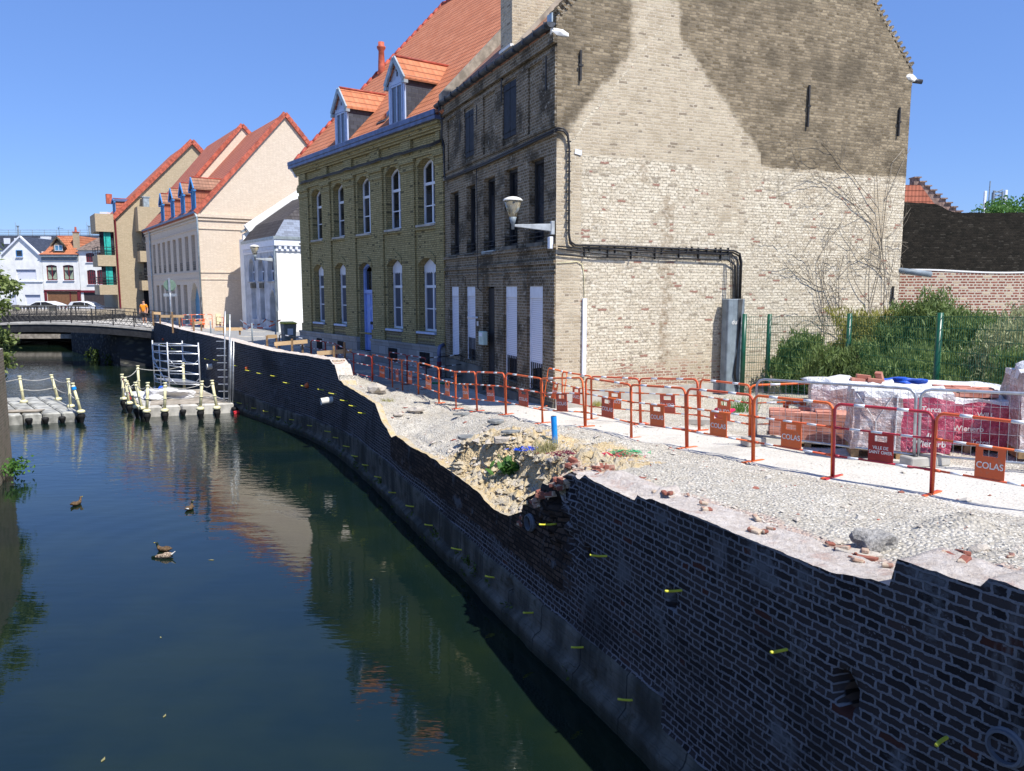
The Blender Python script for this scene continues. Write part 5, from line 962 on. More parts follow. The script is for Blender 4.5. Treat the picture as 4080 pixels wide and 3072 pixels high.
# white house with maroon windows
B=front('maroon_windowed_house',-50.0,-46.6,'white house with four small-paned maroon windows and a brown hipped roof'); w_=3.4
ops=[(2.0-.5+.0+.0,2.95-.4,8.17,9.22,.08),(.35,1.3,8.17,9.22,.08),(1.55,2.55,5.63,7.3,.1),(.4,1.4,5.63,7.3,.1),(.2,3.1,2.3,4.7)]
ops[0]=(1.55,2.55,8.17,9.22,.08)
mb=MB(); wallop(mb,0,w_,2.2,9.6,ops,.12); B.part('facade_wall',mb,M['whitew'],recalc=False)
for a,b,c,d,h in ops[:4]:
    w=window(B,a,b,c,d,-.1,h,3,None,[c+(d-c)*k/4 for k in (1,2,3)],'maroon',.085,sill=(.1,'white'))
mb=MB(); mb.box(.2,3.1,-.1,-.05,2.3,4.7); g_=B.part('garage_door',mb,plain('dark_shutter',(.06,.05,.05),.5)); mb=MB(); mb.box(0,w_,.0,.1,4.7,4.95); B.part('fascia_board',mb,M['maroon'],g_)
mb=MB(); hp=[(-.2,.3,9.55),(w_+.2,.3,9.55),(w_+.2,-6,9.55),(-.2,-6,9.55)]; t1=(w_/2,-1.6,11.1); t2=(w_/2,-4.5,11.1); mb.poly([hp[0],hp[1],t1]); mb.poly([hp[1],hp[2],t2,t1]); mb.poly([hp[3],hp[0],t1,t2]); mb.poly([hp[2],hp[3],t2]); mb.poly(hp[::-1]); B.part('roof',mb,plain('brown_tiles',(.17,.13,.11),.9,.3,3,.02)); mb=MB(); mb.box(0,.08,-6,-.02,2.2,9.55); mb.box(w_-.08,w_,-6,-.02,2.2,9.55); mb.box(.1,w_-.1,-6,-5.9,2.2,9.5); B.part('side_walls',mb,M['whitew'])
# rear long building with slate mansard
B=Bld('slate_mansard_building',(-54.5,104),(-1,0),'long building behind the white houses with a dark slate mansard and roof railing','building')
mb=MB(); mb.box(0,20,-8,0,2.2,10.2); B.part('walls',mb,M['whitew']); mb=MB(); mb.hexa([(-.1,-8,10.2),(20,-8,10.2),(20,.1,10.2),(-.1,.1,10.2),(-.1,-8,12.2),(20,-8,12.2),(20,-.6,12.2),(-.1,-.6,12.2)]); B.part('roof',mb,M['slate'])
mb=MB(); 
for z in (12.35,12.6,12.9): mb.tube([(0,-.7,z),(20,-.7,z)],.035,5)
for k in range(13): mb.tube([(k*1.6,-.7,12.2),(k*1.6,-.7,12.9)],.035,5)
B.part('roof_railing',mb,M['zincl'])
for x_ in (11.0,12.4,9.2,8.2,3.0): mb=MB(); mb.box(x_,x_+.8,-.35,-.2,10.9,11.8); s_=B.part('skylight',mb,M['white']); 
mb=MB(); mb.box(7.0,8.1,-.6,.1,10.3,12.0); B.part('dormer',mb,M['white'])
for x_ in (12.0,2.4): mb=MB(); mb.lathe([(.12,12.2),(.12,13.4),(.2,13.45),(.2,13.55)],(x_,-1.5,0),8); mb.tube([(x_+.3,-1.5,12.2),(x_+.3,-1.5,14)],.03,5); B.part('flue',mb,M['zincl'])
mb=MB(); mb.tube([(6.2,-1,11),(6.2,-1,13.3)],.025,5); mb.tube([(6.5,-1,13.2),(5.6,-1,13.1)],.02,4); mb.tube([(6.3,-1,13.0),(6.1,-1,13.4)],.02,4); B.part('aerial',mb,M['iron'])
B=Bld('white_tower_house',(-41.0,80),(-1,0),'narrow white rendered gable end with a white chimney beside the tan apartments','house')
mb=MB(); mb.prism([(0,2.2),(0,9.4),(.35,12.2),(.85,12.2),(.85,2.2)],lambda x_,z:(x_,0,z),lambda x_,z:(x_,-5,z)); B.part('walls',mb,M['whitew']); mb=MB(); mb.box(.2,.95,-1,.05,12.2,12.9); B.part('chimney',mb,M['white']); mb=MB(); mb.prism([(-.9,9.2),(0.02,9.2),(.34,12.1)],lambda x_,z:(x_,.02,z),lambda x_,z:(x_,-4,z)); B.part('zinc_roof',mb,M['slate_b'])
print('buildings done')
# ---------------- site barriers ----------------
def make_barrier(col,plate,txt,L=1.4,lines=1,kind='plate',tsize=.105):
    """unit barrier along +x from 0 to L, 1 m high"""
    root=empty('site_barrier',(0,0,0),0,'barrier','barrier','site barriers along the quay')
    r=.10; mb=MB(); P=[(.0,0,0),(.0,0,1-r)]+[(r-r*math.cos(a),0,1-r+r*math.sin(a)) for a in (.4,.8,1.2,1.5708)]+[(L-r+r*math.sin(a),0,1-r+r*math.cos(a)) for a in (0,.4,.8,1.2,1.5708)]+[(L,0,0)]
    mb.tube(P,.020,8); mb.build('frame',M[col],root,smooth=True)
    for z in (.68,.30):
        mb=MB(); mb.tube([(.02,0,z),(L-.02,0,z)],.014,7); mb.tube([(.015,0,z),(.09,0,z)],.02,6); mb.tube([(L-.09,0,z),(L-.015,0,z)],.02,6); mb.build('rail',M[col],root,smooth=True)
    for z,xs,rr in ((1.0,(.30,.92),.0215),(.68,(.24,.56,.98),.0155),(.30,(.22,.92),.0155)):
        for x_ in xs: mb=MB(); mb.tube([(x_*L/1.4,0,z),(x_*L/1.4+.16,0,z)],rr,8); mb.build('reflective_band',M['refl'],root,smooth=True)
    if kind=='plate':
        w=.36; x0=L*.5-w/2; x1=x0+w; mb=MB(); h0,h1,zw0,zw1=.30,.68,.565,.64; a=x0+.09; b=x1-.09
        mb.box(x0,x1,-.004,.004,h0,zw0); mb.box(x0,a,-.004,.004,zw0,h1); mb.box(b,x1,-.004,.004,zw0,h1); mb.box(a,b,-.004,.004,zw1,h1)
        p=mb.build('sign_plate',M[plate],root)
        if txt:
            me=textmesh(txt,tsize,.0065); 
            for v in me.vertices: v.co=Vector((v.co.x+L/2,-v.co.z,v.co.y+.455))
            o=meshobj('lettering',me,M['letter'],p,False)
    return root
def feet(root,x,col,h=.0): mb=MB(); mb.box(x-.02,x+.02,-.21,.21,.0,.018); return mb.build('foot',M[col],root)
protoO=make_barrier('orange','sign_o','COLAS'); feet(protoO,0,'orange'); feet(protoO,1.4,'orange')
protoR=make_barrier('red','sign_r','VILLE DE\nSAINT OMER',tsize=.058); feet(protoR,0,'red'); feet(protoR,1.4,'red')
protoD=make_barrier('dred','sign_r',None,kind='none'); feet(protoD,1.4,'dred')
protoN=copy_tree(protoD)
for ch in protoN.children:
    if ch.name.startswith(('frame','rail','foot')): ch.data=ch.data.copy(); ch.data.materials[0]=M['iron']
used={}
def barrier(proto,A,B_,label,flip=False):
    key=proto.name
    if key not in used: used[key]=1; c=proto
    else: c=copy_tree(proto)
    if flip: A,B_=B_,A
    d=Vector(B_)-Vector(A); L=math.hypot(d.x,d.y); c.location=A; c.scale=(L/1.4*.985,1,1.0); c.rotation_euler=(0,-math.atan2(d.z,L),math.atan2(d.y,d.x)); c['label']=label; return c
ord_=['frontmost at the edge of the photo','second','third','fourth','fifth','sixth','seventh','eighth','ninth','tenth','eleventh','twelfth','thirteenth','fourteenth']
e0=atY(4185,2062,8.1)
pts=[e0]+BF
desc=['nearest orange barrier, cut by the photo edge before the tallest wrapped bricks','crimson barrier with a town name plate, before the crimson wrapped bricks','orange barrier in front of the stack of unwrapped bricks, left of the crimson one','orange barrier with bright white lettering right of the sand hump','orange barrier directly behind the sand hump','orange barrier just behind and right of the blue pipe','orange barrier in front of the dark house corner, behind the blue pipe','orange barrier before the widest white shutter','orange barrier before the black door of the dark house','orange barrier left of the black door, without lettering seen','orange barrier before the downpipe between the two brick houses','orange barrier leaning before the olive house cellar window','orange barrier between the boulder and the olive house','narrow orange barrier behind the boulder','orange barrier at the left end of the orange row beside the boulder']
for i in range(len(pts)-1):
    proto=protoR if i==1 else protoO
    A,B_=pts[i+1],pts[i]
    c=barrier(proto,A,B_,desc[i])
for i in range(len(BB)-1):
    A,B_=BB[i],BB[i+1]
    c=barrier(protoO,A,B_,['rear orange barrier at the foot of the dark house corner','rear orange barrier beside the white conduit on the gable','rear orange barrier with reversed lettering, in front of the brown streak on the gable','rear orange barrier with reversed lettering left of the crimson cone','rear orange barrier beside the grey cable duct','rear orange barrier behind the galvanised panel by the bushes'][i],True)
# dark red and black barriers by the olive house
def pz(px,Y): x=atY(px,1400,Y).x; return Vector((x,Y,groundz(x,Y)))
L1=[pz(1241,31.0),pz(1297,30.2),pz(1341,29.2),pz(1408,26.9),pz(1481,25.6)]
for i in range(4): barrier(protoD,L1[i],L1[i+1],['dark red barrier nearest the wooden stake frame on the road','dark red barrier before the olive house cellar opening','dark red barrier right of the broken brick wall end','dark red barrier joined to the leftmost orange barrier'][i])
L2=[(pz(1551,27.5),pz(1621,26.0)),(pz(1623,26.),pz(1698,24.6)),(pz(1700,24.6),pz(1847,25.4))]
for i,(a,b) in enumerate(L2): barrier(protoD if i<2 else protoN,a,b,['shaded dark red barrier left of the green strip at the olive house','shaded dark red barrier right by the green strip','shaded black barrier at the foot of the downpipe'][i])
barrier(protoN,pz(1115,34.5),pz(1240,31.2),'black tubular barrier standing alone on the road behind the stake frame')
# orange barriers stacked near the bridge
for i,(a,b) in enumerate((((-22.4,54.0),(-21.4,55.2)),((-22.9,53.6),(-21.9,54.9)),((-19.2,50.2),(-18.4,49.3)))):
    barrier(protoO,(a[0],a[1],2.35),(b[0],b[1],2.35),['far orange barrier leaning at the bridge end','far orange barrier beside the first one at the bridge end','far orange barrier beside the blue arched door'][i])
# galvanised mesh panels
def mesh_panel(A,B_,label):
    d=Vector(B_)-Vector(A); L=math.hypot(d.x,d.y); r=empty('mesh_fence_panel',A,math.atan2(d.y,d.x),label,'fence panel','galvanised mesh panels'); r.rotation_euler[1]=-math.atan2(d.z,L)
    rr=.13; mb=MB(); P=[(0,0,.0),(0,0,1.08-rr)]+[(rr-rr*math.cos(a),0,1.08-rr+rr*math.sin(a)) for a in (.5,1.,1.5708)]+[(L-rr+rr*math.sin(a),0,1.08-rr+rr*math.cos(a)) for a in (0,.5,1.,1.5708)]+[(L,0,0)]; mb.tube(P,.021,9); mb.tube([(0,0,.16),(L,0,.16)],.018,8); mb.build('frame',M['galv'],r,smooth=True)
    mb=MB(); n=int(L/.10)
    for k in range(1,n): x_=L*k/n; mb.tube([(x_,0,.16),(x_,0,1.06)],.0022,4,cap=False)
    for k in range(1,5): z=.16+.9*k/5; mb.tube([(0,0.003,z),(L,0.003,z)],.0022,4,cap=False)
    mb.build('wire_mesh',M['galv'],r); return r
hA=gp(3041,1752); hA=Vector((3.98,12.35,groundz(3.98,12.35))); hB=Vector((5.62,10.55,groundz(5.62,10.55))); hC=Vector((7.6,9.3,groundz(7.6,9.3)))
mesh_panel(hA,hB,'galvanised mesh panel in front of the unwrapped bricks and crimson wrap'); mesh_panel(hB+Vector((.06,-.0,0)),hC,'galvanised mesh panel in front of the clear wrapped bricks at the photo edge')
for p,lb in ((hA+Vector((.1,0,0)),'concrete foot block under the left end of the mesh panels'),(hB+Vector((.18,.05,0)),'concrete foot block between the two mesh panels')):
    mb=MB(); mb.obox((0,0,.07),.66,.24,.14); o=mb.build('foot_block',M['conc'],bevel=.015); o.location=p; o.rotation_euler=(0,0,.25); tag(o,lb,'block','fence foot blocks')
    for x_ in (-.2,.0,.2): m2=MB(); m2.obox((x_,0,.142),.07,.1,.004); q=m2.build('slot',M['rubber'],o)
# pallets of bricks
def pallet(mb,w,d): 
    for k in range(7): y_=-d/2+.06+k*(d-.12)/6; mb.box(-w/2,w/2,y_-.05,y_+.05,.11,.13)
    for x_ in (-w/2+.05,0,w/2-.05): mb.box(x_-.05,x_+.05,-d/2,d/2,.0,.11)
def bricks(mb,w,d,z0,rows,seed,miss=0.):
    rr=random.Random(seed); nx=max(2,int(w/.22)); ny=max(2,int(d/.11))
    for r_ in range(rows):
        for a in range(nx):
            for b in range(ny):
                edge=a in (0,nx-1) or b in (0,ny-1) or r_>=rows-2
                if not edge or (r_>=rows-1 and rr.random()<miss): continue
                sx=w/nx; sy=d/ny; mb.obox((-w/2+sx*(a+.5)+rr.uniform(-.006,.006),-d/2+sy*(b+.5),z0+.06*r_+.03),sx-.008,sy-.008,.055,(0,0,rr.uniform(-.03,.03)))
def place(o,p,rz): o.location=p; o.rotation_euler=(0,0,rz)
def gxy(x,y): return Vector((x,y,groundz(x,y)))
AZ=-.30
r=empty('brick_pallet',gxy(4.95,12.75),AZ,'open stack of small red bricks on a wooden pallet behind the orange barrier','pallet of bricks','pallets of bricks')
mb=MB(); pallet(mb,1.25,.95); mb.build('pallet',M['pallet'],r); mb=MB(); bricks(mb,1.2,.9,.13,8,1,.45); mb.build('brick_stack',M['rbrick'],r)
def wrapped(pos,w,d,h,mat,label,seed,text=None,top=True,rz=AZ):
    r=empty('wrapped_brick_pallet',pos,rz,label,'pallet of bricks','pallets of bricks'); mb=MB(); pallet(mb,w,d); mb.build('pallet',M['pallet'],r)
    n=14; bm=bmesh.new(); bmesh.ops.create_cube(bm,size=1); bmesh.ops.subdivide_edges(bm,edges=bm.edges[:],cuts=9,use_grid_fill=True)
    for v in bm.verts:
        v.co=Vector((v.co.x*w*1.02,v.co.y*d*1.02,(v.co.z+.5)*h+.13)); q=v.co*5+Vector((seed*9,0,0)); k=.022; v.co+=Vector((noise.noise(q),noise.noise(q+Vector((5,0,0))),noise.noise(q+Vector((0,7,0)))*(1.6 if v.co.z>h else .3)))*k*1.6
        if v.co.z>h+.08: v.co.x*=.965; v.co.y*=.965
    me=bpy.data.meshes.new('wrap'); bm.to_mesh(me); bm.free(); o=meshobj('plastic_wrap',me,[M[mat],M['wfilm'],M['cwrap']],r,False,lambda c:(2 if (text=='half' and c.x>-.05 and c.z<h+.02) else (1 if c.z>h+.08 else 0)))
    return r
def decal(r,txt,size,x,z,y,mat='letter'):
    me=textmesh(txt,size,.003)
    for v in me.vertices: v.co=Vector((v.co.x+x,y-v.co.z,v.co.y+z))
    return meshobj('print',me,M[mat],r,False)
w1=wrapped(gxy(5.75,11.35),1.30,.8,.86,'wrap','pallet wrapped half in clear film and half in crimson film with white printing','1'.__len__(),'half')
decal(w1,'Terca',.11,.36,.76,-.435); decal(w1,'Wienerb',.12,.36,.26,-.435); 
for k,dx in enumerate((-.05,0,.05)): mb=MB(); mb.hexa([(.38+dx-.02,-.434,.34),(.38+dx+.02,-.434,.34),(.38+dx+.02,-.43,.34),(.38+dx-.02,-.43,.34),(.39+dx-.0,-.434,.42+.04*(k==1)),(.39+dx+.015,-.434,.42+.04*(k==1)),(.39+dx+.015,-.43,.42+.04*(k==1)),(.39+dx-.0,-.43,.42+.04*(k==1))]); mb.build('flame_mark',M['letter'],w1)
mb=MB()
for c in ((-.45,-.45),(-.15,-.3),(.1,-.44)): pass
mb.tube([(-.62,-.425,.95),(-.35,-.43,.55),(-.12,-.43,.98)],.008,5); mb.tube([(-.35,-.43,.55),(-.33,-.43,.15)],.008,5); mb.tube([(-.08,-.43,.14),(-.08,-.43,.98)],.012,5); mb.build('strapping',M['wfilm'],w1)
w2=wrapped(gxy(7.05,11.9),1.05,.85,.70,'cwrap','crimson wrapped pallet half open, between the two clear wrapped ones',3,None)
decal(w2,'Wienerb',.115,-.02,.38,-.455); decal(w2,'Terca',.10,.15,.18,-.455); decal(w2,'WILL',.10,.2,.60,-.455)
mb=MB(); bricks(mb,.8,.6,.84,2,8,.5); mb.build('loose_top_bricks',M['rbrick'],w2)
w3=wrapped(gxy(8.0,11.1),1.25,.95,1.10,'wrap','tallest clear wrapped stack of bricks, at the photo edge behind the last orange barrier',5,None)
mb=MB(); mb.tube([(-.6,-.50,1.2),(-.1,-.5,.6),(.3,-.5,1.2)],.008,5); mb.tube([(-.1,-.5,.6),(-.08,-.5,.15)],.008,5); mb.build('strapping',M['wfilm'],w3)
mb=MB(); mb.blob((-.15,0,1.26),.40,(1.1,.8,.35),3,3,.35); mb.build('gathered_film',M['wfilm'],w3,smooth=True)
w4=wrapped(gxy(5.85,13.1),1.35,.9,.88,'wrap','clear wrapped pallet standing behind the crimson and clear one, loose bricks on top',6,None)
for i,(x_,y_,z_,a) in enumerate(((.15,0,1.09,.1),(.2,.05,1.04,.0),(.42,.1,1.07,1.),(.05,-.1,1.04,.2),(.32,-.1,1.04,-.1))): mb=MB(); mb.obox((x_,y_,z_+.02),.22,.11,.058,(0,.1 if i!=2 else 1.0,a)); mb.build('loose_brick',M['rbrick'],w4)
mb=MB(); mb.blob((-.3,-.1,1.0),.3,(1.3,1,.35),9,3,.4); mb.build('gathered_film',M['wfilm'],w4,smooth=True)
w5=wrapped(gxy(7.6,13.3),1.8,.9,.74,'wfilm','white film covered pallet behind the crimson wrapped one',7,None); mb=MB(); mb.blob((-.75,0,.90),.24,(1.2,.8,.25),4,3,.55); o=mb.build('blue_sheet',M['tarpb'],w5,smooth=True)
# crimson cone lying down, kerb stones
p=gp(2860,1672); mb=MB(); mb.lathe([(.16,0),(.16,.02),(.12,.03),(.03,.42),(.02,.43)],n=14); o=mb.build('traffic_cone',plain('crimson_plastic',(.62,.02,.10),.45),smooth=True); o.location=p+Vector((0,0,.12)); o.rotation_euler=(0,1.35,.3); tag(o,'crimson plastic cone lying on its side behind the orange barriers','cone')
p=gp(2830,1690); mb=MB(); mb.obox((0,0,.06),.9,.2,.12); o=mb.build('kerb_stone',M['conc'],bevel=.01); o.location=p; o.rotation_euler=(0,0,-.2); tag(o,'loose pale kerb stone beside the crimson cone','kerb stone')
p=pz(1720,25.6); mb=MB(); mb.tube([(0,0,.03),(.9,-.1,.03),(1.7,-.3,.05)],.04,6); o=mb.build('green_strip',plain('green_plastic_strip',(.02,.22,.08),.5)); o.location=p; tag(o,'green plastic strip lying on the ground by the shaded barriers','plastic strip')
p=gp(1430,1510); mb=MB(); mb.obox((0,0,.05),2.0,.25,.14); o=mb.build('kerb_stone',M['conc'],bevel=.01); o.location=p; o.rotation_euler=(0,0,-.9); tag(o,'grey kerb stone by the dark red barrier foot left of the boulder','kerb stone')
# ---------------- back of the yard ----------------
def wallbox(name,A,B_,z0,z1f,th,mat,label,cat='wall',n=24,cap=None):
    r=empty(name,(A[0],A[1],0),math.atan2(B_[1]-A[1],B_[0]-A[0]),label,cat); L=math.hypot(B_[0]-A[0],B_[1]-A[1]); mb=MB()
    for k in range(n):
        x0=L*k/n;x1=L*(k+1)/n; a=z1f(x0);b=z1f(x1); mb.poly([(x0,0,z0),(x1,0,z0),(x1,0,b),(x0,0,a)]); mb.poly([(x0,0,a),(x1,0,b),(x1,th,b),(x0,th,a)]); mb.poly([(x0,th,z0),(x0,th,a),(x1,th,b),(x1,th,z0)])
    mb.poly([(0,0,z0),(0,0,z1f(0)),(0,th,z1f(0)),(0,th,z0)]); mb.build('brick_face',M[mat],r,recalc=False)
    if cap:
        mb=MB()
        for k in range(n): x0=L*k/n;x1=L*(k+1)/n; a=z1f(x0);b=z1f(x1); mb.hexa([(x0,-.02,a+.003),(x1,-.02,b+.003),(x1,th,b+.003),(x0,th,a+.003),(x0,-.02,a+.05),(x1,-.02,b+.05),(x1,th,b+.05),(x0,th,a+.05)])
        mb.build('coping',M[cap],r)
    return r
RW=wallbox('red_brick_wall',(11.4,23.8),(20,24.6),2.2,lambda x:5.72+.03*math.sin(x*1.3)-.035*x*.3,.3,'rb','sunlit patchwork wall of red and cream bricks beyond the fence',cap='whitew')
DW=wallbox('black_brick_wall',(13.5,33.5),(30,34.5),2.2,lambda x:(8.86+.07*fbm(np.array(x*2.3),np.array(0.))-sst(np.array(x),4.2,5.9)*.46+.012*max(0,x-6)),.4,'dw','tall black weathered brick wall behind the red brick wall',n=60)
mb=MB(); mb.tube([(11.35,23.6,5.78),(12.5,23.2,5.6)],.09,14); mb.tube([(12.4,23.235,5.616),(12.51,23.197,5.599)],.075,12); o=mb.build('drain_spout',M['gbox'],smooth=True); tag(o,'grey pipe jutting from the gable end over the red brick wall','pipe')
# stepped gable house
B=Bld('stepped_gable_house',(28.6,52),(-1,0),'far house with a stepped brick gable edge and orange roof above the black wall','house',1.0,zb=2.2)
mb=MB(); 
for k in range(10): x_=2.1-k*.36; z_=12.35-k*.27; mb.box(x_-.19,x_+.17,-.3,.3,6,z_); mb.box(x_-.26,x_+.20,-.4,.4,z_,z_+.08)
B.part('stepped_gable',mb,M['rb2'] if 'rb2' in M else plain('dusty_brick',(.26,.18,.15),.9,.3,5)); mb=MB(); mb.hexa([(9,.38,6),(-1.2,.38,8.2),(-1.2,.34,8.2),(9,.34,6),(9,.38,11.9),(1.9,.38,11.9),(1.9,.34,11.9),(9,.34,11.9)]); B.part('roof',mb,M['tile_r'])
# antenna mast
B=empty('antenna_mast',(55.2,90,-.5),0,'lattice phone mast with pale panel antennas standing against the sky','mast')
mb=MB(); 
for dx,dy in ((-.5,-.5),(.5,-.5),(0,.5)): mb.tube([(dx,dy,2),(dx,dy,16.6)],.11,5)
for k in range(22): z=8+k*.4; mb.tube([(-.5,-.5,z),(.5,-.5,z+.4)],.06,4); mb.tube([(.5,-.5,z),(0,.5,z+.4)],.06,4)
mb.tube([(-.7,0,10),(-.7,0,17.8)],.06,5); mb.build('lattice',M['gbox'],B)
for x_,z in ((-1.15,15.6),(1.2,15.7),(-1.1,14.3)): mb=MB(); mb.box(x_-.15,x_+.15,-.1,.1,z-.8,z+1.1); mb.build('panel_antenna',M['white'],B,bevel=.03)
# ---- foliage helper
def leaves(centers,size,mat,name='foliage',parent=None,elong=1.8,up=.0,seed=0,spread=None):
    rg=np.random.default_rng(seed); n=len(centers); c=np.asarray(centers,float)
    d=rg.normal(size=(n,3)); d[:,2]+=up; d/=np.linalg.norm(d,axis=1)[:,None]; e=rg.normal(size=(n,3)); e-=d*(e*d).sum(1)[:,None]; e/=np.linalg.norm(e,axis=1)[:,None]
    sz=size*(.6+.8*rg.random((n,1))); a=c-d*sz*elong*.5; b=c+e*sz*.5; f=c+d*sz*elong*.5; g=c-e*sz*.5
    V=np.stack([a,b,f,g],1).reshape(-1,3); F=np.arange(4*n).reshape(n,4); me=bpy.data.meshes.new(name); me.from_pydata(V.tolist(),[],F.tolist()); me.materials.append(M[mat]); o=bpy.data.objects.new(name,me); S.collection.objects.link(o); o.parent=parent; return o
def bush(x,y,h,rad,mat,label,cat='bush',n=9000,size=.04,seed=0,stems=26,plume=True,name='wild_bush'):
    h*=1.22; rad*=1.3; n=int(n*2.6); size*=.62; z0=groundz(x,y) if y<50 else 2.2; r=empty(name,(x,y,z0),0,label,cat,'wild bushes behind the green fence' if name=='wild_bush' else None); rg=np.random.default_rng(seed); st=[]; C=[]
    mb=MB()
    for k in range(stems):
        a=rg.random()*6.28; rr_=rad*math.sqrt(rg.random())*.6; bx,by=rr_*math.cos(a),rr_*math.sin(a)*.7; hh=h*(.5+.5*rg.random())*(1-.35*(rr_/rad)); lean=rg.normal(0,.22,2)*h*.5
        P=[Vector((bx+lean[0]*t*t,by+lean[1]*t*t,hh*t)) for t in np.linspace(0,1,6)]; mb.tube(P,[.014*(1-.8*t) for t in np.linspace(0,1,6)],4)
        m=int(n/stems); t=rg.random(m)**.9; base=np.array([P[0].x,P[0].y,0])[None]+np.stack([lean[0]*t*t,lean[1]*t*t,hh*t],1)
        w=rad*.5*(1-t*.72)+.05; 
        # side sprays
        q=rg.integers(0,26,m); qa=q*2.4+k; ql=rg.random(m); off=np.stack([np.cos(qa)*w*ql,np.sin(qa)*w*ql,.9*w*ql+rg.normal(0,.02,m)],1)+rg.normal(0,.022,(m,3)); C.append(base+off)
    mb.build('stems',M['bark'] if mat!='leafg' else M['leafg'],r); C=np.concatenate(C); C[:,2]=np.maximum(C[:,2],.02); leaves(C,size,mat,parent=r,up=2.0,seed=seed,elong=5.); return r
bush(7.9,20.6,1.35,.8,'leafd','dark reddish bramble at the left end of the green fence',n=9000,seed=1,size=.05)
bush(9.3,19.9,2.1,1.1,'leafy','yellowing bush between the first and second full fence posts',n=12000,seed=2)
bush(10.6,19.0,2.1,1.5,'leafd','tall dark green bush in the middle behind the fence',n=16000,seed=3,size=.05)
bush(12.2,19.5,1.75,1.3,'leaf','mid green bush left of the right fence post, reaching the gable end',n=12000,seed=4)
bush(11.2,16.4,2.0,1.3,'leafg','sage green feathery bush right of the tallest fence post',n=14000,seed=5,size=.04)
bush(12.6,15.6,2.3,1.5,'leafg','largest feathery sage bush at the photo edge behind the fence',n=18000,seed=6,size=.04)
bush(14.2,19.5,2.0,1.4,'leafy','yellow flowering bush in front of the red brick wall',n=9000,seed=7,size=.04)
bush(9.4,17.3,1.2,1.2,'leafd','low dark undergrowth at the foot of the fence behind the bricks',n=9000,seed=8,size=.05)
bush(10.4,14.3,1.4,1.1,'leafd','low dark undergrowth behind the white film pallet',n=8000,seed=9,size=.05)
bush(8.0,18.3,1.3,.9,'leafd','low scrub behind the rear barrier beside the cable duct',n=6000,seed=10,size=.045)
# green mesh fence
FP=[Vector(p) for p in ((6.2,20.6,0),(6.85,20.55,0),(7.95,18.2,0),(8.42,15.2,0),(8.95,12.2,0),(9.5,9.2,0))]
fr=empty('green_mesh_fence',(6.2,20.6,0),0,'dark green welded mesh fence on round posts in front of the bushes','fence'); o0=fr.location
ftop=[4.52,4.52,4.61,4.72,4.82,4.92]
for p,zt_ in zip(FP,ftop): mb=MB(); mb.tube([p-o0+Vector((0,0,2.2)),p-o0+Vector((0,0,zt_))],.058,12); mb.build('post',M['green'],fr,smooth=True)
for i in range(len(FP)-1):
    a,b=FP[i],FP[i+1]; L=(b-a).length; mb=MB(); n=int(L/.058); d=(b-a)/n
    for k in range(1,n): p=a+d*k-o0; zt_=ftop[i]+(ftop[i+1]-ftop[i])*k/n-.06; mb.tube([p+Vector((0,0,2.3)),p+Vector((0,0,zt_))],.0042,3,cap=False)
    for k in range(11): z0=2.4+k*(ftop[i]-2.48)/10; z1=2.4+k*(ftop[i+1]-2.48)/10; mb.tube([a-o0+Vector((0,0,z0)),b-o0+Vector((0,0,z1))],.006,4,cap=False)
    mb.build('mesh_panel',M['green'],fr)
# cable duct
o_=Vector((5.95,20.75,groundz(5.95,20.75))); r=empty('cable_duct',o_,.39,'tall grey metal cable duct with scribbles at the end of the fence','cable duct'); H=5.2-(1190-1148)/3069*21.0-o_.z
mb=MB(); mb.box(-.30,.28,-.10,.12,-.1,H); mb.box(-.30,-.16,-.16,-.10,-.1,H); r1=mb.build('duct_body',M['gbox'],r,bevel=.015)
me=textmesh('duba',.17,.002)
for v in me.vertices: v.co=Vector((v.co.x+.03,-.104-v.co.z,v.co.y+H-.62))
meshobj('scribble',me,M['letter'],r,False)
mb=MB()
for k in range(4): mb.tube([(.06+.04*k,-.12,H+.0),(.06+.04*k-.02*k,-.13,H-.8),(-.02*k+.02,-.14,H-2.0),(.10,-.14,.1)],.011,5)
mb.build('cable_bundle',M['cable'],r,smooth=True)
mb=MB(); 
for k in range(3): mb.tube([(-.1+.05*k,0,H-.1),(-.1+.05*k,.06,H+.9+.05*k),(-.12+.03*k,.12,H+1.15)],.014,6)
mb.build('black_cable',M['cable'],r,smooth=True)
# bare vine on the gable end
rg=random.Random(5); r=empty('dead_vine',(11.6,23.2,2.4),0,'bare dried climbing vine spreading over the right end of the gable','vine'); mb=MB()
B0=DK; Wm=Matrix.Translation(DK.root.location)@Matrix.Rotation(DK.root.rotation_euler.z,4,'Z')
def gpt(s_,z_,o=.03): return Wm@Vector(DK.xf((-o,-s_,z_)))-r.location
def vine(s_,z_,a,L,rad,dep):
    P=[]; 
    for k in range(7):
        P.append(gpt(s_,z_,.03+.05*rg.random()+(.12 if dep>1 else 0)*k/6)); s_+=math.cos(a)*L/6; z_+=math.sin(a)*L/6; a+=rg.gauss(0,.16)
        if s_>10.05 or z_>8.9: break
        if dep<4 and k>0 and rg.random()<(.55,.6,.42,.3)[dep]: vine(s_,z_,a+rg.choice((-1,1))*rg.uniform(.35,1.0),L*rg.uniform(.35,.6),rad*.6,dep+1)
    
    if len(P)>1: mb.tube(P,[rad*(1-.6*k/6) for k in range(len(P))],4,cap=False)
for s0,a,L in ((9.0,1.62,5.5),(9.45,1.5,5.2),(9.2,1.75,4.0),(8.3,1.75,3.2),(7.4,1.6,3.0),(9.7,1.45,4.2),(8.8,2.0,3.2)): vine(s0,2.9,a,L,.022,0)
mb.build('branches',M['bark'],r)
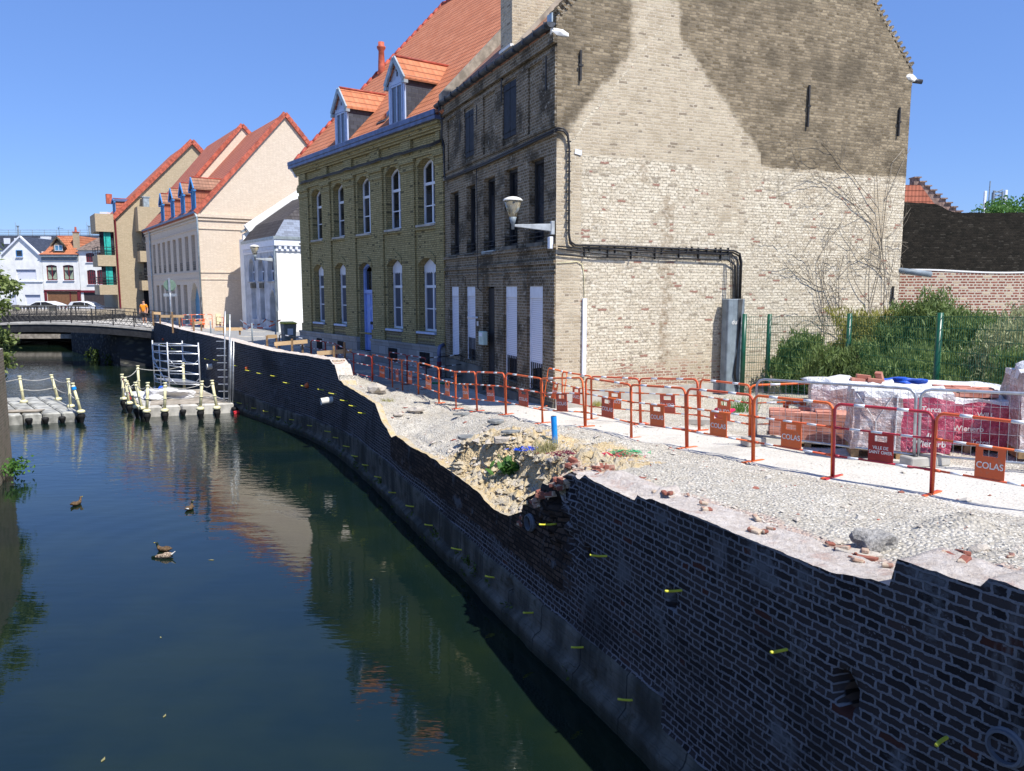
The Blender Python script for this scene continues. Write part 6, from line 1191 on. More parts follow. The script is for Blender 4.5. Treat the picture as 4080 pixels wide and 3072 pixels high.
# tree top beyond the black wall
def tree(name,x,y,z0,h,rad,label,mat='leafb',n=9000,size=.12,seed=0,cz=.7,sc=(1,1,1)):
    r=empty(name,(x,y,z0),0,label,'tree'); rg=np.random.default_rng(seed); mb=MB(); C=[]
    mb.tube([(0,0,0),(.05,0,h*.4),(0,.05,h*.75)],[.05*h*.5,.04*h*.5,.015*h*.5],8)
    for k in range(16):
        a=rg.random()*6.28; e=rg.uniform(.1,1.2); c=np.array([math.cos(a)*rad*.7*math.cos(e)*sc[0],math.sin(a)*rad*.7*math.cos(e)*sc[1],h*cz+math.sin(e)*rad*.65*sc[2]-rad*.3*rg.random()]); mb.tube([(0,0,h*.45),tuple(c*.55+np.array([0,0,h*.25])),tuple(c)],[.02*h*.3,.012*h*.3,.004*h*.3],5)
        m=n//16; d=rg.normal(size=(m,3)); d/=np.linalg.norm(d,axis=1)[:,None]; C.append(c+d*(rg.random((m,1))**.5)*rad*rg.uniform(.3,.5))
    mb.build('trunk',M['bark'],r); leaves(np.concatenate(C),size,mat,'crown',r,seed=seed); return r
tree('broadleaf_tree',33.5,52,2,9.0,3.0,'bright green treetop rising above the black wall at the photo edge',seed=3,cz=.80)
# ---------------- left bank ----------------
LB=[(-14.5,21.9),(-13.6,20.0),(-11.4,15.2),(-8.6,9.5),(-7,4),(-6.5,-3)]
r=empty('left_bank_wall',(-14.5,21.9,0),0,'old brick bank wall at the left edge rising straight from the water','wall'); mb=MB(); ls=0
for (x0,y0),(x1,y1) in zip(LB[:-1],LB[1:]):
    x0,y0,x1,y1=x0+14.5,y0-21.9,x1+14.5,y1-21.9; d=math.hypot(x1-x0,y1-y0); mb.poly([(x0,y0,-.3),(x1,y1,-.3),(x1,y1,3.5),(x0,y0,3.5)],uv=[(ls,-.3),(ls+d,-.3),(ls+d,3.5),(ls,3.5)]); ls+=d
mb.poly([(-14,.4,-.3),(0,0,-.3),(0,0,3.5),(-14,.4,3.5)],uv=[(-14,-.3),(0,-.3),(0,3.5),(-14,3.5)])
M['lb']=brickm('left_bank_brick',(.20,.155,.11),(.30,.245,.18),(.36,.32,.26),bw=.24,bh=.08,ms=.014,dirt=(.10,.11,.06),dirt_s=.6)
mb.build('brick_face',M['lb'],r,recalc=False); mb=MB(); mb.poly([(-14,.4,3.5),(0,0,3.5)]+[(x_+14.5,y_-21.9,3.5) for x_,y_ in LB[1:]]+[(-14,-25,3.5)]); mb.build('wall_top',M['conc'],r,recalc=False)
mb=MB(); mb.poly([(-28,22.3,3.3),(-28,76,3.3),(-120,76,3.3),(-120,-20,3.3),(-14,-20,3.3),(-14.3,22,3.3)]); 
lbk=MB(); 
LQ=[(-14.6,22.0),(-20,27.5),(-27,36),(-33.5,44.5),(-37.5,51.0),(-45,60),(-52,70),(-54,76)]
for (x0,y0),(x1,y1) in zip(LQ[:-1],LQ[1:]): lbk.poly([(x0,y0,-.3),(x0,y0,2.9),(x1,y1,2.9),(x1,y1,-.3)],uv=[(y0,-.3),(y0,2.9),(y1,2.9),(y1,-.3)])
o=lbk.build('far_left_bank_wall',M['lb'],recalc=False); tag(o,'low brick wall of the far left bank behind the pontoon','wall')
mb=MB(); mb.poly([(x_,y_,2.9) for x_,y_ in LQ]+[(-120,76,2.9),(-120,22,2.9)]); tag(mb.build('left_bank',M['conc'],recalc=False),kind='structure')
# willow-like tree at the left edge
r=empty('overhanging_tree',(-15.95,22.6,3.0),0,'leafy tree overhanging the water at the left photo edge','tree'); rg=np.random.default_rng(11); C=[]
for k in range(70):
    a=rg.random()*6.28; rr_=1.9*math.sqrt(rg.random()); z=rg.uniform(-1.2,3.6); c=np.array([rr_*math.cos(a)-.45,rr_*math.sin(a)*.8,z]); c[0]=min(c[0],.95-.22*abs(z-2.6)+.25*rg.random()-(.45 if z<1.2 else 0)); m=230; C.append(c+rg.normal(0,.17,(m,3))*np.array([1,1,.75]))
leaves(np.concatenate(C),.075,'leaf','crown',r,seed=4,elong=2.2); mb=MB(); mb.tube([(-.7,0,-.6),(-.6,0,1.2),(-.3,.1,2.8)],[.13,.1,.04],8); 
for k in range(10): mb.tube([(-.6,0,.6+k*.22),(-.6+rg.normal(0,.5),rg.normal(0,.6),1.2+k*.25)],[.03,.01],5)
mb.build('trunk',M['bark'],r)
for x_,y_,lb in ((-13.35,20.6,'green weeds growing from the left bank wall at the waterline'),): 
    c=rg.normal(0,1,(260,3))*np.array([.10,.22,.13])+np.array([.1,0,.35]); o=leaves(c,.06,'leafb','wall_weeds',None,seed=2); o.location=(x_-.3,y_,0); tag(o,lb,'weeds')
# abutment beyond the bridge
r=empty('stone_abutment',(-26.2,51.3,0),0,'dark rough stone canal wall under and beyond the footbridge','wall'); mb=MB(); AB=[(-23.2,51.0),(-24.2,51.4),(-26.2,51.3),(-26.9,52.0),(-37.2,65),(-43,76)]
for (x0,y0),(x1,y1) in zip(AB[:-1],AB[1:]): mb.poly([(x0+26.2,y0-51.3,-.3),(x0+26.2,y0-51.3,2.3),(x1+26.2,y1-51.3,2.3),(x1+26.2,y1-51.3,-.3)])
mb.build('stone_face',M['stone_ab'],r,recalc=False)
c=[]; 
for k in range(12): t_=rg.random(); x_,y_=(-26.9-10*t_*.55+26.2,52-51.3+13*t_*.55); c.append(rg.normal(0,1,(50,3))*np.array([.14,.14,.13])+np.array([x_-.1,y_-.1,.15+.5*rg.random()*(rg.random()<.4)]))
leaves(np.concatenate(c),.09,'moss','clinging_weeds',r,seed=9)
# ---------------- footbridge ----------------
def bz(x): u=(x+31.0)/7.6; return 2.97-.46*u*u
r=empty('footbridge',(-23.4,50.5,2.4),0,'arched dark iron footbridge with lattice railings over the canal','bridge'); XS=np.linspace(-38.5,-23.35,30); ox=Vector((-23.4,50.5,2.4))
mb=MB(); m2=MB(); m3=MB()
for a,b in zip(XS[:-1],XS[1:]):
    za,zb=bz(a)-2.4,bz(b)-2.4; a-=-23.4; b-=-23.4
    mb.hexa([(a,0,za-.12),(b,0,zb-.12),(b,3.2,zb-.12),(a,3.2,za-.12),(a,0,za),(b,0,zb),(b,3.2,zb),(a,3.2,za)])
    for y_,m2_ in ((.06,m2),(3.0,m3)): m2_.hexa([(a,y_,za-.62),(b,y_,zb-.62),(b,y_+.12,zb-.62),(a,y_+.12,za-.62),(a,y_,za-.122),(b,y_,zb-.122),(b,y_+.12,zb-.122),(a,y_+.12,za-.122)])
mb.build('deck',M['conc'],r); m2.build('girder',M['iron'],r); m3.build('girder',M['iron'],r)
for y_ in (.08,3.1):
    mb=MB()
    for a,b in zip(XS[:-1],XS[1:]):
        for dz in (.08,.5,.98): mb.tube([(a+23.4,y_,bz(a)-2.4+dz),(b+23.4,y_,bz(b)-2.4+dz)],.024,5)
    n=44
    for k in range(n):
        a=-38.4+k*(15.0/n); b=a+15.0/n; za=bz(a)-2.4; zb=bz(b)-2.4; a+=23.4;b+=23.4
        mb.tube([(a,y_,za+.08),(b,y_,zb+.5)],.013,4); mb.tube([(b,y_,zb+.08),(a,y_,za+.5)],.013,4); mb.tube([(a,y_,za+.5),((a+b)/2,y_,za+.75),(b,y_,zb+.5)],.012,4); mb.tube([(a,y_,za+.5),(a,y_,za+.98)],.01,4)
        if k%4==0: mb.tube([(a,y_,za),(a,y_,za+1.02)],.035,6)
    mb.build('lattice_railing',M['iron'],r)
# road bridge
r=empty('road_bridge',(-45,70,2.2),0,'pale stone road bridge with a balustrade behind the footbridge','bridge')
mb=MB(); mb.box(-25,6.5,0,7,.5,.95); mb.build('deck',M['cem'],r); mb=MB(); mb.box(-25,6.5,.05,7,-.95,.5); mb.build('parapet_beam',M['iron'],r); mb=MB(); mb.box(-25,8,0,.5,-1.55,-1.15); mb.build('arch_edge',M['cem'],r)
mb=MB(); mb.box(-25,6.5,.08,.32,1.32,1.45); mb.build('handrail',M['concd'],r); 
mb=MB()
for k in range(100): x_=-25+k*.31; mb.lathe([(.07,.95),(.04,1.05),(.09,1.15),(.04,1.28),(.07,1.32)],(x_,.2,0),6)
for k in range(9): mb.box(-24+k*3.4,-23.6+k*3.4,.0,.4,.95,1.5)
mb.build('balusters',M['concd'],r)
# cars
def car(x,y,z,flip,label):
    r=empty('parked_car',(x,y,z),0,label,'car','white cars parked before the far houses'); L=4.3; f=-1 if flip else 1
    prof=[(-2.1,.35),(-2.15,.75),(-1.95,1.0),(-1.3,1.12),(-.55,1.48),(.6,1.52),(1.35,1.30),(1.95,1.05),(2.1,.8),(2.12,.35)] if not flip else [(-2.0,.35),(-2.1,.7),(-1.85,1.05),(-1.5,1.45),(-.5,1.52),(.35,1.40),(1.1,1.02),(1.9,.85),(2.1,.6),(2.1,.35)]
    mb=MB(); mb.prism(prof,lambda a,b:(a,-.85,b),lambda a,b:(a,.85,b)); mb.build('body',M['carw'],r,bevel=.05)
    gl=[(-1.15,1.12),(-.5,1.42),(.55,1.45),(1.3,1.22),(1.2,1.1)] if not flip else [(-1.35,1.1),(-1.15,1.40),(-.4,1.45),(.3,1.34),(.85,1.06)]
    mb=MB(); mb.poly([(a,-.872,b) for a,b in gl]); mb.build('side_window',M['glass'],r,recalc=False); mb=MB(); mb.box(-.02,.04,-.88,-.86,1.1,1.45); mb.build('door_pillar',M['carw'],r)
    for xw in (-1.3,1.3):
        mb=MB(); mb.tube([(xw,-.9,.32),(xw,-.7,.32)],.32,18); w=mb.build('wheel',M['tyre'],r); mb=MB(); mb.tube([(xw,-.91,.32),(xw,-.88,.32)],.2,14); mb.build('rim',M['hub'],w)
    mb=MB(); xx=2.05 if not flip else -2.08; mb.box(xx-.03,xx+.06,-.8,-.5,.75,.95); mb.build('tail_lamp',M['lampred'],r)
    return r
car(-50.6,84,2.28,False,'longer white estate car parked before the brown garage door'); car(-45.9,84,2.28,True,'white hatchback parked nearer the tan apartments')
# person on the quay by the bridge
r=empty('person',(-24.75,52.0,bz(-24.75)+.01),0,'person in an orange T-shirt and dark shorts seen from behind at the bridge end','person')
pts=[(0,0,.92),(0,0,1.15),(0,.01,1.38),(0,.0,1.50),(0,-.01,1.60),(0,-.0,1.70),(.18,0,1.40),(.25,.02,1.14),(.24,-.06,.90),(.24,-.08,.82),(-.18,0,1.40),(-.26,.02,1.14),(-.25,-.05,.90),(-.25,-.07,.82),(.09,0,.88),(.11,-.02,.48),(.11,.03,.09),(.12,-.10,.04),(-.09,0,.88),(-.10,.03,.48),(-.10,.06,.09),(-.11,-.06,.04)]
ed=[(0,1),(1,2),(2,3),(3,4),(4,5),(2,6),(6,7),(7,8),(8,9),(2,10),(10,11),(11,12),(12,13),(0,14),(14,15),(15,16),(16,17),(0,18),(18,19),(19,20),(20,21)]
rad=[.13,.12,.14,.05,.085,.075,.055,.042,.032,.03,.055,.042,.032,.03,.085,.055,.04,.035,.085,.055,.04,.035]
meshobj('body',skin(pts,ed,rad,2),[M['skin'],M['sock']],r,True,lambda c:1 if c.z<.2 else 0)
meshobj('shirt',skin([(0,0,.90),(0,0,1.15),(0,.0,1.38),(.17,0,1.40),(.235,.015,1.22),(-.17,0,1.40),(-.24,.015,1.22)],[(0,1),(1,2),(2,3),(3,4),(2,5),(5,6)],[.16,.15,.165,.075,.065,.075,.065],2),M['tee'],r)
meshobj('shorts',skin([(0,0,.95),(0,0,.84),(.10,0,.76),(.12,-.01,.55),(-.10,0,.76),(-.11,.01,.55)],[(0,1),(1,2),(2,3),(1,4),(4,5)],[.15,.13,.095,.085,.095,.085],2),M['shorts'],r)
mb=MB(); mb.blob((0,.01,1.72),.10,(.95,1.08,.8),1,2,.05); mb.build('hair',M['hair'],r,smooth=True)
# road sign on a pole
r=empty('road_sign',(-20.9,47.4,2.3),.2,'round road sign seen from behind on a grey pole at the quay','road sign'); H=5.2+(1148-1160)/3069*47.4-2.3
mb=MB(); mb.tube([(0,0,0),(0,0,H+.75)],.045,8); mb.build('pole',M['galv'],r,smooth=True); mb=MB(); mb.tube([(0,.06,H+.35),(0,.08,H+.35)],.36,24); mb.tube([(0,.03,H+.35),(0,.06,H+.35)],.31,24); mb.build('sign_disc',M['green'] if False else plain('grey_green_sign_back',(.16,.24,.19),.5),r)
mb=MB(); mb.box(-.06,.06,-.06,.02,H-.05,H+.8); mb.box(-.38,.38,.02,.05,H-.32,H-.14); mb.build('sign_panel',M['galv'],r)
# wheelie bin
r=empty('wheelie_bin',(-12.35,42.6,2.2),.55,'grey wheelie bin with a yellow lid before the white house','bin'); mb=MB(); mb.hexa([(-.3,-.3,.0),(.3,-.3,.0),(.3,.3,.0),(-.3,.3,.0),(-.36,-.38,1.05),(.36,-.38,1.05),(.36,.36,1.05),(-.36,.36,1.05)]); mb.build('bin_body',plain('grey_bin',(.20,.21,.19),.6),r,bevel=.03)
mb=MB(); mb.hexa([(-.4,-.45,1.05),(.4,-.45,1.05),(.4,.4,1.05),(-.4,.4,1.05),(-.38,-.42,1.11),(.38,-.42,1.11),(.36,.3,1.17),(-.36,.3,1.17)]); mb.build('bin_lid',plain('yellow_lid',(.50,.42,.04),.6),r,bevel=.02); mb=MB(); mb.box(-.15,.15,-.365,-.35,.45,.8); mb.build('label',M['white'],r)
# ---------------- stakes along the wall edge ----------------
def stakes(pA,sY,board,front,back,label,i):
    """board (pixel ends at a depth), stakes at pixels; all at real depth"""
    x0=atY(*board[0],sY); x1=atY(*board[1],sY+board[2]); r=empty('stake_frame',(x0.x,x0.y,0),0,label,'stake frame','timber setting-out frames along the quay'); b=Vector((x0.x,x0.y,0))
    mb=MB(); mb.beam(x0-b,x1-b,.035,.15); mb.build('board',M['wood'],r)
    for px,y0,y1,dY in front+back:
        a=atY(px,y0,sY+dY); c=atY(px,y1,sY+dY); c.x=a.x; mb=MB(); mb.beam(c-b,a-b,.07,.07); mb.build('stake',M['wood_d'],r)
stakes(0,45.5,((606,1247),(640,1249),.5),[(608,1240,1298,-.1)],[(636,1246,1290,.6)],'timber frame at the far end of the wall beside the bridge',0)
stakes(0,43.5,((641,1260),(733,1260),.0),[(685,1242,1327,-.1)],[(714,1262,1306,.3)],'weathered timber frame in front of the beige building windows',1)
stakes(0,40.5,((765,1289),(803,1284),1.2),[(770,1266,1354,-.1)],[(801,1283,1318,1.2)],'timber frame by the blue arched door',2)
stakes(0,36.4,((855,1311),(966,1311),.6),[(891,1294,1380,-.12)],[(955,1312,1334,.6)],'timber frame left of the tall aluminium poles',3)
stakes(0,32.2,((1066,1341),(1103,1340),1.4),[(1063,1337,1399,-.12)],[(1101,1339,1386,1.4)],'timber frame with its board seen end on, right of the aluminium poles',4)
stakes(0,29.9,((1093,1371),(1225,1360),.5),[(1163,1350,1452,-.12)],[(1205,1372,1409,.6)],'timber frame with the palest board, before the black barrier',5)
stakes(0,27.6,((1263,1408),(1402,1398),.3),[(1330,1378,1497,-.12)],[(1372,1363,1462,.1)],'timber frame at the broken end of the intact wall',6)
# metal posts with sagging tape
for px,Y,y0,lb in ((1003,39.,1287,'leaning grey metal post at the middle of the road edge'),(838,43.,1279,'grey metal post behind the wall left of the poles'),(1098,40.,1313,'thin grey metal post by the small rubble heap')):
    a=atY(px,y0,Y); z=groundz(a.x,a.y); r=MB(); r.tube([(0,0,0),(0,0,a.z-z)],.04,7); o=r.build('metal_post',M['gbox'],smooth=True); o.location=(a.x,a.y,z); tag(o,lb,'post')
def tape(P,label):
    mb=MB(); P=[Vector(p) for p in P]; k=0
    for a,b in zip(P[:-1],P[1:]):
        for j in range(8): p=a.lerp(b,j/8); q_=a.lerp(b,(j+1)/8); p=p-Vector((0,0,.12*math.sin(math.pi*j/8))); q_=q_-Vector((0,0,.12*math.sin(math.pi*(j+1)/8))); mb.beam(p,q_,.006,.07,(k//2)%2); k+=1
    o=mb.build('barrier_tape',[M['refl'],M['orange']]); return tag(o,label,'tape')
tape([atY(957,1275,44),atY(1012,1293,41),atY(1060,1272,42),atY(1118,1275,43)],'red and white barrier tape strung before the white house door'); tape([atY(957,1303,43),atY(1000,1302,41),atY(1095,1292,41)],'lower red and white tape sagging below the first one')
# ---------------- pontoons ----------------
def deck(name,c00,c10,c01,nx,ny,z0,z1,mat,root):
    u=(Vector(c10)-Vector(c00))/nx; v=(Vector(c01)-Vector(c00))/ny; mb=MB(); g=.02
    for i in range(nx):
        for j in range(ny):
            a=Vector(c00)+u*i+v*j+(u.normalized()+v.normalized())*g; b=Vector(c00)+u*(i+1)+v*j+(-u.normalized()+v.normalized())*g; c=Vector(c00)+u*(i+1)+v*(j+1)-(u.normalized()+v.normalized())*g; d=Vector(c00)+u*i+v*(j+1)+(u.normalized()-v.normalized())*g
            mb.hexa([(p.x,p.y,z0) for p in (a,b,c,d)]+[(p.x,p.y,z1) for p in (a,b,c,d)])
    return mb.build(name,M[mat],root,bevel=.05)
def rpost(root,p,h,lean=(0,0),blue=False):
    mb=MB(); b=Vector(p); t=b+Vector((lean[0],lean[1],h)); mb.tube([b,t],.055,10); mb.tube([t,t+Vector((0,0,.05))],.075,10); mb.tube([b+(t-b)*.45,b+(t-b)*.48],.075,10); mb.tube([b+(t-b)*.9,b+(t-b)*.93],.075,10); mb.lathe([(.16,-.02),(.14,.06),(.07,.1)],b,12); o=mb.build('railing_post',M['cream'],root,smooth=True)
    mb=MB(); mb.lathe([(.06,-.42),(.09,-.32),(.14,-.18),(.14,-.1),(.10,-.06)],b,12); mb.build('connector_pin',M['rubber'],o)
    if blue: mb=MB(); mb.tube([b+(t-b)*.80,b+(t-b)*.9],.085,10); mb.build('blue_strap',M['bpipe'],o)
    return b+(t-b)*.92,b+(t-b)*.5
def rope(root,a,b,sag=.14):
    a=Vector(a);b=Vector(b); mb=MB(); mb.tube([a.lerp(b,k/8)-Vector((0,0,sag*math.sin(math.pi*k/8))) for k in range(9)],.017,5); mb.build('rope',M['rope'],root,smooth=True)
r=empty('work_pontoon',(0,0,0),0,'modular grey work pontoon carrying the aluminium scaffold, fenced by cream posts and ropes','pontoon')
zd=.42; A=gz(578,1663,0); Bq=gz(936,1645,0); Cq=gz(492,1598,0); r.location=(A.x,A.y,0); o0=r.location.copy()
D_=Bq+(Cq-A); 
A_,B__,C_,Dd=[p-o0 for p in (A,Bq,Cq,D_)]
f1_=deck('float_blocks',A_,B__,C_,5,5,-.1,zd,'float',r)
mb=MB(); mb.hexa([(p.x,p.y,zd+.005) for p in (A_.lerp(Dd,.08),B__.lerp(C_,.04),Dd.lerp(A_,.08),C_.lerp(B__,.3))]+[(p.x,p.y,zd+.03) for p in (A_.lerp(Dd,.08),B__.lerp(C_,.04),Dd.lerp(A_,.08),C_.lerp(B__,.3))]); mb.build('deck_boards',M['cream'] if False else M['cem'],r)
def lp(px,py,z=zd): return gz(px,py,z)-o0
PP=[(lp(583,1640),(582-583)),]
posts=[((492,1590),1493,0,.0),((515,1608),1505,-.12,0),((545,1622),1520,-.35,0),((566,1628),1525,-.2,0),((585,1640),1526,.1,0),((656,1637),1527,.08,0),((798,1630),1520,.12,0),((864,1627),1517,-.14,0)]
tops=[]
for (bx,by),ty,ln,_ in posts:
    b=lp(bx,by); Y=b.y+o0.y; h=(by-ty)/3069*Y; tops.append(rpost(r,b,h,(ln,0)))
bb=lp(555,1565); tops2=rpost(r,bb,(1565-1485)/3069*(bb.y+o0.y)+.3); bb2=lp(735,1560); t3=rpost(r,bb2,1.3)
for a,b in zip(tops[:-1],tops[1:]): rope(r,a[0],b[0]); rope(r,a[1],b[1],.1)
rope(r,tops[0][0],tops2[0]); rope(r,tops2[0],t3[0]); rope(r,tops[0][1],tops2[1])
for f in (.22,.42,.62,.8,1.): p=A_.lerp(B__,f); mb=MB(); mb.lathe([(.05,-.08),(.07,.06),(.13,.16),(.13,.22),(.10,.25)],(p.x,p.y-.04,0),12); mb.build('connector_pin',M['rubber'],r,smooth=True)
mb=MB(); mb.blob(tuple(B__+Vector((.15,-.15,.05))),.13,(1.3,1,.7),2,1,.2); mb.build('red_rag',plain('red_cloth',(.6,.03,.04),.6),r)
# mast poles at the pontoon corner
mr=empty('ladder_mast',Bq+Vector((-.3,.1,0)),0,'tall slender aluminium ladder poles standing at the pontoon corner against the wall','ladder'); Yb=Bq.y+.1
for px,py0,py1,lean in ((897,1240,1620,.9),(916,1252,1625,1.0),(921,1350,1640,.1),(931,1360,1640,0)):
    b=atY(px-4,py1,Yb)-mr.location; t_=atY(px,py0,Yb)-mr.location; mb=MB(); mb.tube([b,t_],.032,8); mb.build('pole',M['galv'],mr,smooth=True)
mb=MB(); 
for k in range(11): z=.6+k*.3; mb.tube([(-.38,0,z),(.02,0,z)],.02,5)
mb.build('rungs',M['galv'],mr)
# scaffold
sc=empty('scaffold_tower',(0,0,0),0,'small aluminium scaffold tower with two bays standing on the work pontoon','scaffold'); sA=gz(618,1553,zd); sB=gz(677,1568,zd); sD=gz(800,1572,zd); sC_=gz(735,1553,zd); sc.location=sA; q0=sA.copy()
H=2.35; cs=[p-q0 for p in (sA,sB,sD,sC_)]; cs[3]=cs[0]+cs[2]-cs[1]
for c in cs: mb=MB(); mb.tube([c,c+Vector((0,0,H))],.035,8); mb.lathe([(.07,0),(.07,.12),(.03,.16)],c,8); mb.build('upright',M['alu'],sc,smooth=True)
for i,(a,b) in enumerate(((0,1),(1,2),(2,3),(3,0))):
    mb=MB()
    for z in (.45,.92,1.38,1.84,2.2) if i!=0 else (.4,.75,1.1,1.45,1.8,2.15): mb.tube([cs[a]+Vector((0,0,z)),cs[b]+Vector((0,0,z))],.026,6)
    mb.build('cross_bars',M['alu'],sc,smooth=True)
mb=MB(); m_=cs[0].lerp(cs[1],.45); mb.tube([m_,m_+Vector((0,0,2.2))],.024,6); mb.tube([cs[0]+Vector((0,0,1.4)),cs[1]+Vector((0,0,.3))],.028,6); mb.tube([cs[1]+Vector((0,0,1.3)),cs[2].lerp(cs[1],.5)+Vector((0,0,1.2))],.02,6)
for c,d in ((1,2),(2,1),(0,1),(3,2)):
    for z in (.45,1.3): mb.tube([cs[c]+Vector((0,0,z+.3)),cs[c].lerp(cs[d],.2)+Vector((0,0,z+.03))],.02,5)
mb.build('braces',M['alu'],sc,smooth=True)
mb=MB(); u_=.5; mb.hexa([tuple(c+Vector((0,0,.52))) for c in cs]+[tuple(c+Vector((0,0,.56))) for c in cs]); mb.build('platform',M['alu'],sc)
c=lp(645,1585)+o0; mb=MB(); mb.blob((0,0,.02),.85,(1.25,.75,.34),4,4,.5); o=mb.build('white_sheet',M['wfilm']); o.location=c+Vector((0,-.2,.1)); tag(o,'crumpled white sheeting heaped on the work pontoon','tarpaulin'); mb=MB(); mb.obox((0.05,-.1,.3),.16,.9,.05,(.2,0,.2)); mb.build('blue_print',M['tarpb'],o)
mb=MB(); a=lp(523,1600)+o0; mb.tube([(0,0,.1),(-.25,0,1.0)],[.1,.07],8); o=mb.build('red_bag',plain('red_bag_cloth',(.36,.05,.04),.7)); o.location=(a.x,a.y,zd); tag(o,'red rolled cloth tied to the pontoon railing','bag')
# left pontoon
r=empty('plain_pontoon',(0,0,0),0,'weathered grey empty modular pontoon at the left bank with cream railing posts','pontoon'); A=gz(323,1680,0); B_=gz(29,1696,0); C=gz(215,1612,0); r.location=(A.x,A.y,0); o0=r.location.copy(); A_,B__,C_=[p-o0 for p in (A,B_,C)]
ex=B__*1.3; deck('float_blocks',A_,ex,C_,5,5,-.1,zd-.02,'floatd',r)
tops=[]
for (bx,by),ty,ln,bl in (((95,1602),1500,-.1,0),((232,1592),1495,-.22,0),((282,1620),1511,-.03,0),((323,1642),1528,-.25,1)):
    b=gz(bx,by,zd)-o0; Y=b.y+o0.y; tops.append(rpost(r,b,(by-ty)/3069*Y,(ln,0),bl))
for a,b in zip(tops[:-1],tops[1:]): rope(r,a[0],b[0],.1); rope(r,a[1],b[1],.08)
rope(r,tops[0][0],tops[0][0]+Vector((-2,-.5,0)))
for f in (0.02,.25,.48,.7): p=A_.lerp(B__,f); mb=MB(); mb.lathe([(.05,-.08),(.07,.06),(.13,.16),(.13,.22),(.10,.25)],(p.x,p.y-.04,0),12); mb.build('connector_pin',M['rubber'],r,smooth=True)
mb=MB(); p=gz(80,1640,zd)-o0; mb.obox((p.x,p.y,zd+.03),1.6,.5,.03,(0,0,.15)); mb.build('loose_board',M['cem'],r)
# ---------------- ducks ----------------
M['duckb']=None
t=NT('brown_mottled_feathers',.8,.15); o=t.obj(); M['duckb']=t.fin(t.mix(t.ss(t.noise(o,45,4,.8),.4,.6),(.03,.02,.012),(.20,.13,.07)))
t=NT('pale_mottled_feathers',.8,.15); o=t.obj(); M['duckp']=t.fin(t.mix(t.ss(t.noise(o,30,4,.8),.42,.58),(.07,.04,.025),(.50,.40,.30)))
M['duckh']=plain('glossy_green_black_head',(.006,.018,.012),.35,.2,20); M['duckw']=plain('white_tail',(.6,.6,.58),.7,.1,10); M['bill']=plain('yellow_bill',(.40,.33,.06),.5,.1,10)
def duck(px,py,rz,label,body='duckb',head='duckb',dip=False,tail='duckb'):
    p=gz(px,py,0); r=empty('duck',(p.x,p.y,0),rz,label,'duck','ducks on the canal'); r.scale=(.74,.74,.74)
    if not dip: pts=[(0,0,.04),(.13,0,.055),(.19,0,.13),(.205,0,.21),(.24,0,.215),(-.12,0,.055),(-.23,0,.085),(-.29,0,.12)]; rad=[(.10,.075),(.075,.06),.034,.036,.03,(.085,.06),(.045,.025),(.02,.01)]; bl=((.27,0,.21),(.32,0,.20))
    else: pts=[(0,0,.03),(.13,0,.04),(.22,0,.035),(.29,0,.02),(.33,0,.0),(-.12,0,.06),(-.22,0,.11),(-.29,0,.17)]; rad=[(.10,.07),(.075,.055),.04,.05,.04,(.085,.055),(.04,.022),(.02,.01)]; bl=((.35,0,-.01),(.38,0,-.05))
    ed=[(0,1),(1,2),(2,3),(3,4),(0,5),(5,6),(6,7)]; hx=.165 if not dip else .21
    meshobj('body',skin(pts,ed,rad,2),[M[body],M[head],M[tail]],r,True,lambda c:1 if (c.x>hx and (c.z>.11 or dip)) else (2 if c.x<-.20 else 0))
    mb=MB(); mb.tube(bl,[.016,.008],6); mb.build('bill',M['bill'],r,smooth=True); 
    for s_ in (-1,1): mb=MB(); mb.blob((-.06,s_*.085,.07),.1,(1.5,.22,.5),3,2,.1); mb.build('wing',M[body],r,smooth=True)
    return r
duck(655,2222,math.pi+.05,'duck dipping its black head, pale mottled back and white tail, nearest of the four','duckp','duckh',True,'duckw')
duck(652,2196,math.pi-.3,'small brown duck with raised head just behind the dipping one','duckb','duckh'); duck(306,2012,1.45,'lone brown duck swimming away at the left of the group','duckb','duckb'); duck(757,2030,1.6,'dark duck with a white rump by the pale gable reflection','duckb','duckh',False,'duckw')
for px,py,s in ((845,2232,.07),(640,2540,.04),(410,3030,.06),(655,2855,.05),(1480,2310,.03)):
    p=gz(px,py,0); mb=MB(); mb.prism([(-.6*s,0),(-.2*s,.25*s),(s,.1*s),(.2*s,-.3*s)],lambda a,b:(a,b,.004),lambda a,b:(a,b,.008)); o=mb.build('floating_leaf',M['dryl']); o.location=p; o.rotation_euler=(0,0,px); tag(o,'small dry leaf floating on the canal','leaf','leaves floating on the canal')
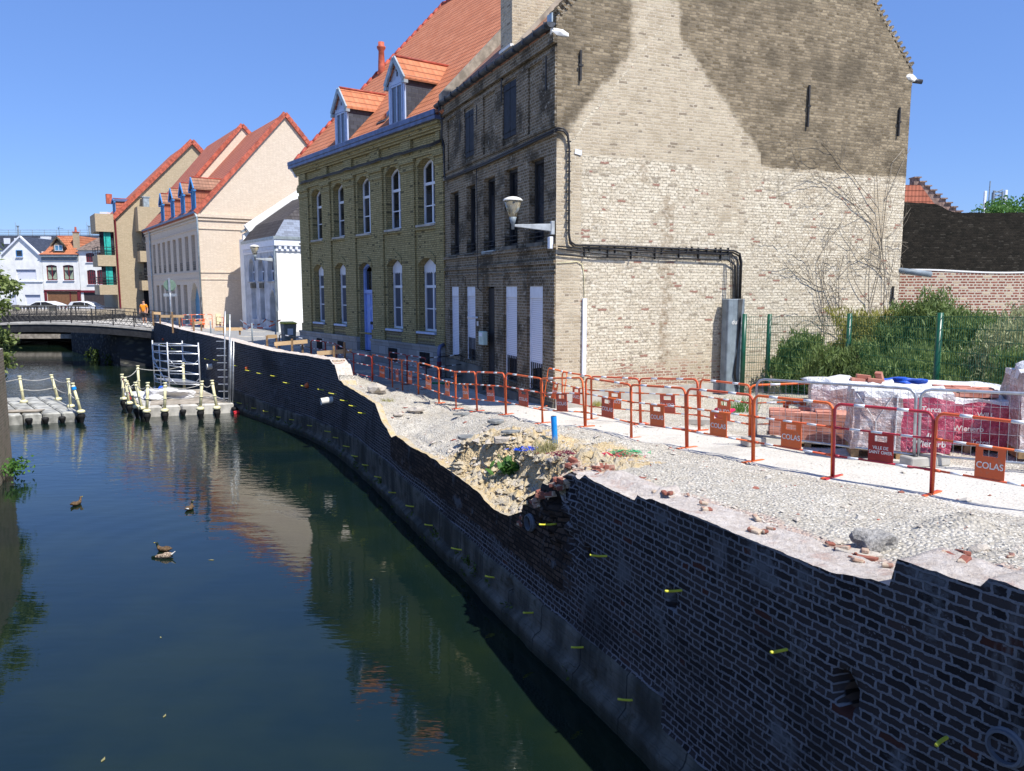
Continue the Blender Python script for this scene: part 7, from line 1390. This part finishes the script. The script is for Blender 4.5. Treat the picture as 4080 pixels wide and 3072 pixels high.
# plants in the collapsed corner
p=gp(2040,1895); r=empty('dock_plant',p,0,'leafy green dock plant growing in the collapsed wall corner','plant'); rg2=random.Random(4)
mb=MB()
for k in range(70):
    a=rg2.random()*6.28; L=rg2.uniform(.14,.36); e=rg2.uniform(.2,1.3); b=Vector((rg2.gauss(0,.16),rg2.gauss(0,.07),rg2.uniform(0,.18))); d=Vector((math.cos(a)*math.cos(e),math.sin(a)*math.cos(e),math.sin(e))); sd_=d.cross(Vector((0,0,1))).normalized(); w=L*.17; pt=[b+d*L*t-Vector((0,0,.12*L*t*t*2)) for t in (0,.3,.65,1)]
    mb.poly([pt[0],pt[1]+sd_*w,pt[2]+sd_*w*.9,pt[3],pt[2]-sd_*w*.9,pt[1]-sd_*w])
for k in range(5): mb.tube([(rg2.gauss(0,.1),0,0),(rg2.gauss(0,.2),0,rg2.uniform(.3,.45))],.006,4)
mb.build('leaves',M['leafb'],r,recalc=False)
def tuft(px,py,n,h,mat,label,name='grass_tuft',sp=.1):
    p=gp(px,py); mb=MB(); rr=random.Random(px)
    for k in range(n): b=Vector((rr.gauss(0,sp),rr.gauss(0,sp*.6),0)); d=Vector((rr.gauss(0,.35),rr.gauss(0,.35),1)).normalized()*h*rr.uniform(.4,1); s_=Vector((.006,.002,0)); mb.poly([b-s_,b+s_,b+d*.6+s_*.7,b+d+Vector((d.x*.3,0,-.02)),b+d*.6-s_*.7])
    o=mb.build(name,M[mat],recalc=False); o.location=p; return tag(o,label,'grass')
tuft(2180,1865,120,.36,'dryl','tall dry grass tuft between the collapse and the red wall top'); tuft(1545,1600,60,.2,'dryl','faint dry grass on the rubble right of the boulder'); tuft(2380,1618,60,.22,'leafy','small yellow-green weed at the plinth of the gable',sp=.08); tuft(2945,1640,160,.5,'leafb','green weeds at the foot of the cable duct',sp=.2); tuft(3180,2330-160,40,.08,'leafb','tiny green sprout on the near rubble')
# weeds along the waterline of the quay wall, underwater weed streaks left out
C=[]
for k in range(90):
    s_=wallhit(2400,2792)[0]+rng.random()*26; x_,y_=wpt(s_,-.08); C.append(rng.normal(0,1,(int(25+60*rng.random()),3))*np.array([.06,.06,.05])+np.array([x_,y_,.10+.25*rng.random()**3]))
o=leaves(np.concatenate(C)-np.array([0,0,0]),.035,'moss','waterline_weeds',wall,seed=3); o.location=(-WO.x,-WO.y,0); o['kind']='stuff'
print('all done',len(bpy.data.objects))
